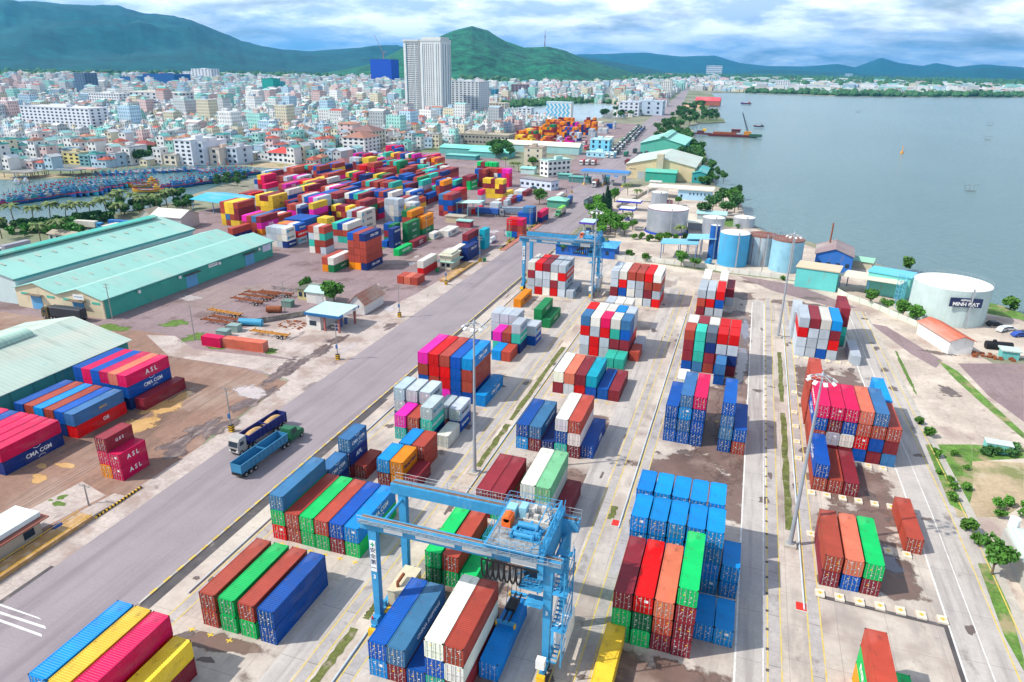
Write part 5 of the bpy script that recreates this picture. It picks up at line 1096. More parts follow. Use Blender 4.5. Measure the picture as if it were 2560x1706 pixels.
# ------------------------------------------------------------ weighbridges
deck = MAT('weighbridge_deck', (.42, .25, .10), .85, 0, .25, .5, dirt=[((.50, .42, .33), .5, .5, .65, .7, None)])
def weighbridge(label, x, y0, y1, w_=3.4):
    t = thing('weighbridge', label, 'weighbridge', (x, y0, 0), 0, 'truck weighbridges beside the main road'); L_ = y1-y0
    m = MB(); m.box(0, 0, .1, w_, L_, .75); m.ext([(-7, .02), (0, .75), (0, .02)], 0, w_, 0, 'x') if False else None; m.part(t, 'deck', deck)
    k = MB()
    for s in (0, w_-.15):
        k.tube((s+.07, 0, 1.1), (s+.07, L_, 1.1), .06, 6)
        for i in range(int(L_/3)+1): k.tube((s+.07, min(i*3, L_), .7), (s+.07, min(i*3, L_), 1.2), .07, 6)
    k.part(t, 'guard_rail', yel); r = MB(); r.ext([(L_, .75), (L_+7, .05), (L_, .05)], 0, w_, 0, 'x'); r.part(t, 'ramp', g_edge)
    z = MB()
    for i in range(14): z.box(w_+.02, L_+.2+i*.7, .03, w_+.3, L_+.55+i*.7, .35, 0); z.box(w_+.02, L_+.55+i*.7, .03, w_+.3, L_+.9+i*.7, .35, 1)
    z.part(t, 'striped_kerb', [yel, black])
weighbridge('rusty weighbridge deck with yellow rails at bottom left', -98.6, 46, 71.0, 2.9)
weighbridge('weighbridge deck beside the pale two roofed hut', -98.4, 217.5, 243, 3.2)
t = thing('weigh_hut', 'low weigh house with white roof and red lower roof at bottom left', 'hut', (-104.5, 50, 0))
MB().box(0, 0, 0, 4.8, 15.2, 3.2).part(t, 'wall', objm, (.42, .36, .28)); m = MB(); m.box(-.8, -1, 3.2, 6.0, 16.0, 3.4); m.part(t, 'lower_roof', objm, (.28, .09, .06)); m = MB(); m.box(-.2, -1, 3.5, 5.0, 15.4, 4.3); m.part(t, 'upper_roof', objm, (.62, .68, .66)); MB().box(4.81, 12.2, 1.0, 4.86, 14, 2.3).part(t, 'window', glass)
m = MB(); m.tube((0, 0, 0), (0, 1.4, 0), .55, 10); single('water_drum', m, objs, 'small blue drum beside the weigh house', 'drum', (-98.7, 66.2, .6), 0, (.02, .08, .3))
t = thing('weigh_hut', 'pale two roofed weighbridge hut beside the middle weighbridge', 'hut', (-104.90,232.83))
MB().box(0, 0, 0, 4.4, 8.4, 5.2).part(t, 'wall', objm, (.52, .48, .36)); MB().box(-1, -1, 2.9, 5.6, 9.4, 3.1).part(t, 'lower_roof', objm, (.30, .52, .46)); m = MB(); m.box(-.6, -.6, 5.2, 5.0, 9.0, 5.5); m.box(.2, 1, 5.5, 4.2, 7.4, 6.1); m.part(t, 'upper_roof', objm, (.55, .54, .42))
for i in range(2): MB().box(.6+i*2, -.04, 1.1, 1.9+i*2, 0, 2.3).part(t, 'window', glass)
m = MB(); m.box(-.5, -.5, 0, .5, .5, 1.3); m.cyl(0, 0, 1.3, 1.5, .45, 8); single('green_bin', m, objs, 'small green bin before the two roofed hut', 'bin', (-104.14,228.52, 0), 0, (.02, .2, .07))
m = MB(); m.box(-.5, -.5, 0, .5, .5, 1.2); m.cyl(0, 0, 1.2, 1.4, .45, 8); single('green_bin', m, objs, 'small green bin beside the striped pole base', 'bin', (-93.36,249.24, 0), 0, (.02, .2, .07))

# ------------------------------------------------------------ buildings
roofm = MAT('sheet_roof', (1, 1, 1), .55, 0, .06, .08, obj=True, joint=(1.0, 0, .035, (.25, .38, .34)), dirt=[((.50, .50, .43), .12, .50, .72, .5, (.3, 1, 1)), ((.16, .30, .27), .4, .56, .72, .4, (.12, 1.6, 1)), ((.30, .24, .17), .5, .68, .76, .45, (.3, 1.2, 1))])
roofw = MAT('weathered_roof', (1, 1, 1), .7, 0, .10, .08, obj=True, joint=(0, 1.1, .04, (.22, .28, .25)), dirt=[((.52, .52, .44), .10, .48, .66, .7, (1, .4, 1)), ((.20, .24, .21), .25, .56, .70, .6, (.15, 1.5, 1)), ((.14, .40, .42), .07, .66, .70, .5, None)])
wallm = MAT('plaster_wall', (1, 1, 1), .85, 0, .08, .2, obj=True, dirt=[((.30, .22, .15), .35, .60, .78, .55, (1, 1, .3))])
tilem = MAT('tile_roof', (1, 1, 1), .85, 0, .18, .8, obj=True)
WMESH = {}
def winmesh(w_, h_, face):
    k = (w_, h_, face)
    if k not in WMESH:
        m = MB()
        if face == 'F': m.box(-w_/2, -.06, 0, w_/2, .04, h_)
        elif face == 'R': m.box(-.04, -w_/2, 0, .06, w_/2, h_)
        else: m.box(-.06, -w_/2, 0, .04, w_/2, h_)
        WMESH[k] = m.mesh('window', glass)
    return WMESH[k]
def windows(t, spots, w_, h_, lim=60, glassm=None):
    for (x, y, z, f) in spots[:lim]: inst(t, 'window', winmesh(w_, h_, f), None, (x, y, z))
    if len(spots) > lim:
        m = MB()
        for (x, y, z, f) in spots[lim:]:
            if f == 'F': m.box(x-w_/2, y-.06, z, x+w_/2, y+.04, z+h_)
            else: m.box(x-.06, y-w_/2, z, x+.06, y+w_/2, z+h_)
        m.part(t, 'upper_windows', glass, kind='stuff')
def bld(label, x, y, w_, d, h, col, st=0, bf=0, bs=0, roof='flat', rc=(.5, .5, .48), rz=0, side='R', name='building', cat='building', ww=1.3, wh=1.5, group=None, rh=2.5, lim=40, door=None, extra=None):
    t = thing(name, label, cat, (x, y, 0), rz, group); m = MB(); sp = []
    ax = 'x' if w_ > d else 'y'
    if roof == 'gable': m.wallg(0, 0, w_, d, h, rh, ax); 
    else: m.box(0, 0, 0, w_, d, h)
    m.part(t, 'wall', wallm, col)
    r = MB()
    if roof == 'flat':
        r.box(-.25, -.25, h, w_+.25, d+.25, h+.25); r.box(-.25, -.25, h+.25, w_+.25, -.05, h+.95); r.box(-.25, d+.05, h+.25, w_+.25, d+.25, h+.95); r.box(-.25, -.05, h+.25, -.05, d+.05, h+.95); r.box(w_+.05, -.05, h+.25, w_+.25, d+.05, h+.95)
        if w_ > 8 and d > 6: r.box(w_*.3, d*.5, h+.25, w_*.55, d*.8, h+2.6)
        r.part(t, 'roof', objm, rc)
    elif roof == 'gable': r.gable(0, 0, w_, d, h, rh, .5, ax); r.part(t, 'roof', roofm, rc)
    elif roof == 'hip': r.hip(0, 0, w_, d, h+.002, rh, .7); r.part(t, 'roof', tilem, rc)
    elif roof == 'slab': r.box(-.4, -.4, h, w_+.4, d+.4, h+.35); r.part(t, 'roof', roofm, rc)
    if st:
        hs = h/st
        for k in range(st-1, -1, -1):
            z = k*hs+hs*.33
            for i in range(bf): sp.append(((i+.5)*w_/bf, 0, z, 'F'))
            for i in range(bs): sp.append((w_ if side == 'R' else 0, (i+.5)*d/bs, z, side))
        windows(t, sp, ww, wh, lim)
    if door:
        for (f, a, dw, dh, dc) in door:
            q_ = MB()
            if f == 'F': q_.box(a, -.12, 0, a+dw, .02, dh)
            else: q_.box(w_-.02, a, 0, w_+.12, a+dw, dh)
            q_.part(t, 'door', objm, dc)
    if extra: extra(t)
    return t
TQ = (.27, .53, .46); TQd = (.10, .40, .34)
# twin turquoise warehouse
t = thing('warehouse', 'large turquoise warehouse with twin gables and cream front wall', 'warehouse', (-207.5, 146.8, 0)); hW = 5.9
m = MB(); m.ext([(0, 0), (17, 0), (17, hW), (8.5, hW+2.4), (0, hW)], 0, .4); m.ext([(17.01, 0), (34, 0), (34, hW), (25.5, hW+2.4), (17.01, hW)], 0, .4); m.part(t, 'front_wall', wallm, (.60, .52, .36))
m = MB(); m.box(33.6, .4, 0, 34, 79.5, hW); m.box(0, .4, 0, .3, 79.5, hW); m.box(.3, 79.2, 0, 33.6, 79.5, hW); m.part(t, 'side_wall', wallm, (.06, .33, .26))
m = MB(); o = .7
for a in (0, 17): m.ext([(a-(o if a == 0 else 0), hW-.1), (a+8.5, hW+2.4), (a+17+(o if a else 0), hW-.1), (a+17+(o if a else 0), hW+.1), (a+8.5, hW+2.6), (a-(o if a == 0 else 0), hW+.1)], -.6, 80)
m.part(t, 'roof', roofm, TQ)
m = MB()
for a in (4, 12.5, 21, 29.5):
    for i in range(13):
        if a == 4 and i % 2: continue
        s = -1 if (a % 17) < 8.5 else 1; xx = a; z = hW+2.4-abs(((a % 17)-8.5))*2.4/8.5+.22
        y = 4+i*6.0; m.face([(xx-1, y, z-.26*(1 if s < 0 else -1)), (xx+1, y, z+.26*(1 if s < 0 else -1)), (xx+1, y+.6, z+.26*(1 if s < 0 else -1)), (xx-1, y+.6, z-.26*(1 if s < 0 else -1))])
m.part(t, 'skylights', MAT('skylight_sheet', (.40, .42, .36), .5, 0, .2), kind='stuff')
for a in (6, 22.5): MB().box(a, -.15, 0, a+4.2, .02, 4.2).part(t, 'door', objm, (.10, .32, .55)); MB().box(a-1, -1.4, 4.6, a+5.2, 0, 4.75).part(t, 'canopy', objm, (.16, .13, .1))
for y in (33, 63): MB().box(33.9, y, 0, 34.15, y+5, 4.2).part(t, 'door', objm, (.12, .35, .58)); MB().box(34, y-1, 4.5, 35.6, y+6, 4.65).part(t, 'canopy', objm, (.10, .1, .09))
for y in (13, 30, 49, 71): MB().cyl(34.5, y, 4.3, 5.2, .5, 10).part(t, 'vent_hood', white)
for y in (8, 22, 45, 56): MB().box(34, y, 4.4, 34.1, y+3.6, 5.0).part(t, 'louvre', objm, (.05, .38, .3))
for a in (2.2, 12.5, 19, 30): MB().box(a, -.1, 4.2, a+3, .02, 4.9).part(t, 'louvre', objm, (.08, .40, .3))
MB().box(24, -.75, hW-.6, 28, -.65, hW+.9).part(t, 'sign_board', white); MB().box(34, 44, 4.2, 34.15, 48.5, 5.4).part(t, 'sign_board', white); MB().box(34, 73.5, 2.8, 34.15, 78.5, 6).part(t, 'pale_panel', objm, (.55, .60, .72))
letter(t, 'KHO HÀNG SỐ 1', .42, 'F', (26, -.78, hW+.2), letb); letter(t, 'KHO HÀNG SỐ 1', .42, 'R', (34.17, 46.2, 4.85), letb)
m = MB(); m.box(33.8, .2, hW-.28, 34.8, 79.8, hW-.05); m.part(t, 'gutter', objm, (.06, .28, .26))
t = thing('warehouse', 'turquoise warehouse with long green ridge vent left of the twin gabled one', 'warehouse', (-240.5, 148, 0))
MB().wallg(0, 0, 32, 75.5, 8.4, 3.4).part(t, 'wall', wallm, (.50, .60, .60)); MB().gable(0, 0, 32, 75.5, 8.4, 3.4, .8, 'y').part(t, 'roof', roofm, TQ); m = MB(); m.gable(14.2, 3, 17.8, 73, 12.3, .5, .2, 'y', 0, .5); m.part(t, 'ridge_vent', roofm, (.08, .50, .40))
m = MB(); m.box(31.4, 0, 7.6, 32.9, 76, 8.15); m.part(t, 'gutter', objm, (.06, .25, .28))
m = MB()
for i in range(12): y = 4+i*6; m.face([(21.5, y, 11.05), (23.5, y, 10.6), (23.5, y+.7, 10.6), (21.5, y+.7, 11.05)])
m.part(t, 'skylights', bpy.data.materials['skylight_sheet'], kind='stuff')
t = thing('warehouse', 'pale roofed warehouse with curved ridge vent at the left edge', 'warehouse', (-175, 36, 0))
MB().wallg(0, 0, 34, 88, 6.2, 3.8).part(t, 'wall', wallm, (.05, .27, .23)); MB().gable(0, 0, 34, 88, 6.2, 3.8, .8, 'y').part(t, 'roof', roofw, (.40, .50, .43))
m = MB(); k = 10
m.ext([(17-2.2*math.cos(math.pi*i/k), 9.8+1.5*math.sin(math.pi*i/k)) for i in range(k+1)], 8, 76); m.part(t, 'ridge_vent', roofw, (.34, .52, .43))
m = MB()
for i in range(16): m.box(34.0, 4+i*5.3, 0, 34.12, 4.2+i*5.3, 6.1)
m.part(t, 'wall_ribs', objm, (.04, .2, .18), kind='stuff')
bld('grey shed with white roof between the palms and the turquoise roof', -255.35,249.74, 16, 12, 5.2, (.42, .40, .40), roof='gable', rc=(.62, .62, .55), name='shed', cat='shed', rz=.05)
bld('small shed with brown roof beside the grey shed', -267.87,255.54, 7, 8, 3.8, (.5, .48, .42), roof='gable', rc=(.36, .28, .20), name='shed', cat='shed')
bld('low house with brown roof behind the first palms', -272.81,212.14, 13, 6, 3.4, (.45, .45, .42), 1, 4, 0, roof='gable', rc=(.36, .30, .22), name='house', cat='house', rh=1)
bld('flat canopy roof by the yellow lorry cab', -265.71,232.85, 14, 7, 2.8, (.25, .24, .22), roof='slab', rc=(.60, .55, .48), name='shed', cat='shed')
# petrol station
t = thing('petrol_station', 'small petrol station with pale green canopy and blue fascia', 'petrol station', (-114.6, 160.0, 0)); 
MB().box(0, 1, 0, 4.6, 9.5, 4).part(t, 'shop', wallm, (.62, .60, .56)); MB().box(1.0, .94, 1.2, 3.2, 1.02, 2.6).part(t, 'window', glass)
m = MB(); m.box(0, 0, 4.5, 11.5, 11, 5.2, 0); m.box(.3, .3, 5.2, 11.2, 10.7, 5.3, 1); m.part(t, 'canopy', [MAT('fascia_blue', (.02, .12, .30), .5), MAT('canopy_roof', (.42, .62, .55), .6, 0, .08, .4)])
for a, b in ((6, 1), (10.6, 1), (6, 9.6), (10.6, 9.6)): MB().box(a-.25, b-.25, 0, a+.25, b+.25, 4.5).part(t, 'column', objm, (.35, .12, .10))
for b in (2.6, 5.4, 8): MB().box(8, b, 0, 8.7, b+.5, 1.8).part(t, 'fuel_pump', objm, (.05, .1, .3))
MB().box(11.5, 2, 4.5, 11.6, 10, 5.5).part(t, 'sign_board', white); letter(t, 'VIMC', .8, 'R', (11.62, 8, 5.0), letb)
bld('white hut with pale green roof behind the petrol station', -128.13,181.18, 7, 6, 3.8, (.62, .60, .56), roof='gable', rc=(.40, .62, .56), name='hut', cat='hut', door=[('F', 3.5, 2.5, 2.6, (.5, .5, .5))], rh=1)
bld('yellow hut with dark parapet left of the white hut', -132.45,182.90, 4, 7, 3.4, (.48, .42, .20), 1, 2, 2, roof='slab', rc=(.12, .11, .08), name='hut', cat='hut')
bld('white gabled wall hut with rust red roof right of the tree', -110.01,176.91, 5, 12, 3.6, (.62, .60, .58), roof='gable', rc=(.34, .13, .08), name='hut', cat='hut', door=[('F', 1, .9, 2.4, (.05, .25, .15))])
# gate canopy
t = thing('port_gate', 'port gate with long blue canopy roof on grey columns', 'gate', (-103.5, 452, 0)); m = MB(); m.box(-.5, 0, 7.0, 31, 12, 8.6, 0); m.box(0, .6, 8.6, 30.5, 11.4, 8.9, 1); m.part(t, 'canopy', [MAT('fascia_steel', (.30, .36, .42), .4, .3), MAT('canopy_blue', (.02, .20, .62), .5, 0, .1, .4)])
for a in (2.5, 14.5, 27.5):
    for b in (2, 10): MB().box(a-.5, b-.5, 0, a+.5, b+.5, 7).part(t, 'column', objm, (.35, .38, .42)); MB().cyl(a, b-1.2, 0, 1.2, .8, 8, 0, .4).part(t, 'column_guard', yel)
for a in (8, 20): MB().box(a-.8, 3, 0, a+.8, 9, 2.9).part(t, 'booth', wallm, (.5, .52, .5))
for a in (17, 22): MB().box(a, -.1, 6.2, a+2.6, 0, 7.0).part(t, 'sign_board', objm, (.05, .25, .6))
def F3(label, reg_xy, w_, d, h, *a, **k): return bld(label, reg_xy[0], reg_xy[1], w_, d, h, *a, **k)
F3('white three storey office block with framed balconies beside the gate', (-138.42,478.76), 9, 20, 10.5, (.68, .68, .66), 3, 2, 5, rz=-.62, rc=(.40, .58, .54), ww=2.2, wh=1.6)
F3('old cream building with broken terrace behind the white office', (-159.88,509.49), 14, 12, 15, (.55, .50, .38), 4, 2, 3, rc=(.40, .33, .27))
F3('pale blue single storey office with curved dark roof edge', (-136.23,426.90), 23, 9, 5.4, (.55, .62, .74), 1, 6, 2, rz=-.28, roof='slab', rc=(.22, .19, .2), ww=1.8, wh=1.6)
F3('turquoise roofed low hut beside the pale blue office', (-153.16,481.13), 10, 7, 4, (.45, .6, .58), roof='gable', rc=(.25, .60, .52), name='hut', cat='hut', rh=1)
F3('low teal shelter left of the blue gate', (-122.67,468.02), 9, 6, 3.2, (.10, .22, .22), roof='slab', rc=(.12, .45, .38), name='shelter', cat='shelter')
F3('second teal shelter touching the blue gate', (-112.69,458.79), 14, 6, 3.4, (.08, .2, .2), roof='slab', rc=(.08, .38, .33), name='shelter', cat='shelter')
F3('long shed with cream roof and pale blue band', (-216.49,612.10), 74, 13, 6.2, (.30, .50, .50), roof='gable', rc=(.70, .68, .54), name='warehouse', cat='warehouse', rh=3)
F3('bright light blue office block with dark entrance', (-135.35,623.58), 17, 12, 12, (.20, .60, .78), 3, 3, 3, rc=(.50, .70, .74), ww=1.8, wh=2.4)
F3('low pale blue annex before the bright blue office', (-133.64,602.92), 24, 8, 3.6, (.30, .58, .70), 1, 5, 1, rc=(.45, .65, .70), rz=-.1)
F3('green roofed kiosk beside the roadside tree', (-101.50,367.06), 10, 8, 4.0, (.08, .32, .22), roof='hip', rc=(.22, .52, .40), name='kiosk', cat='kiosk', rh=1.6)
F3('teal hall roof behind the far storage yard', (-255.03,570.12), 44, 22, 5, (.12, .38, .36), roof='gable', rc=(.16, .60, .48), name='hall', cat='hall', rh=2)
F3('second teal hall roof nearer the round trees', (-222.83,557.57), 34, 20, 4.6, (.12, .38, .36), roof='gable', rc=(.18, .62, .50), name='hall', cat='hall', rh=2)
F3('small teal lean-to before the teal halls', (-235.44,538.16), 26, 10, 3, (.08, .28, .3), roof='slab', rc=(.12, .50, .44), name='hall', cat='hall')
# open shelter in the yard
def shelter(label, x, y, w_, d, h, rc, rz=0, gable=True, cat='shelter', beams=(.1, .2, .35)):
    t = thing('open_shelter', label, cat, (x, y, 0), rz); m = MB()
    if gable: m.gable(0, 0, w_, d, h, 1.8, .6, 'y' if d > w_ else 'x')
    else: m.ext([(-.3, h), (w_+.3, h+.8), (w_+.3, h+1.0), (-.3, h+.2)], -.3, d+.3)
    m.part(t, 'roof', roofm, rc)
    for a in (.3, w_/2, w_-.3):
        for b in (.3, d-.3): MB().box(a-.15, b-.15, 0, a+.15, b+.15, h).part(t, 'column', objs, beams)
    return t
shelter('open shelter with pale turquoise roof before the blue trailer', -137.45,326.33, 12, 8, 6.5, (.42, .66, .60), 0, False, beams=(.15, .4, .45))
shelter('bright blue roofed open shelter by the palms', -265.28,286.56, 30, 22, 6, (.03, .38, .60), -.15, True)
bld('cream ruin before the open shelter', -136.37,310.28, 9, 5, 3, (.48, .40, .27), roof='slab', rc=(.42, .36, .27), name='hut', cat='hut')
bld('maroon kiosk with turquoise awning in open yard', -127.66,302.91, 7, 4, 2.8, (.30, .04, .06), roof='slab', rc=(.26, .5, .45), name='kiosk', cat='kiosk')
# right bank: cream warehouse, green warehouse and sheds
t = thing('warehouse', 'large cream warehouse with pale patched roof near the lagoon', 'warehouse', (-81, 494, 0)); hE = 9.5
MB().wallg(0, 0, 46, 62, hE, 5).part(t, 'wall', wallm, (.62, .50, .30)); MB().gable(0, 0, 46, 62, hE, 5, .8, 'y').part(t, 'roof', roofw, (.46, .54, .48)); m = MB(); m.box(20.5, -2.5, 7.5, 25, 4, 17); m.part(t, 'hoist_tower', MAT('lattice_cream', (.48, .42, .30), .7, 0, .3, 3))
MB().box(8, -.2, 0, 13, .05, 5).part(t, 'door', objm, (.40, .42, .44))
for i in range(5): MB().box(2.5+i*.9, -.08, 6, 3+i*.9, .02, 6.6).part(t, 'window', glass)
bld('low green shed standing before the cream warehouse', -66, 483, 20, 10, 6.5, (.04, .34, .25), roof='gable', rc=(.10, .46, .34), name='shed', cat='shed', rh=1.5)
bld('dark turquoise building with peeling roof by the lagoon grass', -36, 489, 9, 34, 6.5, (.04, .30, .30), 1, 2, 0, roof='gable', rc=(.04, .34, .33), rh=1.2)
t = thing('warehouse', 'big green roofed warehouse with raised ridge before the trees', 'warehouse', (-95, 648, 0))
MB().wallg(0, 0, 38, 74, 9, 5).part(t, 'wall', wallm, (.10, .42, .32)); MB().gable(0, 0, 38, 74, 9, 5, .8, 'y').part(t, 'roof', roofm, (.26, .64, .52)); MB().gable(15.5, 0, 22.5, 70, 14.0, 1.4, .3, 'y', 0, .8).part(t, 'ridge_vent', roofm, (.26, .62, .50))
t = thing('office', 'long low white roofed office with open porch by the lagoon', 'office', (-56, 421, 0)); m = MB(); m.box(0, 0, 5.6, 38, 13, 6.3); m.part(t, 'roof', objm, (.66, .63, .52)); MB().box(18, 1, 0, 37, 12, 5.6).part(t, 'wall', wallm, (.38, .60, .76))
for i in range(6): MB().box(24.5+i*2.1, .92, 2.8, 25.1+i*2.1, 1.02, 4.2).part(t, 'window', glass)
MB().box(19.5, .92, 1.2, 20.6, 1.02, 2.8).part(t, 'window', glass)
for a in (.6, 6, 12): MB().box(a-.2, .4, 0, a+.2, .8, 5.6).part(t, 'column', white)
bld('small white hut with dark windows above the long office', -59.58,458.27, 7, 5, 3.6, (.6, .6, .56), 1, 4, 0, roof='slab', rc=(.6, .6, .54), name='hut', cat='hut', ww=.7, wh=1.6)
# petrol depot canopies
def canopy(label, x, y, w_, d, h, rc, fc, rz=0):
    t = thing('station_canopy', label, 'canopy', (x, y, 0), rz); m = MB(); m.box(0, 0, h, w_, d, h+.8, 0); m.box(.3, .3, h+.8, w_-.3, d-.3, h+.95, 1)
    m.part(t, 'roof', [MAT('fascia_a', fc, .5), MAT('roof_a', rc, .6, 0, .08, .4)])
    for a in (w_*.2, w_*.8): MB().box(a-.3, d*.5-.3, 0, a+.3, d*.5+.3, h).part(t, 'column', objm, (.4, .42, .45))
    MB().box(w_*.35, d*.4, 0, w_*.65, d*.6, 2).part(t, 'fuel_pump', objm, (.1, .12, .3)); return t
canopy('long white canopy with blue edge at the depot entrance', -65.41,374.51, 13, 7, 4.2, (.62, .66, .58), (.05, .05, .45))
canopy('square white canopy with deep blue edge in depot yard', -58.91,345.40, 8, 7, 5.6, (.66, .70, .58), (.02, .05, .42))
canopy('pale green canopy with purple edge at the road corner', -70.58,310.88, 7, 9, 4.5, (.42, .66, .58), (.10, .05, .40))
bld('blue fronted house with blue roof behind the far crane', -70.54,270.30, 24, 12, 4.5, (.02, .12, .45), 1, 4, 1, roof='hip', rc=(.08, .35, .62), rz=.02, rh=1.5)
shelter('blue roofed open shed before the striped wall', -29.85,279.53, 14, 9, 6, (.12, .42, .60), 0, False)
shelter('second blue roofed shed beside the slim navy tank', -20.25,285.12, 11, 9, 7.5, (.18, .48, .66), 0, False)
bld('long white and blue awning between two silver tanks', -24.54,339.28, 11, 6, 3.2, (.30, .32, .36), roof='slab', rc=(.70, .70, .58), name='shed', cat='shed')
bld('pale roofed shed under the trees near the lagoon', -22.45,366.12, 14, 9, 3, (.35, .42, .42), roof='gable', rc=(.35, .58, .60), name='shed', cat='shed', rh=1)
# storage tanks
def tank(label, x, y, r, h, mat, roofmat, railc=True, ladder=True, rim=None, group=None):
    t = thing('storage_tank', label, 'storage tank', (x, y, 0), 0, group); m = MB(); m.cyl(0, 0, 0, h, r, 48, 0, None, True, 1); m.part(t, 'shell', [mat, roofmat], smooth=False)
    c = MB(); c.cyl(0, 0, h+.01, h+r*.09, r*.99, 40, 0, .15); c.part(t, 'roof', roofmat)
    if rim: c = MB(); c.cyl(0, 0, h-.35, h-.02, r+.06, 48, 0, None, False); c.part(t, 'rim_band', rim)
    if railc:
        k = MB(); n = 28
        for i in range(n): a, b = 2*math.pi*i/n, 2*math.pi*(i+1)/n; p, q_ = (r*math.cos(a), r*math.sin(a)), (r*math.cos(b), r*math.sin(b)); k.tube((*p, h), (*p, h+1.1), .03, 3); k.tube((*p, h+1.1), (*q_, h+1.1), .035, 3); k.tube((*p, h+.6), (*q_, h+.6), .025, 3)
        k.part(t, 'railing', grey)
    if ladder: k = MB(); k.beam((r*.3, -r-.1, 0), (r*.3, -r-.1, h+1), .5, .1); k.part(t, 'ladder', grey)
    return t
silver = MAT('tank_silver', (.42, .46, .52), .35, .5, .10, .5, dirt=[((.55, .58, .60), .6, .5, .7, .5, (.5, .5, 2.5))])
tkblue = MAT('tank_blue', (.06, .34, .58), .5, 0, .08, .3, joint=None, dirt=[((.10, .25, .42), .4, .5, .65, .5, (1, 1, .25))])
tkrust = MAT('tank_rusty', (.34, .44, .50), .65, 0, .12, .4, dirt=[((.26, .10, .05), .35, .52, .60, .9, (2.2, 2.2, .12)), ((.50, .55, .56), .3, .6, .7, .6, (2, 2, .15))])
tkpale = MAT('tank_pale_blue', (.24, .46, .58), .6, 0, .12, .4, dirt=[((.42, .40, .34), .3, .55, .68, .7, (1.5, 1.5, .2))])
tkwhite = MAT('tank_roof_white', (.72, .72, .66), .6, 0, .08, .3)
tkteal = MAT('tank_pale_green', (.46, .56, .54), .6, 0, .10, .25, dirt=[((.30, .35, .33), .3, .55, .68, .5, (1.6, 1.6, .1)), ((.50, .60, .56), .25, .55, .7, .5, (1.6, 1.6, .15))])
band = MAT('band_purple', (.30, .12, .22), .6); tkroofb = MAT('tank_rusty_roof', (.20, .08, .06), .8, 0, .4, .8)
t = tank('large silver fuel tank with railing in the depot', -33.5, 331.0, 9.3, 11.2, silver, tkwhite, rim=band); c = MB(); c.cyl(0, 0, 0, .9, 10.0, 48, 0, None, False); c.part(t, 'blue_base', MAT('base_blue', (.01, .05, .40), .5))
tank('medium silver tank behind the large one', -45.5, 396, 4.4, 7.5, silver, tkwhite)
tank('small silver tank beside the lagoon lawn', -12.8, 333, 4.9, 8.0, silver, tkwhite)
tank('low pale tank nearest the shore by the lawn', .5, 357.5, 5.0, 4.5, silver, tkwhite)
tank('dull red low tank behind the large silver one', -40.43,398.09, 2.2, 3, MAT('tank_red', (.38, .09, .08), .6), MAT('tank_red_top', (.38, .09, .08), .6), False)
t = tank('bright blue tank behind the white wall', -2.2, 281.5, 5.6, 12.5, tkblue, tkwhite)
tank('tall slim navy blue tank beside the bright blue one', -10.0, 287.5, 1.9, 13.5, MAT('tank_navy', (.01, .09, .32), .5), white)
tank('rust streaked tank between blue and pale tanks', 8.2, 287, 5.6, 11.5, tkrust, tkroofb, rim=rustm)
tank('pale blue rust stained tank with brown railing', 17.2, 280.5, 5.8, 12.0, tkpale, tkroofb, rim=rustm)
t = tank('huge pale green storage tank with white roof and name board', 63.7, 240.4, 10.6, 11.2, tkteal, tkwhite)
bd = MB(); a0 = -1.62
vx = Vector((.16, -.987, 0)).normalized()
o = inst(t, 'name_board', MB().box(-4.4, -.2, -1.35, 4.4, .2, 1.35).mesh('name_board', letn), None, (vx.x*10.9, vx.y*10.9, 8.0)); o.rotation_euler[2] = .16
letter(o, 'MINH ĐẠT', 1.5, 'F', (0, -.23, -.5), letm, .035); letter(o, 'ASPHALT', .8, 'F', (0, -.23, .75), letm, .03)

m = MB(); m.tube((-2, 0, 1.1), (2, 0, 1.1), 1.1, 14); m.box(-1.5, -.8, 0, -1.3, .8, .5); m.box(1.3, -.8, 0, 1.5, .8, .5); single('fuel_tank', m, objs, 'small blue tank lying between the sheds and the bright blue tank', 'tank', (-10.80,276.99, .02), 1.4, (.05, .30, .52))
m = MB()
for a, b in ((0, 0), (2, 0), (2, 2), (0, 2)): m.tube((a, b, 0), (a, b, 11), .08, 4)
for i in range(7):
    z = i*1.5
    for (p, q_) in (((0, 0), (2, 0)), ((2, 0), (2, 2)), ((2, 2), (0, 2)), ((0, 2), (0, 0))): m.tube((*p, z), (*q_, z+1.5), .05, 4); m.tube((*p, z+1.5), (*q_, z+1.5), .05, 4)
single('lattice_tower', m, objs, 'light blue lattice tower left of the huge pale tank', 'lattice tower', (50.2, 243.5, 0), .3, (.10, .45, .60))
bld('turquoise walled building with cream roof band at the yard edge', 20, 258, 13.5, 9, 7.0, (.12, .50, .48), roof='slab', rc=(.62, .48, .32), rz=-.2)
shelter('long open shed with cream roof before the lattice tower', 34, 257.5, 19, 9, 5.5, (.66, .60, .46), -.42, False)
bld('turquoise upper store behind the open shed', 43, 259, 13, 8, 7.5, (.16, .52, .46), roof='slab', rc=(.10, .48, .72), rz=-.35)
bld('blue hall with rusty brown roof behind the pale tank', 27.86,283.86, 13, 17, 6.5, (.03, .14, .45), 1, 4, 0, roof='gable', rc=(.26, .17, .17), rh=2.4, rz=-.1)
bld('small green roofed hut on the sandy shore', 41.37,293.99, 8, 6, 3, (.45, .42, .30), roof='gable', rc=(.26, .52, .38), name='hut', cat='hut', rh=1, rz=-.3)
m = MB(); m.cyl(0, 0, 0, 16, .3, 8); single('chimney_pipe', m, rustm, 'thin dark red chimney pipe before the brown roofed hall', 'chimney', (33.49,297.04, 0))
t = bld('long white shed with red roof beside the huge tank', 63.3, 206.9, 15.5, 6.5, 3.9, (.70, .69, .66), roof='gable', rc=(.55, .10, .04), rz=1.90, name='shed', cat='shed', rh=1.2)
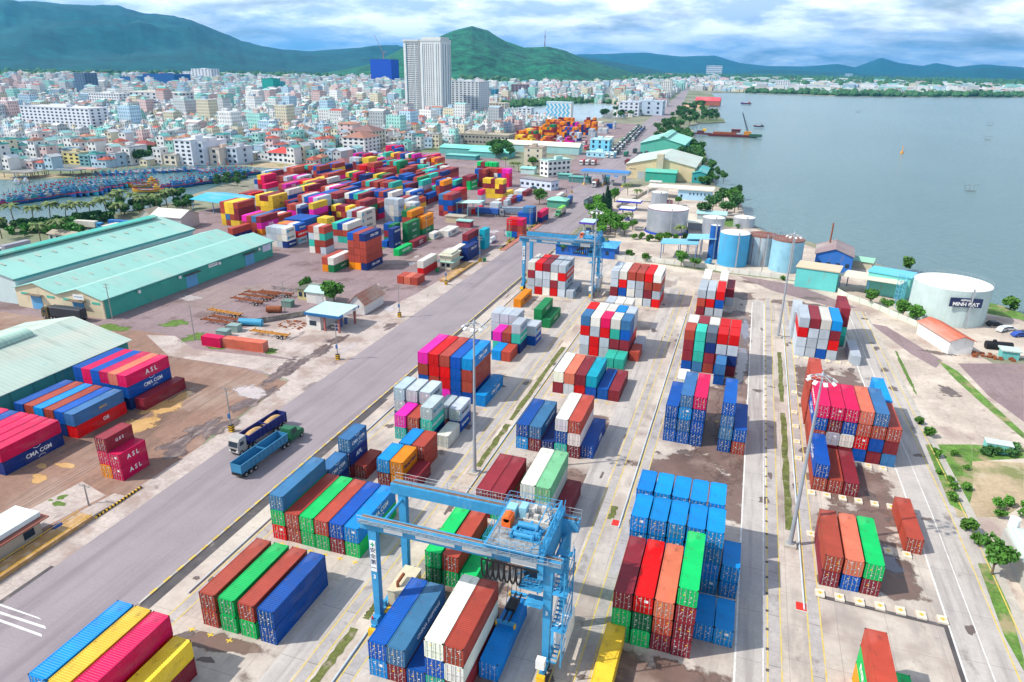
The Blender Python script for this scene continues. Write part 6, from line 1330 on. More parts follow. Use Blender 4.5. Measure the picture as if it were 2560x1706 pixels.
bld('turquoise kiosk among scrap at the right edge', 70.21,206.26, 4, 3, 2.3, (.14, .45, .42), roof='slab', rc=(.5, .6, .55), name='kiosk', cat='kiosk')
m = MB(); m.tube((-3.5, 0, 1.2), (3, 0, 1.2), 1.1, 14); m.cyl(-1.5, 0, 2.2, 2.7, .5, 8); single('black_tank', m, black, 'black tank lying behind the turquoise kiosk', 'tank', (71.62,213.84, .02), .1)
m = MB(); q = random.Random(12)
for i in range(24): x, y = q.uniform(-5, 5), q.uniform(-2, 2); m.box(x, y, 0, x+q.uniform(.4, 1.2), y+q.uniform(.3, 1), q.uniform(.2, .9))
single('rubble_heap', m, rustm, 'heap of rusty drums and rubble at the right edge', 'rubble', (68.13,206.63, .02))
t = thing('cabinet', 'low turquoise transformer cabinet above the green scrub', 'cabinet', (52.29,148.25), -.05); MB().box(0, 0, 0, 4.6, 2.2, 1.9).part(t, 'body', objm, (.16, .50, .44)); MB().box(-.1, -.1, 1.9, 4.7, 2.3, 2.05).part(t, 'roof', objm, (.5, .58, .54)); MB().box(1.8, -.05, .4, 2.8, .02, 1.4).part(t, 'door', objm, (.12, .42, .38))
t = thing('industrial_building', 'grey walled building with pale green flat roofs at the right edge', 'building', (46.2, 74, 0))
MB().box(0, 0, 0, 20, 41, 2.9).part(t, 'wall', wallm, (.40, .39, .36)); m = MB(); m.box(.4, 18, 2.9, 20, 41, 3.4); m.box(1.6, 0, 2.9, 20, 17, 3.2); m.box(3, 3, 3.2, 7, 12, 4.4); m.part(t, 'roof', roofm, (.55, .68, .62)); MB().cyl(1.5, 41.8, 3.0, 4.6, .8, 10).part(t, 'water_tank', white)
k = MB(); rail(k, (5, 33, 3.4), (12, 33, 3.4), 1.2, 1.4, 0, .06); rail(k, (5, 38, 3.4), (12, 38, 3.4), 1.2, 1.4, 0, .06); k.part(t, 'railing', grey); MB().box(2.2, 8, 3.2, 4.4, 15, 5.0).part(t, 'vent_box', objs, (.04, .30, .45))
m = MB()
for i in range(3): m.box(-.1, i*.5, 0, .1, i*.5+.3, .1)
# perimeter wall with piers
wl = [(-66, 275), (-62.5, 273), (-50, 271.3), (-31, 272.2), (-12, 271), (-3, 267.5), (16, 266.3)]
def wall_run(label, pts, h=1.9, col=(.66, .64, .58)):
    t = thing('perimeter_wall', label, 'wall', (pts[0][0], pts[0][1], 0)); ox, oy = pts[0]
    for a, b in zip(pts, pts[1:]):
        m = MB(); m.beam((a[0]-ox, a[1]-oy, h/2), (b[0]-ox, b[1]-oy, h/2), .18, h); m.part(t, 'panel', wallm, col)
        n = max(1, int(math.dist(a, b)/3.4))
        for i in range(n): f = i/n; x, y = a[0]+(b[0]-a[0])*f-ox, a[1]+(b[1]-a[1])*f-oy; MB().box(x-.18, y-.18, 0, x+.18, y+.18, h+.15).part(t, 'pier', wallm, tuple(c*.9 for c in col))
wall_run('stained white wall running behind the far container blocks', wl)
wall_run('turquoise and cream wall sloping down to the white shed', [(34, 254.5), (36.5, 249), (43, 242.5), (53.5, 226.5), (57.5, 221.5)], 1.7, (.52, .58, .48))
wall_run('cream wall around the depot yard near the gate', [(-66, 380), (-62, 402), (-58, 440), (-52, 470), (-20, 472)], 1.5, (.55, .50, .40))

# ------------------------------------------------------------ trees
def crown_mesh(name, R_, Hc, n, s, seed, lobes=7, flat=.75):
    q = random.Random(seed); m = MB(); lb = []
    for i in range(lobes): a = q.uniform(0, 6.28); r = R_*q.uniform(.15, .62); lb.append((r*math.cos(a), r*math.sin(a), Hc*q.uniform(.3, .85), R_*q.uniform(.38, .6)))
    for i in range(n):
        cx_, cy_, cz, cr = q.choice(lb); v = Vector((q.gauss(0, 1), q.gauss(0, 1), q.gauss(0, 1))).normalized()*cr*q.uniform(.55, 1.08)
        p = Vector((cx_, cy_, cz))+Vector((v.x, v.y, v.z*flat)); a = Vector((q.gauss(0, 1), q.gauss(0, 1), q.gauss(0, .6))).normalized(); b = a.cross(Vector((q.gauss(0, 1), q.gauss(0, 1), q.gauss(0, 1)))).normalized(); k = s*q.uniform(.6, 1.3)
        m.face([p-a*k-b*k*.6, p+a*k-b*k*.6, p+a*k+b*k*.6, p-a*k+b*k*.6])
    return m.mesh(name, leafm)
CROWN = [crown_mesh('crown', 3.6, 4.6, 900, .38, i, 6+i) for i in range(4)]
BUSH = [crown_mesh('foliage', 1.5, 1.8, 320, .26, 20+i, 5) for i in range(2)]
def trunk_mesh(h, seed):
    q = random.Random(seed); m = MB(); m.tube((0, 0, -.1), (.1, .05, h), .26, 7, 0, .17)
    for i in range(5): a = i*1.3+q.random(); m.tube((.1, .05, h*.8), (1.7*math.cos(a), 1.7*math.sin(a), h+1.6+q.random()), .12, 5, 0, .04)
    return m.mesh('trunk', bark)
TRUNK = [trunk_mesh(2.6, i) for i in range(3)]
def tree(label, x, y, s=1, g=(.075, .20, .03), group='trees around the port', kind='tree', z=0):
    t = thing(kind, label, 'tree', (x, y, z), rnd.uniform(0, 6), group); t.scale = (s, s, s*rnd.uniform(.9, 1.1)); k = rnd.uniform(.75, 1.25)
    inst(t, 'crown', rnd.choice(CROWN), tuple(c*k for c in g), (0, 0, 2.2)); inst(t, 'trunk', rnd.choice(TRUNK)); return t
def bush(label, x, y, s=1, g=(.07, .17, .025), group='low bushes around the port'):
    t = thing('bush', label, 'bush', (x, y, 0), rnd.uniform(0, 6), group); t.scale = (s, s, s); k = rnd.uniform(.8, 1.2); inst(t, 'foliage', rnd.choice(BUSH), tuple(c*k for c in g), (0, 0, .1)); return t
def palm_parts():
    fr = MB(); q = random.Random(8)
    for i in range(22):
        a = 2*math.pi*i/22*2.4; el = q.uniform(.2, 1.1); Lf = q.uniform(2.6, 3.4); pr = None
        for j in range(8):
            u = j/7; r = Lf*u*math.cos(el*.5); z = math.sin(el)*Lf*.55*u-1.9*u*u*(1.25-el*.6); c = Vector((r*math.cos(a), r*math.sin(a), z)); wv = Vector((-math.sin(a), math.cos(a), 0))*(.55*math.sin(math.pi*min(1, u*.9+.1))+.05)
            if pr:
                for sg in (-1, 1): d = Vector((0, 0, -.35)); fr.face([pr[0], c, c+wv*sg+d*.8, pr[0]+pr[1]*sg+d*.8][::sg])
            pr = (c, wv)
    m = MB(); pr = Vector((0, 0, 0))
    for j in range(1, 7): p = Vector((.18*j*j*.12, .05*j, j*1.15)); m.tube(pr, p, .20-.01*j, 7, 0, .19-.01*j); pr = p
    return fr.mesh('fronds', MAT('palm_fronds', (.12, .17, .045), .6, 0, .35, .8)), m.mesh('trunk', bark), pr
FROND, PTR, PTOP = palm_parts()
def palm(label, x, y, s=1):
    t = thing('palm_tree', label, 'palm tree', (x, y, 0), rnd.uniform(0, 6), 'palm trees along the harbour'); t.scale = (s, s, s)
    inst(t, 'trunk', PTR); inst(t, 'crown', FROND, None, tuple(PTOP)); return t
for i, (p, l) in enumerate((((-294.56,208.29), 'palm tree cut by the left picture edge'), ((-310.51,226.87), 'first whole palm tree from the left edge'), ((-304.84,231.58), 'second palm tree from left by the harbour water'), ((-301.85,237.66), 'third palm tree from left by the harbour water'), ((-296.50,241.11), 'fourth palm tree from left by the harbour water'),
        ((-292.38,244.07), 'fifth palm tree above the white tank lorry'), ((-292.03,250.54), 'tall palm left of the yellow lorry cab palms'), ((-287.97,256.14), 'palm before the dense green trees'), ((-274.96,252.58), 'bright palm just behind the yellow lorry cab'), ((-301.06,271.37), 'rear palm above the dense trees, left'), ((-297.65,275.75), 'rear palm above the dense trees, middle'),
        ((-281.56,271.05), 'yellowish palm left of the grey shed'), ((-291.20,275.56), 'rear palm near the orange boats'), ((-273.33,271.74), 'low yellow palm above the grey shed'), ((-282.65,288.16), 'palm left of the blue shelter'), ((-283.19,294.14), 'palm nearest the blue shelter'), ((-268.23,214.00), 'tall palm leaning over the low brown house'), ((-271.91,207.61), 'palm left of the low brown house'),
        ((-174.52,511.01), 'palm beside the old cream building, left'), ((-160.22,487.55), 'palm beside the old cream building, middle'), ((-157.18,488.95), 'palm nearest the old cream building'), ((-59.35,403.70), 'palm before the long white office'), ((-24.65,312.17), 'palm beside the large silver tank foot'), ((-53.03,332.39), 'small palm inside the depot yard'), ((-52.50,277.55), 'palm behind the white wall near the far crane'), ((-67.30,422.48), 'palm beside the gate guard box'))): palm(l, p[0], p[1], 1.0 if i > 17 else rnd.uniform(1.2, 1.45))
for p, s, l in (((-119.13,182.98), 1.15, 'bright green tree behind the petrol station canopy'), ((-133.44,189.59), .7, 'dark tree behind the yellow hut'), ((-107.66,373.06), 1.2, 'round tree beside the green roofed kiosk'), ((42.68,243.73), .8, 'tree before the dark open shed'), ((46.66,237.83), .6, 'small tree right of the first one at the cream wall'), ((50.55,233.06), .75, 'third tree along the sloping cream wall'), ((53.49,228.96), .8, 'tree nearest the huge tank along the cream wall'),
        ((-20.48,270.64), .8, 'round tree before the blue sheds behind the wall'), ((-15.39,269.08), .6, 'lower bush like tree next to the blue sheds'), ((-67.02,271.71), .75, 'tree between the legs of the far crane'), ((-136.37,661.35), 1.0, 'yellow green tree before the bright blue office'), ((-70.85,398.74), 1.1, 'tree at the road bend before the depot'), ((-6.60,412.58), 1.3, 'large tree at the lagoon edge of the depot'), ((42.88,105.80), .8, 'round dark bush like tree by the grey building'), ((-35.32,400.28), .7, 'tree behind the large silver tank'), ((-152.07,509.06), 1.2, 'dark tree before the white office block')): tree(l, p[0], p[1], s)
def conifer(label, x, y, s):
    t = thing('conifer_tree', label, 'tree', (x, y, 0), 0, 'dark conifers at the road bend'); q = random.Random(int(s*10)); m = MB()
    for i in range(900):
        z = q.random()**.8*11; r = (1-z/11.4)*2.3*q.uniform(.55, 1.05); a = q.uniform(0, 6.28); p = Vector((r*math.cos(a), r*math.sin(a), z+1)); d = Vector((math.cos(a), math.sin(a), -.35))*.4; b = Vector((-math.sin(a), math.cos(a), .2))*.22; m.face([p-d-b, p+d-b, p+d+b, p-d+b])
    m.part(t, 'crown', leafm, (.02, .065, .03)); MB().cyl(0, 0, 0, 3, .22, 8).part(t, 'trunk', bark); t.scale = (s, s, s)
conifer('tall dark conifer at the road bend, the left and taller one', -67.24,357.21, 1.25); conifer('shorter dark conifer right beside the taller one', -66.80,361.77, 1.0); conifer('thin dark conifer left of the two at the road', -69.80,360.50, .9)
def inpoly(x, y, P_):
    c = False; j = len(P_)-1
    for i in range(len(P_)):
        if (P_[i][1] > y) != (P_[j][1] > y) and x < (P_[j][0]-P_[i][0])*(y-P_[i][1])/(P_[j][1]-P_[i][1])+P_[i][0]: c = not c
        j = i
    return c
def scatter(P_, n, fn, seed, dmin=3):
    if isinstance(P_[0], float): P_ = list(zip(P_[::2], P_[1::2]))
    q = random.Random(seed); xs = [p[0] for p in P_]; ys = [p[1] for p in P_]; done = []; k = 0
    while len(done) < n and k < n*40:
        k += 1; x, y = q.uniform(min(xs), max(xs)), q.uniform(min(ys), max(ys))
        if inpoly(x, y, P_) and all((x-a)**2+(y-b)**2 > dmin*dmin for a, b in done): done.append((x, y)); fn(x, y, q)
DG = (.055, .15, .04)
scatter([-74.18,347.20, -79.03,381.56, -73.75,383.83, -65.52,359.38, -56.89,335.81, -48.82,329.24, -45.64,309.99, -58.54,304.72, -67.04,326.59], 26, lambda x, y, q: tree('broad green tree in the dense clump at the depot road corner', x, y, q.uniform(.7, 1.1), (.09, .25, .03), 'dense tree clump at the depot corner'), 1, 3.6)
scatter([-45.64,309.99, -21.79,319.73, -21.32,314.57, -44.66,304.02], 9, lambda x, y, q: bush('round bush along the foot of the large silver tank', x, y, q.uniform(1, 1.9), (.08, .19, .02), 'bushes at the large silver tank'), 2, 3)
scatter([-20.69,369.66, -13.29,423.57, -4.75,442.03, -2.75,394.90, -8.73,374.68], 12, lambda x, y, q: tree('dark green tree between the depot and the lagoon', x, y, q.uniform(.7, 1.2), DG, 'trees between the depot and lagoon'), 3, 5)
scatter([(-60, 560), (-34, 560), (-47, 690), (-62, 777), (-70, 860), (-100, 870), (-100, 770), (-58, 735)], 44, lambda x, y, q: tree('dark tree on the bank behind the green roofed warehouse', x, y, q.uniform(.9, 1.5), DG, 'trees on the bank behind the green warehouse'), 4, 5)
scatter([(-25, 500), (-14, 490), (-26, 560), (-32, 560)], 10, lambda x, y, q: tree('thin tree on the shore beside the dark turquoise building', x, y, q.uniform(.7, 1.1), DG, 'shore trees beside the turquoise building'), 5, 4)
scatter([(-112, 880), (-78, 900), (-90, 1000), (-62, 1050), (-50, 1110), (-62, 1180), (-92, 1330), (-104, 1550), (-122, 1540), (-136, 1420), (-122, 1100)], 60, lambda x, y, q: tree('tree on the green headland right of the boulevard', x, y, q.uniform(1, 1.9), DG, 'trees on the green headland'), 6, 9)
scatter([(-228, 1080), (-165, 1090), (-190, 1420), (-250, 1440)], 30, lambda x, y, q: tree('tree between the lake and the boulevard', x, y, q.uniform(1, 1.9), DG, 'trees between lake and boulevard'), 7, 9)
scatter([-291.12,256.13, -311.74,281.92, -297.09,294.57, -294.70,315.99, -267.65,288.51, -276.58,273.15, -271.16,256.71], 26, lambda x, y, q: tree('dense green tree between the palms and the harbour', x, y, q.uniform(.7, 1.0), (.05, .15, .03), 'dense trees behind the palms'), 8, 4)
scatter([-316.90,362.27, -317.53,395.64, -291.90,364.57, -289.49,352.87, -307.35,349.13], 16, lambda x, y, q: tree('low dark tree on the harbour bank beside the storage yard', x, y, q.uniform(.5, .8), DG, 'harbour bank trees beside the yard'), 9, 4)
scatter([-303.71,217.21, -284.78,241.11, -271.76,230.36, -270.64,218.06, -294.95,212.26], 22, lambda x, y, q: bush('leafy bush between the palms and the low brown house', x, y, q.uniform(1.2, 2.4), (.06, .20, .03), 'bushes below the palms'), 10, 3)
scatter([-313.69,222.07, -297.07,233.62, -292.87,255.40, -282.95,254.34, -282.27,242.16, -297.80,224.08], 34, lambda x, y, q: bush('dark undergrowth bush along the harbour bank among the palms', x, y, q.uniform(1.4, 2.4), (.04, .12, .03), 'undergrowth among the palms'), 30, 3)
scatter([-19.89,476.79, -31.98,554.88, -47.66,719.14, -59.59,766.81, -60.62,733.22, -41.18,603.37, -31.34,490.29, -20.61,467.63], 30, lambda x, y, q: bush('shore shrub between the cream warehouse and the lagoon', x, y, q.uniform(1.8, 3.4), (.06, .17, .03), 'shore shrubs by the warehouse'), 31, 4)
scatter([-749.98,662.96, -808.46,749.33, -773.95,844.19, -690.00,756.36, -673.31,655.42, -678.30,605.79], 34, lambda x, y, q: tree('tree in the green park right of the long white building', x, y, q.uniform(1, 1.5), DG, 'park trees among the city houses'), 11, 7)
scatter([-441.53,388.39, -484.72,473.79, -501.95,519.43, -416.65,428.52, -424.05,387.71], 20, lambda x, y, q: tree('tree at the harbour edge below the white house row', x, y, q.uniform(.9, 1.4), DG, 'harbour edge trees below the houses'), 12, 5)
scatter([-327.09,495.89, -334.67,470.95, -367.91,549.42, -345.71,560.53, -317.52,515.61], 18, lambda x, y, q: tree('tree behind the storage yard left of the white block', x, y, q.uniform(.9, 1.4), (.05, .14, .03), 'trees behind the storage yard'), 13, 6)
scatter([-206.18,558.71, -221.13,609.83, -210.46,624.36, -187.00,560.35, -193.97,542.29], 10, lambda x, y, q: tree('round full tree before the long cream roofed shed', x, y, q.uniform(1.1, 1.7), (.055, .16, .03), 'round trees before the long shed'), 14, 5)
scatter([41.86,145.38, 49.46,144.93, 46.64,131.68, 43.30,122.37, 41.14,124.53, 40.78,133.99], 9, lambda x, y, q: bush('low green bush on the verge near the turquoise cabinet', x, y, q.uniform(.35, .8), (.09, .22, .03), 'bushes on the verge near the cabinet'), 15, 2)
scatter([52.08,149.10, 59.32,151.73, 58.32,148.14, 51.40,146.26], 8, lambda x, y, q: bush('dark hedge bush below the turquoise cabinet', x, y, q.uniform(.6, .9), DG, 'hedge below the turquoise cabinet'), 16, 1.4)
scatter([47.68,126.88, 53.69,129.04, 52.18,123.67, 47.90,123.07], 5, lambda x, y, q: bush('green bush above the grey building corner', x, y, q.uniform(.6, .9), (.08, .22, .03), 'bushes above the grey building'), 17, 2)
for p, l, s in (((41.81,116.77), 'bush in the gap between lane and grey wall', 1.1), ((42.78,113.25), 'lower bush left of the grey wall', .9), ((41.92,156.92), 'small bush at the kerb by the scrub', .8), ((42.38,151.27), 'larger bush at the kerb by the scrub', 1.0), ((-41.38,276.66), 'yellow green bush behind the wall, left one', 1.4), ((-34.19,272.66), 'yellow green bush behind the wall, right one', 1.5), ((16.53,264.46), 'small dark bush before the turquoise wall', .8), ((-1.75,350.80), 'bush on the shore tip', 1), ((85.77,256.12), 'bush behind the huge pale tank', 2.0), ((62.12,299.80), 'bush behind the blue upper roof', 2.2)): bush(l, p[0], p[1], s)
# mangroves and far woods: one mass
m = MB(); q = random.Random(77)
def mass(P_, n, s):
    xs = [p[0] for p in P_]; ys = [p[1] for p in P_]; k = 0
    while k < n:
        x, y = q.uniform(min(xs), max(xs)), q.uniform(min(ys), max(ys))
        if not inpoly(x, y, P_): continue
        k += 1
        if not inview(x, y, 0, 40): continue
        r = s*q.uniform(.6, 1.4); h = r*q.uniform(1.0, 1.8); n_ = 6; ph = q.random()*6; kk = len(m.v)
        for zz_, rr_ in ((0, .75), (h*.45, 1.0), (h*.85, .6)):
            for i in range(n_): a = ph+2*math.pi*i/n_; g = q.uniform(.75, 1.2); m.v.append((x+r*rr_*g*math.cos(a), y+r*rr_*g*math.sin(a), zz_*q.uniform(.85, 1.15)))
        m.v.append((x, y, h))
        for L0 in (0, n_):
            for i in range(n_): j = (i+1) % n_; m.f.append((kk+L0+i, kk+L0+j, kk+L0+n_+j, kk+L0+n_+i)); m.m.append(0)
        for i in range(n_): m.f.append((kk+2*n_+i, kk+2*n_+(i+1) % n_, kk+3*n_)); m.m.append(0)
mass([(-60, 2570), (36, 2530), (119, 2535), (214, 2470), (423, 2560), (545, 2660), (825, 2860), (1500, 3060), (2600, 3300), (2600, 3700), (1500, 3400), (800, 3100), (400, 2720), (0, 2640)], 2600, 9)
mass([(-100, 3400), (2800, 4000), (5500, 8000), (-300, 8000)], 5000, 16)
mass([(-1700, 2850), (-900, 2450), (-560, 3150), (-330, 5200), (-250, 7000), (-900, 7000), (-900, 3300)], 2000, 16)
mass([(-2500, 1850), (-1800, 2450), (-1620, 2880), (-2200, 3200), (-3600, 2000)], 1500, 14)
mass([(-900, 1150), (-460, 1450), (-420, 1500), (-460, 1520), (-520, 1460), (-600, 1300)], 60, 6)
mass([(-455, 1270), (-440, 1225), (-330, 1550), (-260, 1500), (-255, 1530), (-370, 1600), (-460, 1440)], 160, 6)
mass([(-600, 420), (-290, 620), (-300, 980), (-480, 1400), (-2300, 1900), (-3000, 1500)], 2600, 3.6)
for (u, v) in ((-700, 700), (-620, 900), (-420, 640), (-900, 1100), (-520, 1100), (-1200, 1300), (-340, 560), (-760, 480), (-1500, 1900), (-1000, 1700), (-400, 1900), (-600, 2100)): mass(blob(u, v, 26+abs(u)*.03, 14+v*.01, int(-u)), 30, 5)
o = struct('distant_trees', m, MAT('far_foliage', (.045, .125, .045), .9, 0, .4, .02), 'stuff'); o['label'] = 'far dark green mangroves and woods along the opposite shore and between the houses'; o['category'] = 'trees'
# ------------------------------------------------------------ city
CITY = [(-1500, 240), (-560, 318), (-470, 352), (-425, 392), (-402, 425), (-345, 470), (-318, 445), (-296, 500), (-272, 640), (-272, 985), (-440, 1225), (-456, 1400), (-424, 1490), (-378, 1565), (-265, 1500), (-228, 1100), (-205, 1080), (-180, 1200), (-200, 1500), (-292, 2950), (-330, 6500), (-800, 6500), (-560, 3200), (-900, 2450), (-1620, 2850), (-1800, 2450), (-2450, 1850), (-3300, 1300), (-2500, 500)]
EAST = [(-250, 2700), (-60, 2620), (120, 2590), (430, 2650), (850, 3000), (2200, 3500), (2600, 4600), (-150, 5500), (-270, 3600)]
WALLC = [('white', (.66, .66, .64)), ('white', (.62, .63, .62)), ('pale blue', (.38, .52, .62)), ('cream', (.60, .54, .40)), ('mint green', (.30, .56, .50)), ('light grey', (.44, .46, .47)), ('pale pink', (.62, .46, .44)), ('white', (.7, .7, .68))]
ROOFC = [('teal', (.10, .38, .35)), ('grey', (.42, .44, .45)), ('pale turquoise', (.28, .50, .48)), ('red tiled', (.38, .09, .06)), ('white', (.62, .64, .64)), ('brown tiled', (.24, .12, .09)), ('pale blue', (.35, .48, .56)), ('orange tiled', (.40, .19, .12))]
RP = (0, 0, 0, 0, 1, 1, 1, 1, 1, 2, 2, 2, 2, 4, 4, 4, 4, 6, 6, 3, 5, 7, 3, 5)
TALL = []   # footprints kept free for the named buildings
SPEC = [  # label, base point, width, depth, height, wall, storeys, bays front, bays side, roof, roof colour
 ('long white building with scattered small dark windows left of the park', (-690.43,537.47), 88, 22, 26.4, (.66, .69, .74), 9, 16, 3, 'flat', (.6, .62, .66)),
 ('white block with a grid of small windows before the grey hospital', (-968.08,869.06), 58, 22, 22.3, (.68, .69, .70), 6, 12, 3, 'flat', (.6, .62, .62)),
 ('long grey and white hospital block with dark glass sections', (-950.40,905.88), 110, 40, 24.0, (.52, .55, .58), 5, 10, 5, 'flat', (.55, .52, .46)),
 ('slim dark glass tower at the left of the city', (-1271.52,1116.29), 26, 30, 44.6, (.10, .17, .26), 16, 4, 4, 'flat', (.2, .26, .3)),
 ('cream tower beside the slim dark glass tower', (-1439.76,1300.79), 40, 20, 23.0, (.60, .52, .32), 8, 5, 2, 'flat', (.5, .5, .45)),
 ('navy wrapped tower under construction left of the white towers', (-1586.23,1605.71), 105, 60, 35.3, (.015, .09, .27), 0, 0, 0, 'flat', (.03, .1, .25)),
 ('lower navy wrapped building beside the wrapped tower', (-1717.55,1655.80), 90, 50, 24.6, (.02, .11, .28), 0, 0, 0, 'flat', (.03, .1, .25)),
 ('white high rise, the left one of the distant white pair', (-1894.50,2095.65), 60, 40, 34.9, (.62, .66, .70), 12, 5, 3, 'flat', (.6, .62, .66)),
 ('white high rise, the taller one of the distant white pair', (-1813.38,2046.55), 80, 40, 44.6, (.66, .68, .70), 14, 6, 3, 'flat', (.6, .62, .66)),
 ('white slab of stepped flats right of the distant pair', (-2160.91,2518.31), 190, 40, 23.7, (.62, .66, .70), 5, 12, 2, 'flat', (.6, .62, .66)),
 ('green netted tower behind the red pagoda', (-1060.39,1410.62), 30, 26, 34.8, (.02, .30, .26), 0, 0, 0, 'flat', (.02, .26, .22)),
 ('white block behind the green netted tower', (-1531.50,2032.48), 110, 40, 23.4, (.66, .67, .68), 6, 10, 3, 'flat', (.6, .62, .66)),
 ('teal glass block right of the green netted tower', (-1112.11,1519.43), 22, 20, 26.8, (.06, .34, .42), 9, 3, 2, 'flat', (.1, .4, .45)),
 ('deep blue wrapped tower with crane beside the tall white tower', (-1357.42,2439.10), 84, 60, 84.2, (.01, .06, .42), 0, 0, 0, 'flat', (.02, .08, .4)),
 ('white hospital like block before the deep blue tower', (-894.73,1553.15), 34, 26, 16.0, (.64, .65, .62), 4, 6, 3, 'flat', (.6, .62, .6)),
 ('white apartment block right of the tallest tower', (-456.54,1069.65), 46, 46, 46.7, (.60, .63, .64), 15, 7, 6, 'flat', (.55, .58, .6)),
 ('cream six storey block with brown hipped roof behind the yard', (-328.01,547.17), 22, 22, 17.5, (.60, .52, .40), 5, 5, 4, 'hip', (.22, .13, .12)),
 ('white five storey block with balconies beside the storage yard', (-318.22,519.15), 20, 26, 14.7, (.68, .68, .66), 5, 4, 4, 'hip', (.32, .16, .12)),
 ('white villa with bright red hipped roof near the yard', (-348.37,461.03), 18, 16, 7.2, (.66, .70, .72), 2, 4, 2, 'hip', (.55, .06, .05)),
 ('white villa with dark maroon hipped roof at the yard edge', (-287.25,447.38), 15, 16, 4.1, (.68, .68, .64), 1, 3, 2, 'hip', (.24, .10, .10)),
 ('narrow four storey blue grey townhouse right of the red villa', (-335.60,484.54), 7, 18, 11.7, (.40, .48, .58), 4, 2, 0, 'flat', (.5, .52, .55)),
 ('windowless pale blue block left of the red villa', (-375.00,480.15), 8, 12, 9.1, (.36, .48, .58), 0, 0, 0, 'flat', (.45, .55, .6)),
 ('tall white townhouse block with blue windows above the boats', (-397.07,420.34), 15, 26, 17.2, (.66, .68, .72), 6, 3, 0, 'flat', (.6, .62, .64)),
 ('white townhouse second from the left above the boats', (-385.64,425.73), 9, 26, 15.6, (.62, .65, .72), 4, 2, 0, 'flat', (.6, .6, .62)),
 ('cream townhouse left of the tall white one', (-404.84,416.68), 11, 14, 6.9, (.60, .54, .44), 2, 2, 0, 'flat', (.42, .4, .36)),
 ('cream pink townhouse in the middle above the boats', (-375.83,430.36), 9, 18, 11.3, (.62, .54, .46), 3, 1, 1, 'flat', (.55, .45, .38)),
 ('light blue townhouse right of the cream pink one', (-366.36,437.69), 9, 18, 11.6, (.46, .54, .62), 3, 2, 1, 'flat', (.5, .52, .55)),
 ('bright yellow building on the harbour left bank', (-472.50,392.26), 16, 9, 7.6, (.66, .56, .20), 3, 3, 1, 'flat', (.5, .45, .3)),
 ('teal and dark house right of the yellow building', (-452.29,387.85), 9, 14, 7.0, (.14, .32, .34), 3, 2, 0, 'flat', (.2, .4, .4)),
 ('beige block behind the yellow building', (-544.54,450.37), 24, 18, 6.8, (.52, .46, .42), 0, 0, 0, 'flat', (.4, .42, .4)),
 ('white framed building with big windows and brown roofs', (-462.87,426.89), 18, 16, 9.2, (.62, .64, .66), 2, 4, 0, 'flat', (.5, .5, .5)),
 ('house with steep maroon gables beside the framed building', (-475.95,453.85), 20, 16, 7.2, (.40, .40, .44), 2, 4, 2, 'hip', (.26, .07, .07)),
 ('mint green walled house in the middle of the city', (-535.73,662.74), 20, 14, 9.7, (.18, .50, .42), 0, 0, 0, 'flat', (.3, .5, .46)),
 ('blue glass building at the left of the lake', (-562.75,1501.44), 24, 24, 23.1, (.05, .28, .42), 6, 3, 2, 'flat', (.3, .45, .5)),
 ('pale building joined to the blue glass one', (-569.18,1496.47), 16, 24, 26.1, (.50, .58, .62), 6, 2, 0, 'flat', (.5, .52, .55)),
 ('brown tower under construction at the lake side', (-523.09,1561.60), 34, 26, 32.2, (.20, .16, .19), 9, 4, 2, 'flat', (.3, .22, .2)),
 ('white block with scattered windows below the hill', (-611.00,2382.55), 70, 30, 23.9, (.64, .67, .68), 6, 5, 2, 'flat', (.6, .62, .64)),
 ('white tower with small windows beside the boulevard', (-241.38,1919.57), 26, 26, 39.5, (.68, .68, .64), 10, 5, 2, 'flat', (.6, .6, .58)),
 ('white and grey office block by the lake shore trees', (-209.69,1162.33), 32, 30, 20.1, (.58, .62, .68), 4, 4, 3, 'flat', (.5, .55, .6)),
 ('large pale grey block between lake and boulevard', (-190.24,1203.74), 44, 34, 20.7, (.46, .56, .66), 3, 3, 3, 'flat', (.45, .52, .58)),
 ('white building with red roof corner by the boulevard', (-197.91,1491.38), 24, 30, 12.7, (.64, .66, .68), 3, 3, 2, 'flat', (.5, .3, .3)),
 ('cream block with rows of windows left of the lake', (-434.38,1139.62), 42, 26, 12.9, (.58, .54, .44), 4, 8, 3, 'flat', (.55, .52, .45)),
 ('white slim block before the lake with vertical stripes', (-334.64,1031.21), 20, 18, 13.0, (.60, .64, .68), 4, 3, 1, 'flat', (.5, .55, .6)),
 ('twin domed white hotel far behind the headland', (-611.90,8739.75), 170, 60, 105.6, (.60, .64, .68), 5, 12, 1, 'flat', (.6, .64, .68)),
 ('white hotel on the far shore of the lagoon', (50.34,3018.13), 50, 30, 33.7, (.66, .68, .68), 6, 6, 1, 'flat', (.6, .64, .68)),
 ('small grey tower far across the lagoon', (715.81,7472.35), 60, 40, 48.9, (.30, .42, .50), 0, 0, 0, 'flat', (.4, .46, .5)),
]
for (l, p, w_, d, h, c, st, bf, bs, rf, rc) in SPEC:
    sc_ = max(1.0, math.hypot(*p)/900); bld(l, p[0], p[1], w_, d, h, c, st, bf, bs, rf, rc, ww=min(w_/max(bf, 1)*.5, 2.6*sc_), wh=(h/st*.5) if st else 1.5, name='city_building', cat='building', lim=60, rh=min(w_, d)*.22); TALL.append((p[0]-4, p[1]-6, p[0]+w_+4, p[1]+d+3))
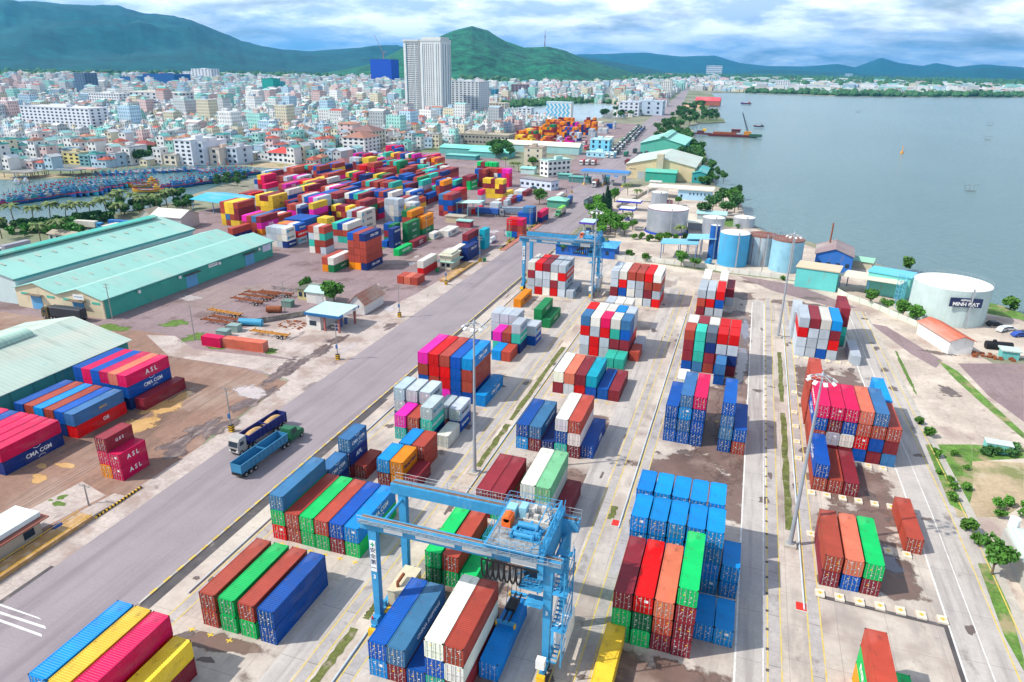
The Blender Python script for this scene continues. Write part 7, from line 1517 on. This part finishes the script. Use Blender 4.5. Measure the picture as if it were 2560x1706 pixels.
# the tallest tower
tp = (-502.56,1003.14); th = 101.5; t = thing('apartment_tower', 'tallest white twin apartment tower with rows of small dark windows', 'tower', (tp[0], tp[1], 0), -.06)
m = MB(); m.box(0, 0, 0, 26, 30, th); m.box(29, -3, 0, 62, 30, th); m.box(2, -2.0, 0, 24, 0, th-3)
m.part(t, 'wall', wallm, (.62, .63, .62)); m = MB(); m.box(26, 4, 0, 29, 28, th-4)
for x in (5, 5.9, 18, 33, 55): m.box(x, -3.3 if x > 26 else -2.2, 3, x+.8, -3 if x > 26 else -1.9, th-3)
for y in (4, 12, 20, 26): m.box(62, y, 3, 62.3, y+1.6, th-3)
m.part(t, 'glass_strip', MAT('strip_blue', (.08, .17, .22), .3)); m = MB(); m.box(-.6, -2.6, th, 26.6, 30.6, th+2.5); m.box(28.4, -3.6, th, 62.6, 30.6, th+2.5); m.box(30, 2, th+2.5, 60, 28, th+6); m.part(t, 'roof', objm, (.52, .54, .52))
sp = []; nS = 33
for k in range(nS-1, -1, -1):
    z = 3+k*(th-6)/nS
    for x in (7.6, 9.8, 12.0, 14.2, 16.4): sp.append((x, -2, z+.8, 'F'))
    for x in (21, 23): sp.append((x, -2, z+.8, 'F'))
    for x in (36, 39.5, 43, 46.5, 50, 59): sp.append((x, -3, z+.8, 'F'))
windows(t, sp, 1.35, 1.9, 100); TALL.append((tp[0]-10, tp[1]-12, tp[0]+70, tp[1]+34))
cr = MB(); cp = (-1327.35,2477.60); ch_ = 106.0; cr.beam((0, 0, 0), (0, 0, ch_), 2.2, 2.2); cr.tube((0, 0, ch_), (-32, 0, ch_+60), .9, 4); cr.tube((0, 0, ch_+2), (14, 0, ch_+4), .9, 4)
single('tower_crane', cr, objs, 'thin tower crane rising over the deep blue wrapped tower', 'tower crane', (cp[0]+6, cp[1]-4, 0), 0, (.35, .18, .15))
# wave patterned apartment block by the lake
wp = (-284.72,1008.22); wh_ = 23.2; t = thing('apartment_block', 'white slab with wavy light blue balconies before the lake', 'building', (wp[0], wp[1], 0)); ww_ = 36
MB().box(0, 0, 0, ww_, 14, wh_).part(t, 'wall', wallm, (.68, .69, .67)); MB().box(-.3, -.3, wh_, ww_+.3, 14.3, wh_+1.5).part(t, 'roof', objm, (.45, .6, .68)); m = MB()
for i in range(6):
    x = 1.0+i*5.8
    for k in range(12): z = 1+k*(wh_-2)/12; dx = 1.3*math.sin(k*1.6); m.box(x+dx, -.25, z, x+dx+2.8, 0, z+(wh_-2)/12)
m.part(t, 'blue_balconies', objm, (.10, .42, .62), kind='stuff'); TALL.append((wp[0]-4, wp[1]-8, wp[0]+42, wp[1]+18))
# red pagoda, red roofed hall on the headland
t = thing('pagoda', 'small red pagoda among the city houses', 'pagoda', (-1055.42,1379.74)); m = MB(); hp = 21.4
for k in range(7): z = k*hp/7; s = 7-k*.75; m.box(-s*.7, -s*.7, z, s*.7, s*.7, z+hp/7*.6); m.cyl(0, 0, z+hp/7*.6, z+hp/7, s*1.25, 8, 0, s*.7)
m.part(t, 'tiers', objm, (.50, .08, .05))
bld('brick hall with bright red roof on the far shore', -126.76,1588.36, 50, 40, 9, (.36, .12, .08), roof='gable', rc=(.60, .06, .08), name='hall', cat='hall', rh=7); bld('cream hall with orange roof on the headland', -130.71,1374.97, 34, 24, 6, (.55, .46, .32), roof='gable', rc=(.55, .30, .16), name='hall', cat='hall', rh=3)
bld('long low terracotta and white shed roof in the city', -500.57,584.06, 90, 18, 5, (.5, .5, .46), roof='gable', rc=(.62, .64, .56), name='shed', cat='shed', rh=2); bld('second long shed roof right of the first in the city', -521.26,540.02, 60, 20, 5, (.5, .5, .46), roof='gable', rc=(.60, .58, .50), name='shed', cat='shed', rh=2)
bld('dark colonnaded market hall at the right of the cranes yard', -280.69,653.45, 60, 18, 9, (.30, .28, .24), 2, 16, 3, rc=(.4, .36, .28), ww=2)
m = MB(); m.box(-1.4, -1.4, 0, 1.4, 1.4, 5); m.cyl(0, 0, 5, 20, 1.2, 6, 0, .4); single('monument', m, objm, 'orange and white obelisk among the city houses', 'monument', (1797.64,-2294.36 if False else -844.38,978.75, 0), 0, (.6, .3, .2))
def clear(x, y):
    for a, b, c, d in TALL:
        if a < x < c and b < y < d: return False
    # gaps for crossing streets
    return True
q = random.Random(21); HS = []
def fill(P_, cell, near, far):
    xs = [p[0] for p in P_]; ys = [p[1] for p in P_]; y = max(min(ys), 300)
    while y < max(ys):
        d0 = max(1, math.hypot(0, y)/1000); row = cell*max(1, d0*.55)
        x = max(min(xs), -y*1.35-400)
        if (int(y/row) % 7) == 0: y += row; continue
        while x < max(xs):
            st = row*.72
            if inpoly(x, y, P_) and clear(x+4, y+4) and inview(x, y, 5, 100) and q.random() < .93 and int((x+.2*y)/13) % 26: HS.append((x+q.uniform(0, 2), y+q.uniform(0, 2.5), st*q.uniform(.78, 1.02), row*q.uniform(.72, .95), 3.2*q.choice((1, 1, 1, 2, 2, 2, 2, 3, 3, 4))*(1+.1*d0)+q.uniform(0, 2), q.randrange(8), q.choice(RP), q.random()))
            x += st
        y += row
fill(CITY, 10.5, 0, 0); n_city = len(HS); fill(EAST, 15, 0, 0)
for i, h in enumerate(HS):
    if h[0] > -520 and 850 < h[1] < 1300: HS[i] = h[:4]+(3.6+h[7]*2,)+h[5:]
    elif h[1] > 560 and q.random() < .035: HS[i] = (h[0], h[1], h[2]*2.2, h[3]*1.6, q.uniform(14, 30))+h[5:]
HS.sort(key=lambda h: h[0]**2+h[1]**2); print('houses', len(HS))
def district(x, y):
    if x > -60: return 'across the lagoon'
    if y < 480 and x < -480: return 'left bank of the harbour'
    if x < -470 and y < 560: return 'above the left boats'
    if x < -400 and y < 560: return 'near the yellow building'
    if y < 560: return 'behind the right boats'
    if x < -560: return 'before the long building'
    if y < 640: return 'behind the white villas'
    return 'left of the long shed'
for h in HS[:290]:
    x, y, w_, d, hh, a, b, r = h; rf = 'hip' if ROOFC[b][0].endswith('tiled') else ('gable' if r < .45 else 'flat'); st = max(1, int(hh/3.3))
    bld('%s %s storey house with %s %s, %s' % (WALLC[a][0], ('one', 'two', 'three', 'four', 'five', 'six')[min(5, st-1)], ROOFC[b][0], 'roof' if rf != 'flat' else 'flat roof', district(x, y)), x, y, w_, d, hh, WALLC[a][1], st, 2, 1 if r > .5 else 0, rf, ROOFC[b][1], name='house', cat='house', group='city houses', rh=1.3+r, ww=1.5, wh=1.5, lim=10)
V = []; Fc = []; Cc = []
rot = []
for h in HS[290:]:
    x, y, w_, d, hh, a, b, r = h; k = len(V); an = (.18 if x < -900 else -.12) if y > 700 else 0; ca, sa = math.cos(an), math.sin(an); cx_, cy_ = x+w_/2, y+d/2
    def T_(u, v, z): return (cx_+u*ca-v*sa, cy_+u*sa+v*ca, z)
    W2, D2 = w_/2, d/2
    V += [T_(-W2, -D2, 0), T_(W2, -D2, 0), T_(W2, D2, 0), T_(-W2, D2, 0), T_(-W2, -D2, hh), T_(W2, -D2, hh), T_(W2, D2, hh), T_(-W2, D2, hh)]
    wc = WALLC[a][1]; rc = ROOFC[b][1]; kk = .8+.4*r
    wc = tuple(c*kk for c in wc); rc = tuple(c*kk for c in rc)
    for f in ((0, 1, 5, 4), (1, 2, 6, 5), (2, 3, 7, 6), (3, 0, 4, 7)): Fc.append(tuple(k+i for i in f)); Cc.append((*wc, 1))
    if r < .5:
        V += [T_(-W2, 0, hh+1.6), T_(W2, 0, hh+1.6)]
        for f in ((4, 5, 9, 8), (6, 7, 8, 9)): Fc.append(tuple(k+i for i in f)); Cc.append((*rc, 1))
        for f in ((5, 6, 9), (7, 4, 8)): Fc.append(tuple(k+i for i in f)); Cc.append((*wc, 1))
    else: Fc.append((k+4, k+5, k+6, k+7)); Cc.append((*rc, 1))
    if r > .35:
        k = len(V); u0 = W2*(r-.9); v0 = D2*(.3-r*.5); su, sv, hz_ = W2*.36, D2*.3, hh+1.2+2.6*r
        V += [T_(u0-su, v0-sv, hh), T_(u0+su, v0-sv, hh), T_(u0+su, v0+sv, hh), T_(u0-su, v0+sv, hh), T_(u0-su, v0-sv, hz_), T_(u0+su, v0-sv, hz_), T_(u0+su, v0+sv, hz_), T_(u0-su, v0+sv, hz_)]
        c2 = WALLC[(a*3+b) % 8][1]
        for f in ((0, 1, 5, 4), (1, 2, 6, 5), (2, 3, 7, 6), (3, 0, 4, 7), (4, 5, 6, 7)): Fc.append(tuple(k+i for i in f)); Cc.append((*c2, 1))
m = MB(); m.v = V; m.f = Fc; m.m = [0]*len(Fc)
attr_mesh(m, Cc, 'city_houses', attrm, 'dense sea of pale city houses with teal, grey and red roofs reaching the hills', 'houses')
# city ground
sheet('city_ground', CITY[:21]+CITY[21:], .002, MAT('city_street', (.20, .22, .21), .9, 0, .25, .03))
# ------------------------------------------------------------ hills
hillg = MAT('hill_forest', (.010, .10, .045), .95, 0, .75, .014, scale2=.06, bump=.6); hillf = MAT('far_hill_forest', (.004, .065, .06), .95, 0, .4, .004, scale2=.02)
from mathutils import noise as mn
def hill(name, pts, depth, mat, seed, n=140, rows=26, rough=.16):
    ring = []
    for i in range(n):
        f = i/(n-1)*(len(pts)-1); j = min(int(f), len(pts)-2); u = f-j; u = u*u*(3-2*u)*.4+u*.6
        a, b = pts[j], pts[j+1]; ring.append(tuple(a[k]+(b[k]-a[k])*u for k in range(3)))
    m = MB()
    for r in range(rows+1):
        t = -1+2*r/rows
        for i, (x, y, z) in enumerate(ring):
            D = math.hypot(x, y); k = (D+t*depth)/D; e = (1-abs(t)**1.15); e = e*e*(3-2*e)*.35+e*.65; X, Y = x*k, y*k
            nz = mn.fractal(Vector((X/700+seed, Y/700, seed)), .9, 2.1, 6); z_ = max(0, z)*e*(1+rough*nz*3*(1-e)**.6)+rough*70*nz*e*(1-e)*4*min(1, z/200)+ (z*.012*mn.fractal(Vector((X/160, Y/160, seed)), .8, 2, 5))*min(1, e*3)
            m.v.append((X, Y, z_ if e > 0 else -20))
    for r in range(rows):
        for i in range(n-1): k = r*n+i; m.f.append((k, k+1, k+n+1, k+n)); m.m.append(0)
    o = struct(name, m, mat); o.data.polygons.foreach_set('use_smooth', [True]*len(m.f)); return o
hill('hill_green', [(-2660,3378,-69), (-2496,3501,-46), (-2299,3634,18), (-2069,3713,66), (-1928,3731,126), (-1832,3780,183), (-1702,3840,212), (-1626,3873,246), (-1538,3908,269), (-1460,3938,249), (-1370,3970,196), (-1267,4004,164), (-1141,4042,171), (-1060,4116,151), (-951,4193,103), (-800,4327,65), (-664,4451,26), (-472,4576,-8)], 1500, hillg, 3.1, 200, 34, .2)
hill('mountain_left', [(-7262,3356,246), (-6932,3994,370), (-6645,4455,446), (-6292,4941,512), (-6172,5090,533), (-6026,5262,524), (-5701,5612,526), (-5555,5757,462), (-5367,5932,449), (-5258,6029,409), (-5089,6173,328), (-5032,6474,248), (-4962,6654,221), (-4905,6942,195), (-4794,7260,186), (-4671,7693,219), (-4371,7867,245), (-4017,8054,257), (-3464,8307,163), (-2734,8575,-18)], 3600, hillf, 7.7, 220, 34, .22)
hill('mountain_middle', [(-2320,6604,186), (-1745,6779,180), (-1393,6860,129), (-1157,6904,92), (-843,6949,38), (-570,6977,-2)], 1800, hillf, 9.1, 90, 20)
hill('mountain_far', [(-4560,14290,84), (-3491,14588,300), (-2910,14715,316), (-2250,14830,348), (-1587,14916,286), (-940,14970,310), (-446,14993,185), (31,15000,138), (720,14983,141), (1267,14946,193), (1565,14918,138), (1957,14872,303), (2246,14831,220), (2623,14769,175), (2808,14735,227), (3139,14668,168), (3500,14586,214), (4057,14441,174), (4861,14191,167), (5845,13814,109)], 3500, hillf, 2.2, 240, 20, .1)
hill('mountain_right', [(1851,10843,21), (2176,10783,79), (2445,10725,114), (2706,10662,143), (2984,10588,108), (3387,10466,71), (3956,10264,46)], 1800, hillf, 5.2, 90, 18)
hill('hill_low', [(-316,9495,10), (-74,9500,73), (464,9489,63), (979,9449,53), (1513,9379,30), (1810,9326,14)], 1500, hillf, 6.2, 90, 18)
hill('headland_hill', [(-791,8564,-52), (-514,8585,-6), (-146,8599,-8), (215,8597,-28), (523,8584,-39)], 900, hillg, 6.9, 60, 14)
tb = -1160,4037,179
m = MB(); m.tube((0, 0, -20), (0, 0, 75), 3.0, 4, 0, 1.0); m.box(-4, -4, 40, 4, 4, 42); single('radio_mast', m, rustm, 'thin radio mast on the green hill top', 'radio mast', tb)
# ------------------------------------------------------------ boats
def hull_mesh(L_=15, Bm=4.2):
    m = MB(); n = 10; rows = []
    for i in range(n+1):
        u = i/n; y = -L_/2+L_*u; w_ = Bm/2*(1-max(0, (u-.55)/.45)**2.2)*(.86+.14*min(1, u*5)); sh = 1.5+1.5*max(0, u-.5)**1.6*2.6+.35*(1-u)**3; rows.append([(-w_, y, sh), (-w_*.93, y, sh-.35), (-w_*.75, y+.0, .3), (0, y-.6*u, -.4), (w_*.75, y, .3), (w_*.93, y, sh-.35), (w_, y, sh)])
    for r in rows: m.v += r
    for i in range(n):
        for j in range(6): k = i*7+j; m.f.append((k, k+7, k+8, k+1)); m.m.append(1 if j in (0, 5) else 0)
    m.f.append(tuple(range(7))); m.m.append(0)
    for i in range(n): a, b, c, d = rows[i][0], rows[i][6], rows[i+1][6], rows[i+1][0]; z = -.45; m.face([(a[0], a[1], a[2]+z), (b[0], b[1], b[2]+z), (c[0], c[1], c[2]+z), (d[0], d[1], d[2]+z)], 2)
    return m
trim = MAT('boat_trim_red', (.55, .03, .04), .6, 0, .15); deckm = MAT('boat_deck', (.20, .36, .42), .8, 0, .35, 1.5)
HULL = hull_mesh().mesh('hull', [objs, trim, deckm]); m = MB(); m.box(-1.0, -5.8, 1.0, 1.0, -3.0, 2.9); m.box(-1.3, -6.2, 2.9, 1.3, -2.6, 3.0); m.box(-.6, -4.8, 3.0, .6, -3.6, 3.9); m.box(-.8, -5.0, 3.9, .8, -3.4, 4.0); CAB = m.mesh('cabin', objs)
m = MB(); m.tube((0, 0, 1), (0, 0, 7.6), .1, 5); m.tube((0, 4.2, 1.5), (0, 4.4, 6.4), .09, 5); m.tube((0, -1, 6.8), (0, 6.8, 3.2), .05, 4); m.tube((-3.6, 1, 4.2), (3.6, 1, 4.2), .07, 4); m.tube((-3.4, 3.0, 3.2), (3.4, 3.0, 3.2), .07, 4); m.tube((-3.6, 1, 4.2), (0, 0, 7.2), .04, 3); m.tube((3.6, 1, 4.2), (0, 0, 7.2), .04, 3); m.tube((-1.3, -2, 3.4), (-1.3, -2, 5.6), .08, 4); m.tube((1.3, -2, 3.4), (1.3, -2, 5.6), .08, 4); m.tube((-1.3, -2, 5.6), (1.3, -2, 5.6), .08, 4); RIG = m.mesh('rigging', objs)
m = MB(); m.box(-.02, -3.4, 5.5, .02, -2.3, 6.2); FLAG = m.mesh('flag', redm)
def boat(label, x, y, rz, hc, cc, s=1, group='blue fishing boats moored in the harbour'):
    t = thing('fishing_boat', label, 'fishing boat', (x, y, .12), rz, group); t.scale = (s, s, s)
    inst(t, 'hull', HULL, hc); inst(t, 'cabin', CAB, cc); inst(t, 'rigging', RIG, (.04, .24, .36)); inst(t, 'flag', FLAG); return t
q = random.Random(31); BL = (.02, .13, .38)
def raft(a, b, n, rows, back, head, lab, hc=None, s=1.0):
    for r in range(rows):
        for i in range(n):
            f = (i+.5*(r % 2)*.4)/max(1, n-1); x = a[0]+(b[0]-a[0])*f+back[0]*r+q.uniform(-.8, .8); y = a[1]+(b[1]-a[1])*f+back[1]*r+q.uniform(-.8, .8)
            c = hc or q.choice((BL, BL, (.02, .18, .38), (.02, .09, .30), (.03, .26, .38))); c2 = (.6, .3, .02) if hc else q.choice(((.03, .20, .42), (.05, .28, .34), (.4, .42, .42), (.03, .16, .36)))
            boat(lab % (ORD[i], ('front', 'second', 'third', 'rear')[r if r < 3 else 3]) if '%s' in lab else lab, x, y, head+q.uniform(-.1, .1), c, c2, s*q.uniform(.9, 1.1))
raft((-361.69,260.53), (-359.27,293.25), 13, 3, (-5, 17), math.pi-.5, 'blue fishing boat, %s from left in the %s row of the raft at left edge')
raft((-354.78,295.20), (-348.51,307.13), 5, 4, (-2, 15), -1.9, 'blue fishing boat, %s from left in the %s row left of the open channel')
raft((-326.21,334.55), (-316.88,383.40), 13, 2, (-3, 16), math.pi-.6, 'blue fishing boat, %s from left in the %s row right of the yellow boats')
raft((-404.56,358.43), (-363.63,401.28), 14, 1, (0, 10), 1.2, 'small blue fishing boat, %s from left in the %s row along the far bank', None, .75)
raft((-350.66,396.25), (-330.32,400.24), 4, 1, (0, 10), 1.5, 'fishing boat, %s from left in the %s row beside the slipway', None, 1.0)
for p, l in (((-343.27,333.17), 'yellow orange fishing boat behind, left of the blue raft'), ((-326.45,320.61), 'yellow orange fishing boat in front, nearest the palms'), ((-350.93,342.58), 'yellow orange fishing boat farthest back')): boat(l, p[0], p[1], 2.1, (.62, .32, .03), (.62, .38, .05), 1.1, 'yellow fishing boats in the harbour')
boat('white small boat at the left end of the big raft', -421.67,315.29, 1.0, (.6, .6, .6), (.6, .6, .6), .8, 'white boats in the harbour'); boat('white small boat beside the first white one', -420.36,320.31, 1.0, (.6, .6, .6), (.6, .6, .6), .7, 'white boats in the harbour')
for i, (px, py, wd, c, l) in enumerate(((40, 370, 60, (.16, .12, .12), 'dark thatched shack row at the left edge bank'), (180, 365, 40, (.22, .18, .17), 'dark brown shack beside the left bank row'), (290, 355, 14, (.35, .45, .6), 'small pale blue shack on the bank'), (470, 345, 70, (.05, .08, .12), 'dark blue net roofed landing shed'), (680, 335, 60, (.42, .17, .12), 'open landing shed with terracotta roof'), (2110, 235, 26, (.03, .22, .5), 'bright blue roofed shed before the cream pink townhouse'))):
    shelter(l, [-446.80,326.86, -440.94,331.93, -438.63,337.87, -432.27,345.76, -424.01,354.64, -373.94,435.45][2*i], [-446.80,326.86, -440.94,331.93, -438.63,337.87, -432.27,345.76, -424.01,354.64, -373.94,435.45][2*i+1], wd*.32, 9, 3.2, c, 0, False, beams=(.2, .16, .14))
sheets('river_quay', [[(-352, 432), (-306, 436), (-300, 452), (-345, 462)], [(-500, 303), (-434, 325), (-408, 352), (-412, 362), (-445, 345), (-520, 325)]], .07, g_scrub)
# dredging barge and small craft on the lagoon
bp = (-27.96,870.95); t = thing('dredging_barge', 'rusty red dredging barge with tall dark lattice crane on the lagoon', 'barge', (bp[0]-22, bp[1], -1.1), .02)
m = MB(); m.ext([(0, 0), (52, 0), (55, 2.4), (-3, 2.4)], 0, 12); m.part(t, 'hull', objs, (.10, .02, .025)); m = MB(); m.box(4, 2, 2.4, 30, 10, 4.6); m.part(t, 'hopper', rustm); m = MB(); m.box(24, 3, 4.6, 34, 9, 8.0); m.box(23, 2, 8, 35, 10, 8.3); m.part(t, 'deck_house', objs, (.18, .06, .06))
m = MB(); m.box(38, 3, 2.4, 46, 9, 6.4); m.part(t, 'crane_cab', objs, (.50, .22, .03)); MB().box(44, -1.2, 1.0, 58, 3, 4).part(t, 'green_pontoon', objs, (.03, .10, .07)); m = MB()
for dx, dz in ((-.8, 0), (.8, 0), (0, .8)): m.tube((42+dx, 6, 6+dz), (34+dx*.3, 6, 26+dz), .28, 4)
for i in range(9): u = i/9; m.tube((42-8*u-.8, 6, 6+20*u), (42-8*(u+.1)+.6, 6, 6+20*(u+.1)), .16, 4)
m.tube((34, 6, 26), (45, 6, 9), .1, 3); m.part(t, 'crane_jib', objs, (.05, .07, .09)); m = MB(); m.box(-18, 1, 1, 3, 8, 3); m.box(-14, 2, 3, -6, 6, 5.5); m.part(t, 'rear_pontoon', objs, (.10, .04, .05)); MB().box(-8, 2, 5, -4, 6, 7.5).part(t, 'excavator', yel)
boat('blue and orange ship moored near the far red hall', -27.24,1709.03, 1.5, (.04, .08, .2), (.4, .12, .05), 1.5, 'ships on the lagoon'); boat('small dark boat right of the dredging barge', 3.43,1031.47, 1.6, (.05, .12, .14), (.06, .16, .2), .9, 'ships on the lagoon')
for p, l, s in (((139.37,538.85), 'pale pair of net poles standing in the lagoon, nearest', 1), ((258.07,980.63), 'dark small fishing raft at right in the lagoon', 1.1), ((329.95,1261.52), 'tiny fishing raft farthest right in the lagoon', 1.2), ((178.43,1522.78), 'tiny net frame in the middle of the lagoon', 1.2)):
    m = MB(); [m.tube((dx, 0, -1.5), (dx*1.3, 0, 3.5), .12, 4) for dx in (-3, -1, 1.5, 3)]; m.tube((-4, 0, 2), (4, 0, 2.6), .12, 4); m.box(-2.5, -1, -1.2, 2.5, 1, -.6); single('net_frame', m, objs, l, 'fishing frame', (p[0], p[1], 0), 0, (.16, .20, .20)).scale = (s, s, s)
m = MB(); m.cyl(0, 0, -1.3, .3, 1.5, 10); m.cyl(0, 0, .3, 4.5, .5, 6, 0, .2); m.cyl(0, 0, 4.5, 5.6, .5, 6); single('buoy', m, objs, 'small orange buoy in the middle of the lagoon', 'buoy', (135.24,772.26, 0), 0, (.70, .30, .03))
pm = bpy.data.meshes.new('person'); pv = [(0, 0, .95), (0, 0, 1.2), (0, 0, 1.42), (0, 0, 1.52), (0, .02, 1.66), (-.19, 0, 1.40), (-.25, 0, 1.12), (-.24, .10, .86), (.19, 0, 1.40), (.25, 0, 1.12), (.24, .10, .86), (-.10, 0, .88), (-.12, .05, .48), (-.13, 0, .06), (-.13, .14, .04), (.10, 0, .88), (.13, -.03, .48), (.15, -.08, .06), (.15, .06, .04)]
pm.from_pydata(pv, [(0, 1), (1, 2), (2, 3), (3, 4), (2, 5), (5, 6), (6, 7), (2, 8), (8, 9), (9, 10), (0, 11), (11, 12), (12, 13), (13, 14), (0, 15), (15, 16), (16, 17), (17, 18)], []); pm.materials.append(objs)
po = inst(None, 'person', pm, (.03, .10, .32), (-137.35,227.07, .02), 'person in blue overalls standing beside the two wide container pair'); po['category'] = 'person'; sk_ = po.modifiers.new('skin', 'SKIN')
for i, r in enumerate((.15, .16, .14, .06, .10, .07, .05, .04, .07, .05, .04, .10, .075, .05, .05, .10, .075, .05, .05)): pm.skin_vertices[0].data[i].radius = (r, r*.8) if pm.skin_vertices else (r, r)
po.modifiers.new('smooth', 'SUBSURF').levels = 1
# ------------------------------------------------------------ haze
hz = MB(); hz.box(-31500, -2500, -25, 31500, 31500, 900); hm = bpy.data.materials.new('haze_air'); hm.use_nodes = True; hn = hm.node_tree; hn.nodes.clear(); ho = hn.nodes.new('ShaderNodeOutputMaterial'); hv = hn.nodes.new('ShaderNodeVolumePrincipled')
hv.inputs['Color'].default_value = (.08, .50, 1.0, 1); hv.inputs['Density'].default_value = 5.2e-5; hv.inputs['Anisotropy'].default_value = .25; hn.links.new(hv.outputs[0], ho.inputs['Volume'])
h_ = struct('haze', hz, hm, 'stuff')
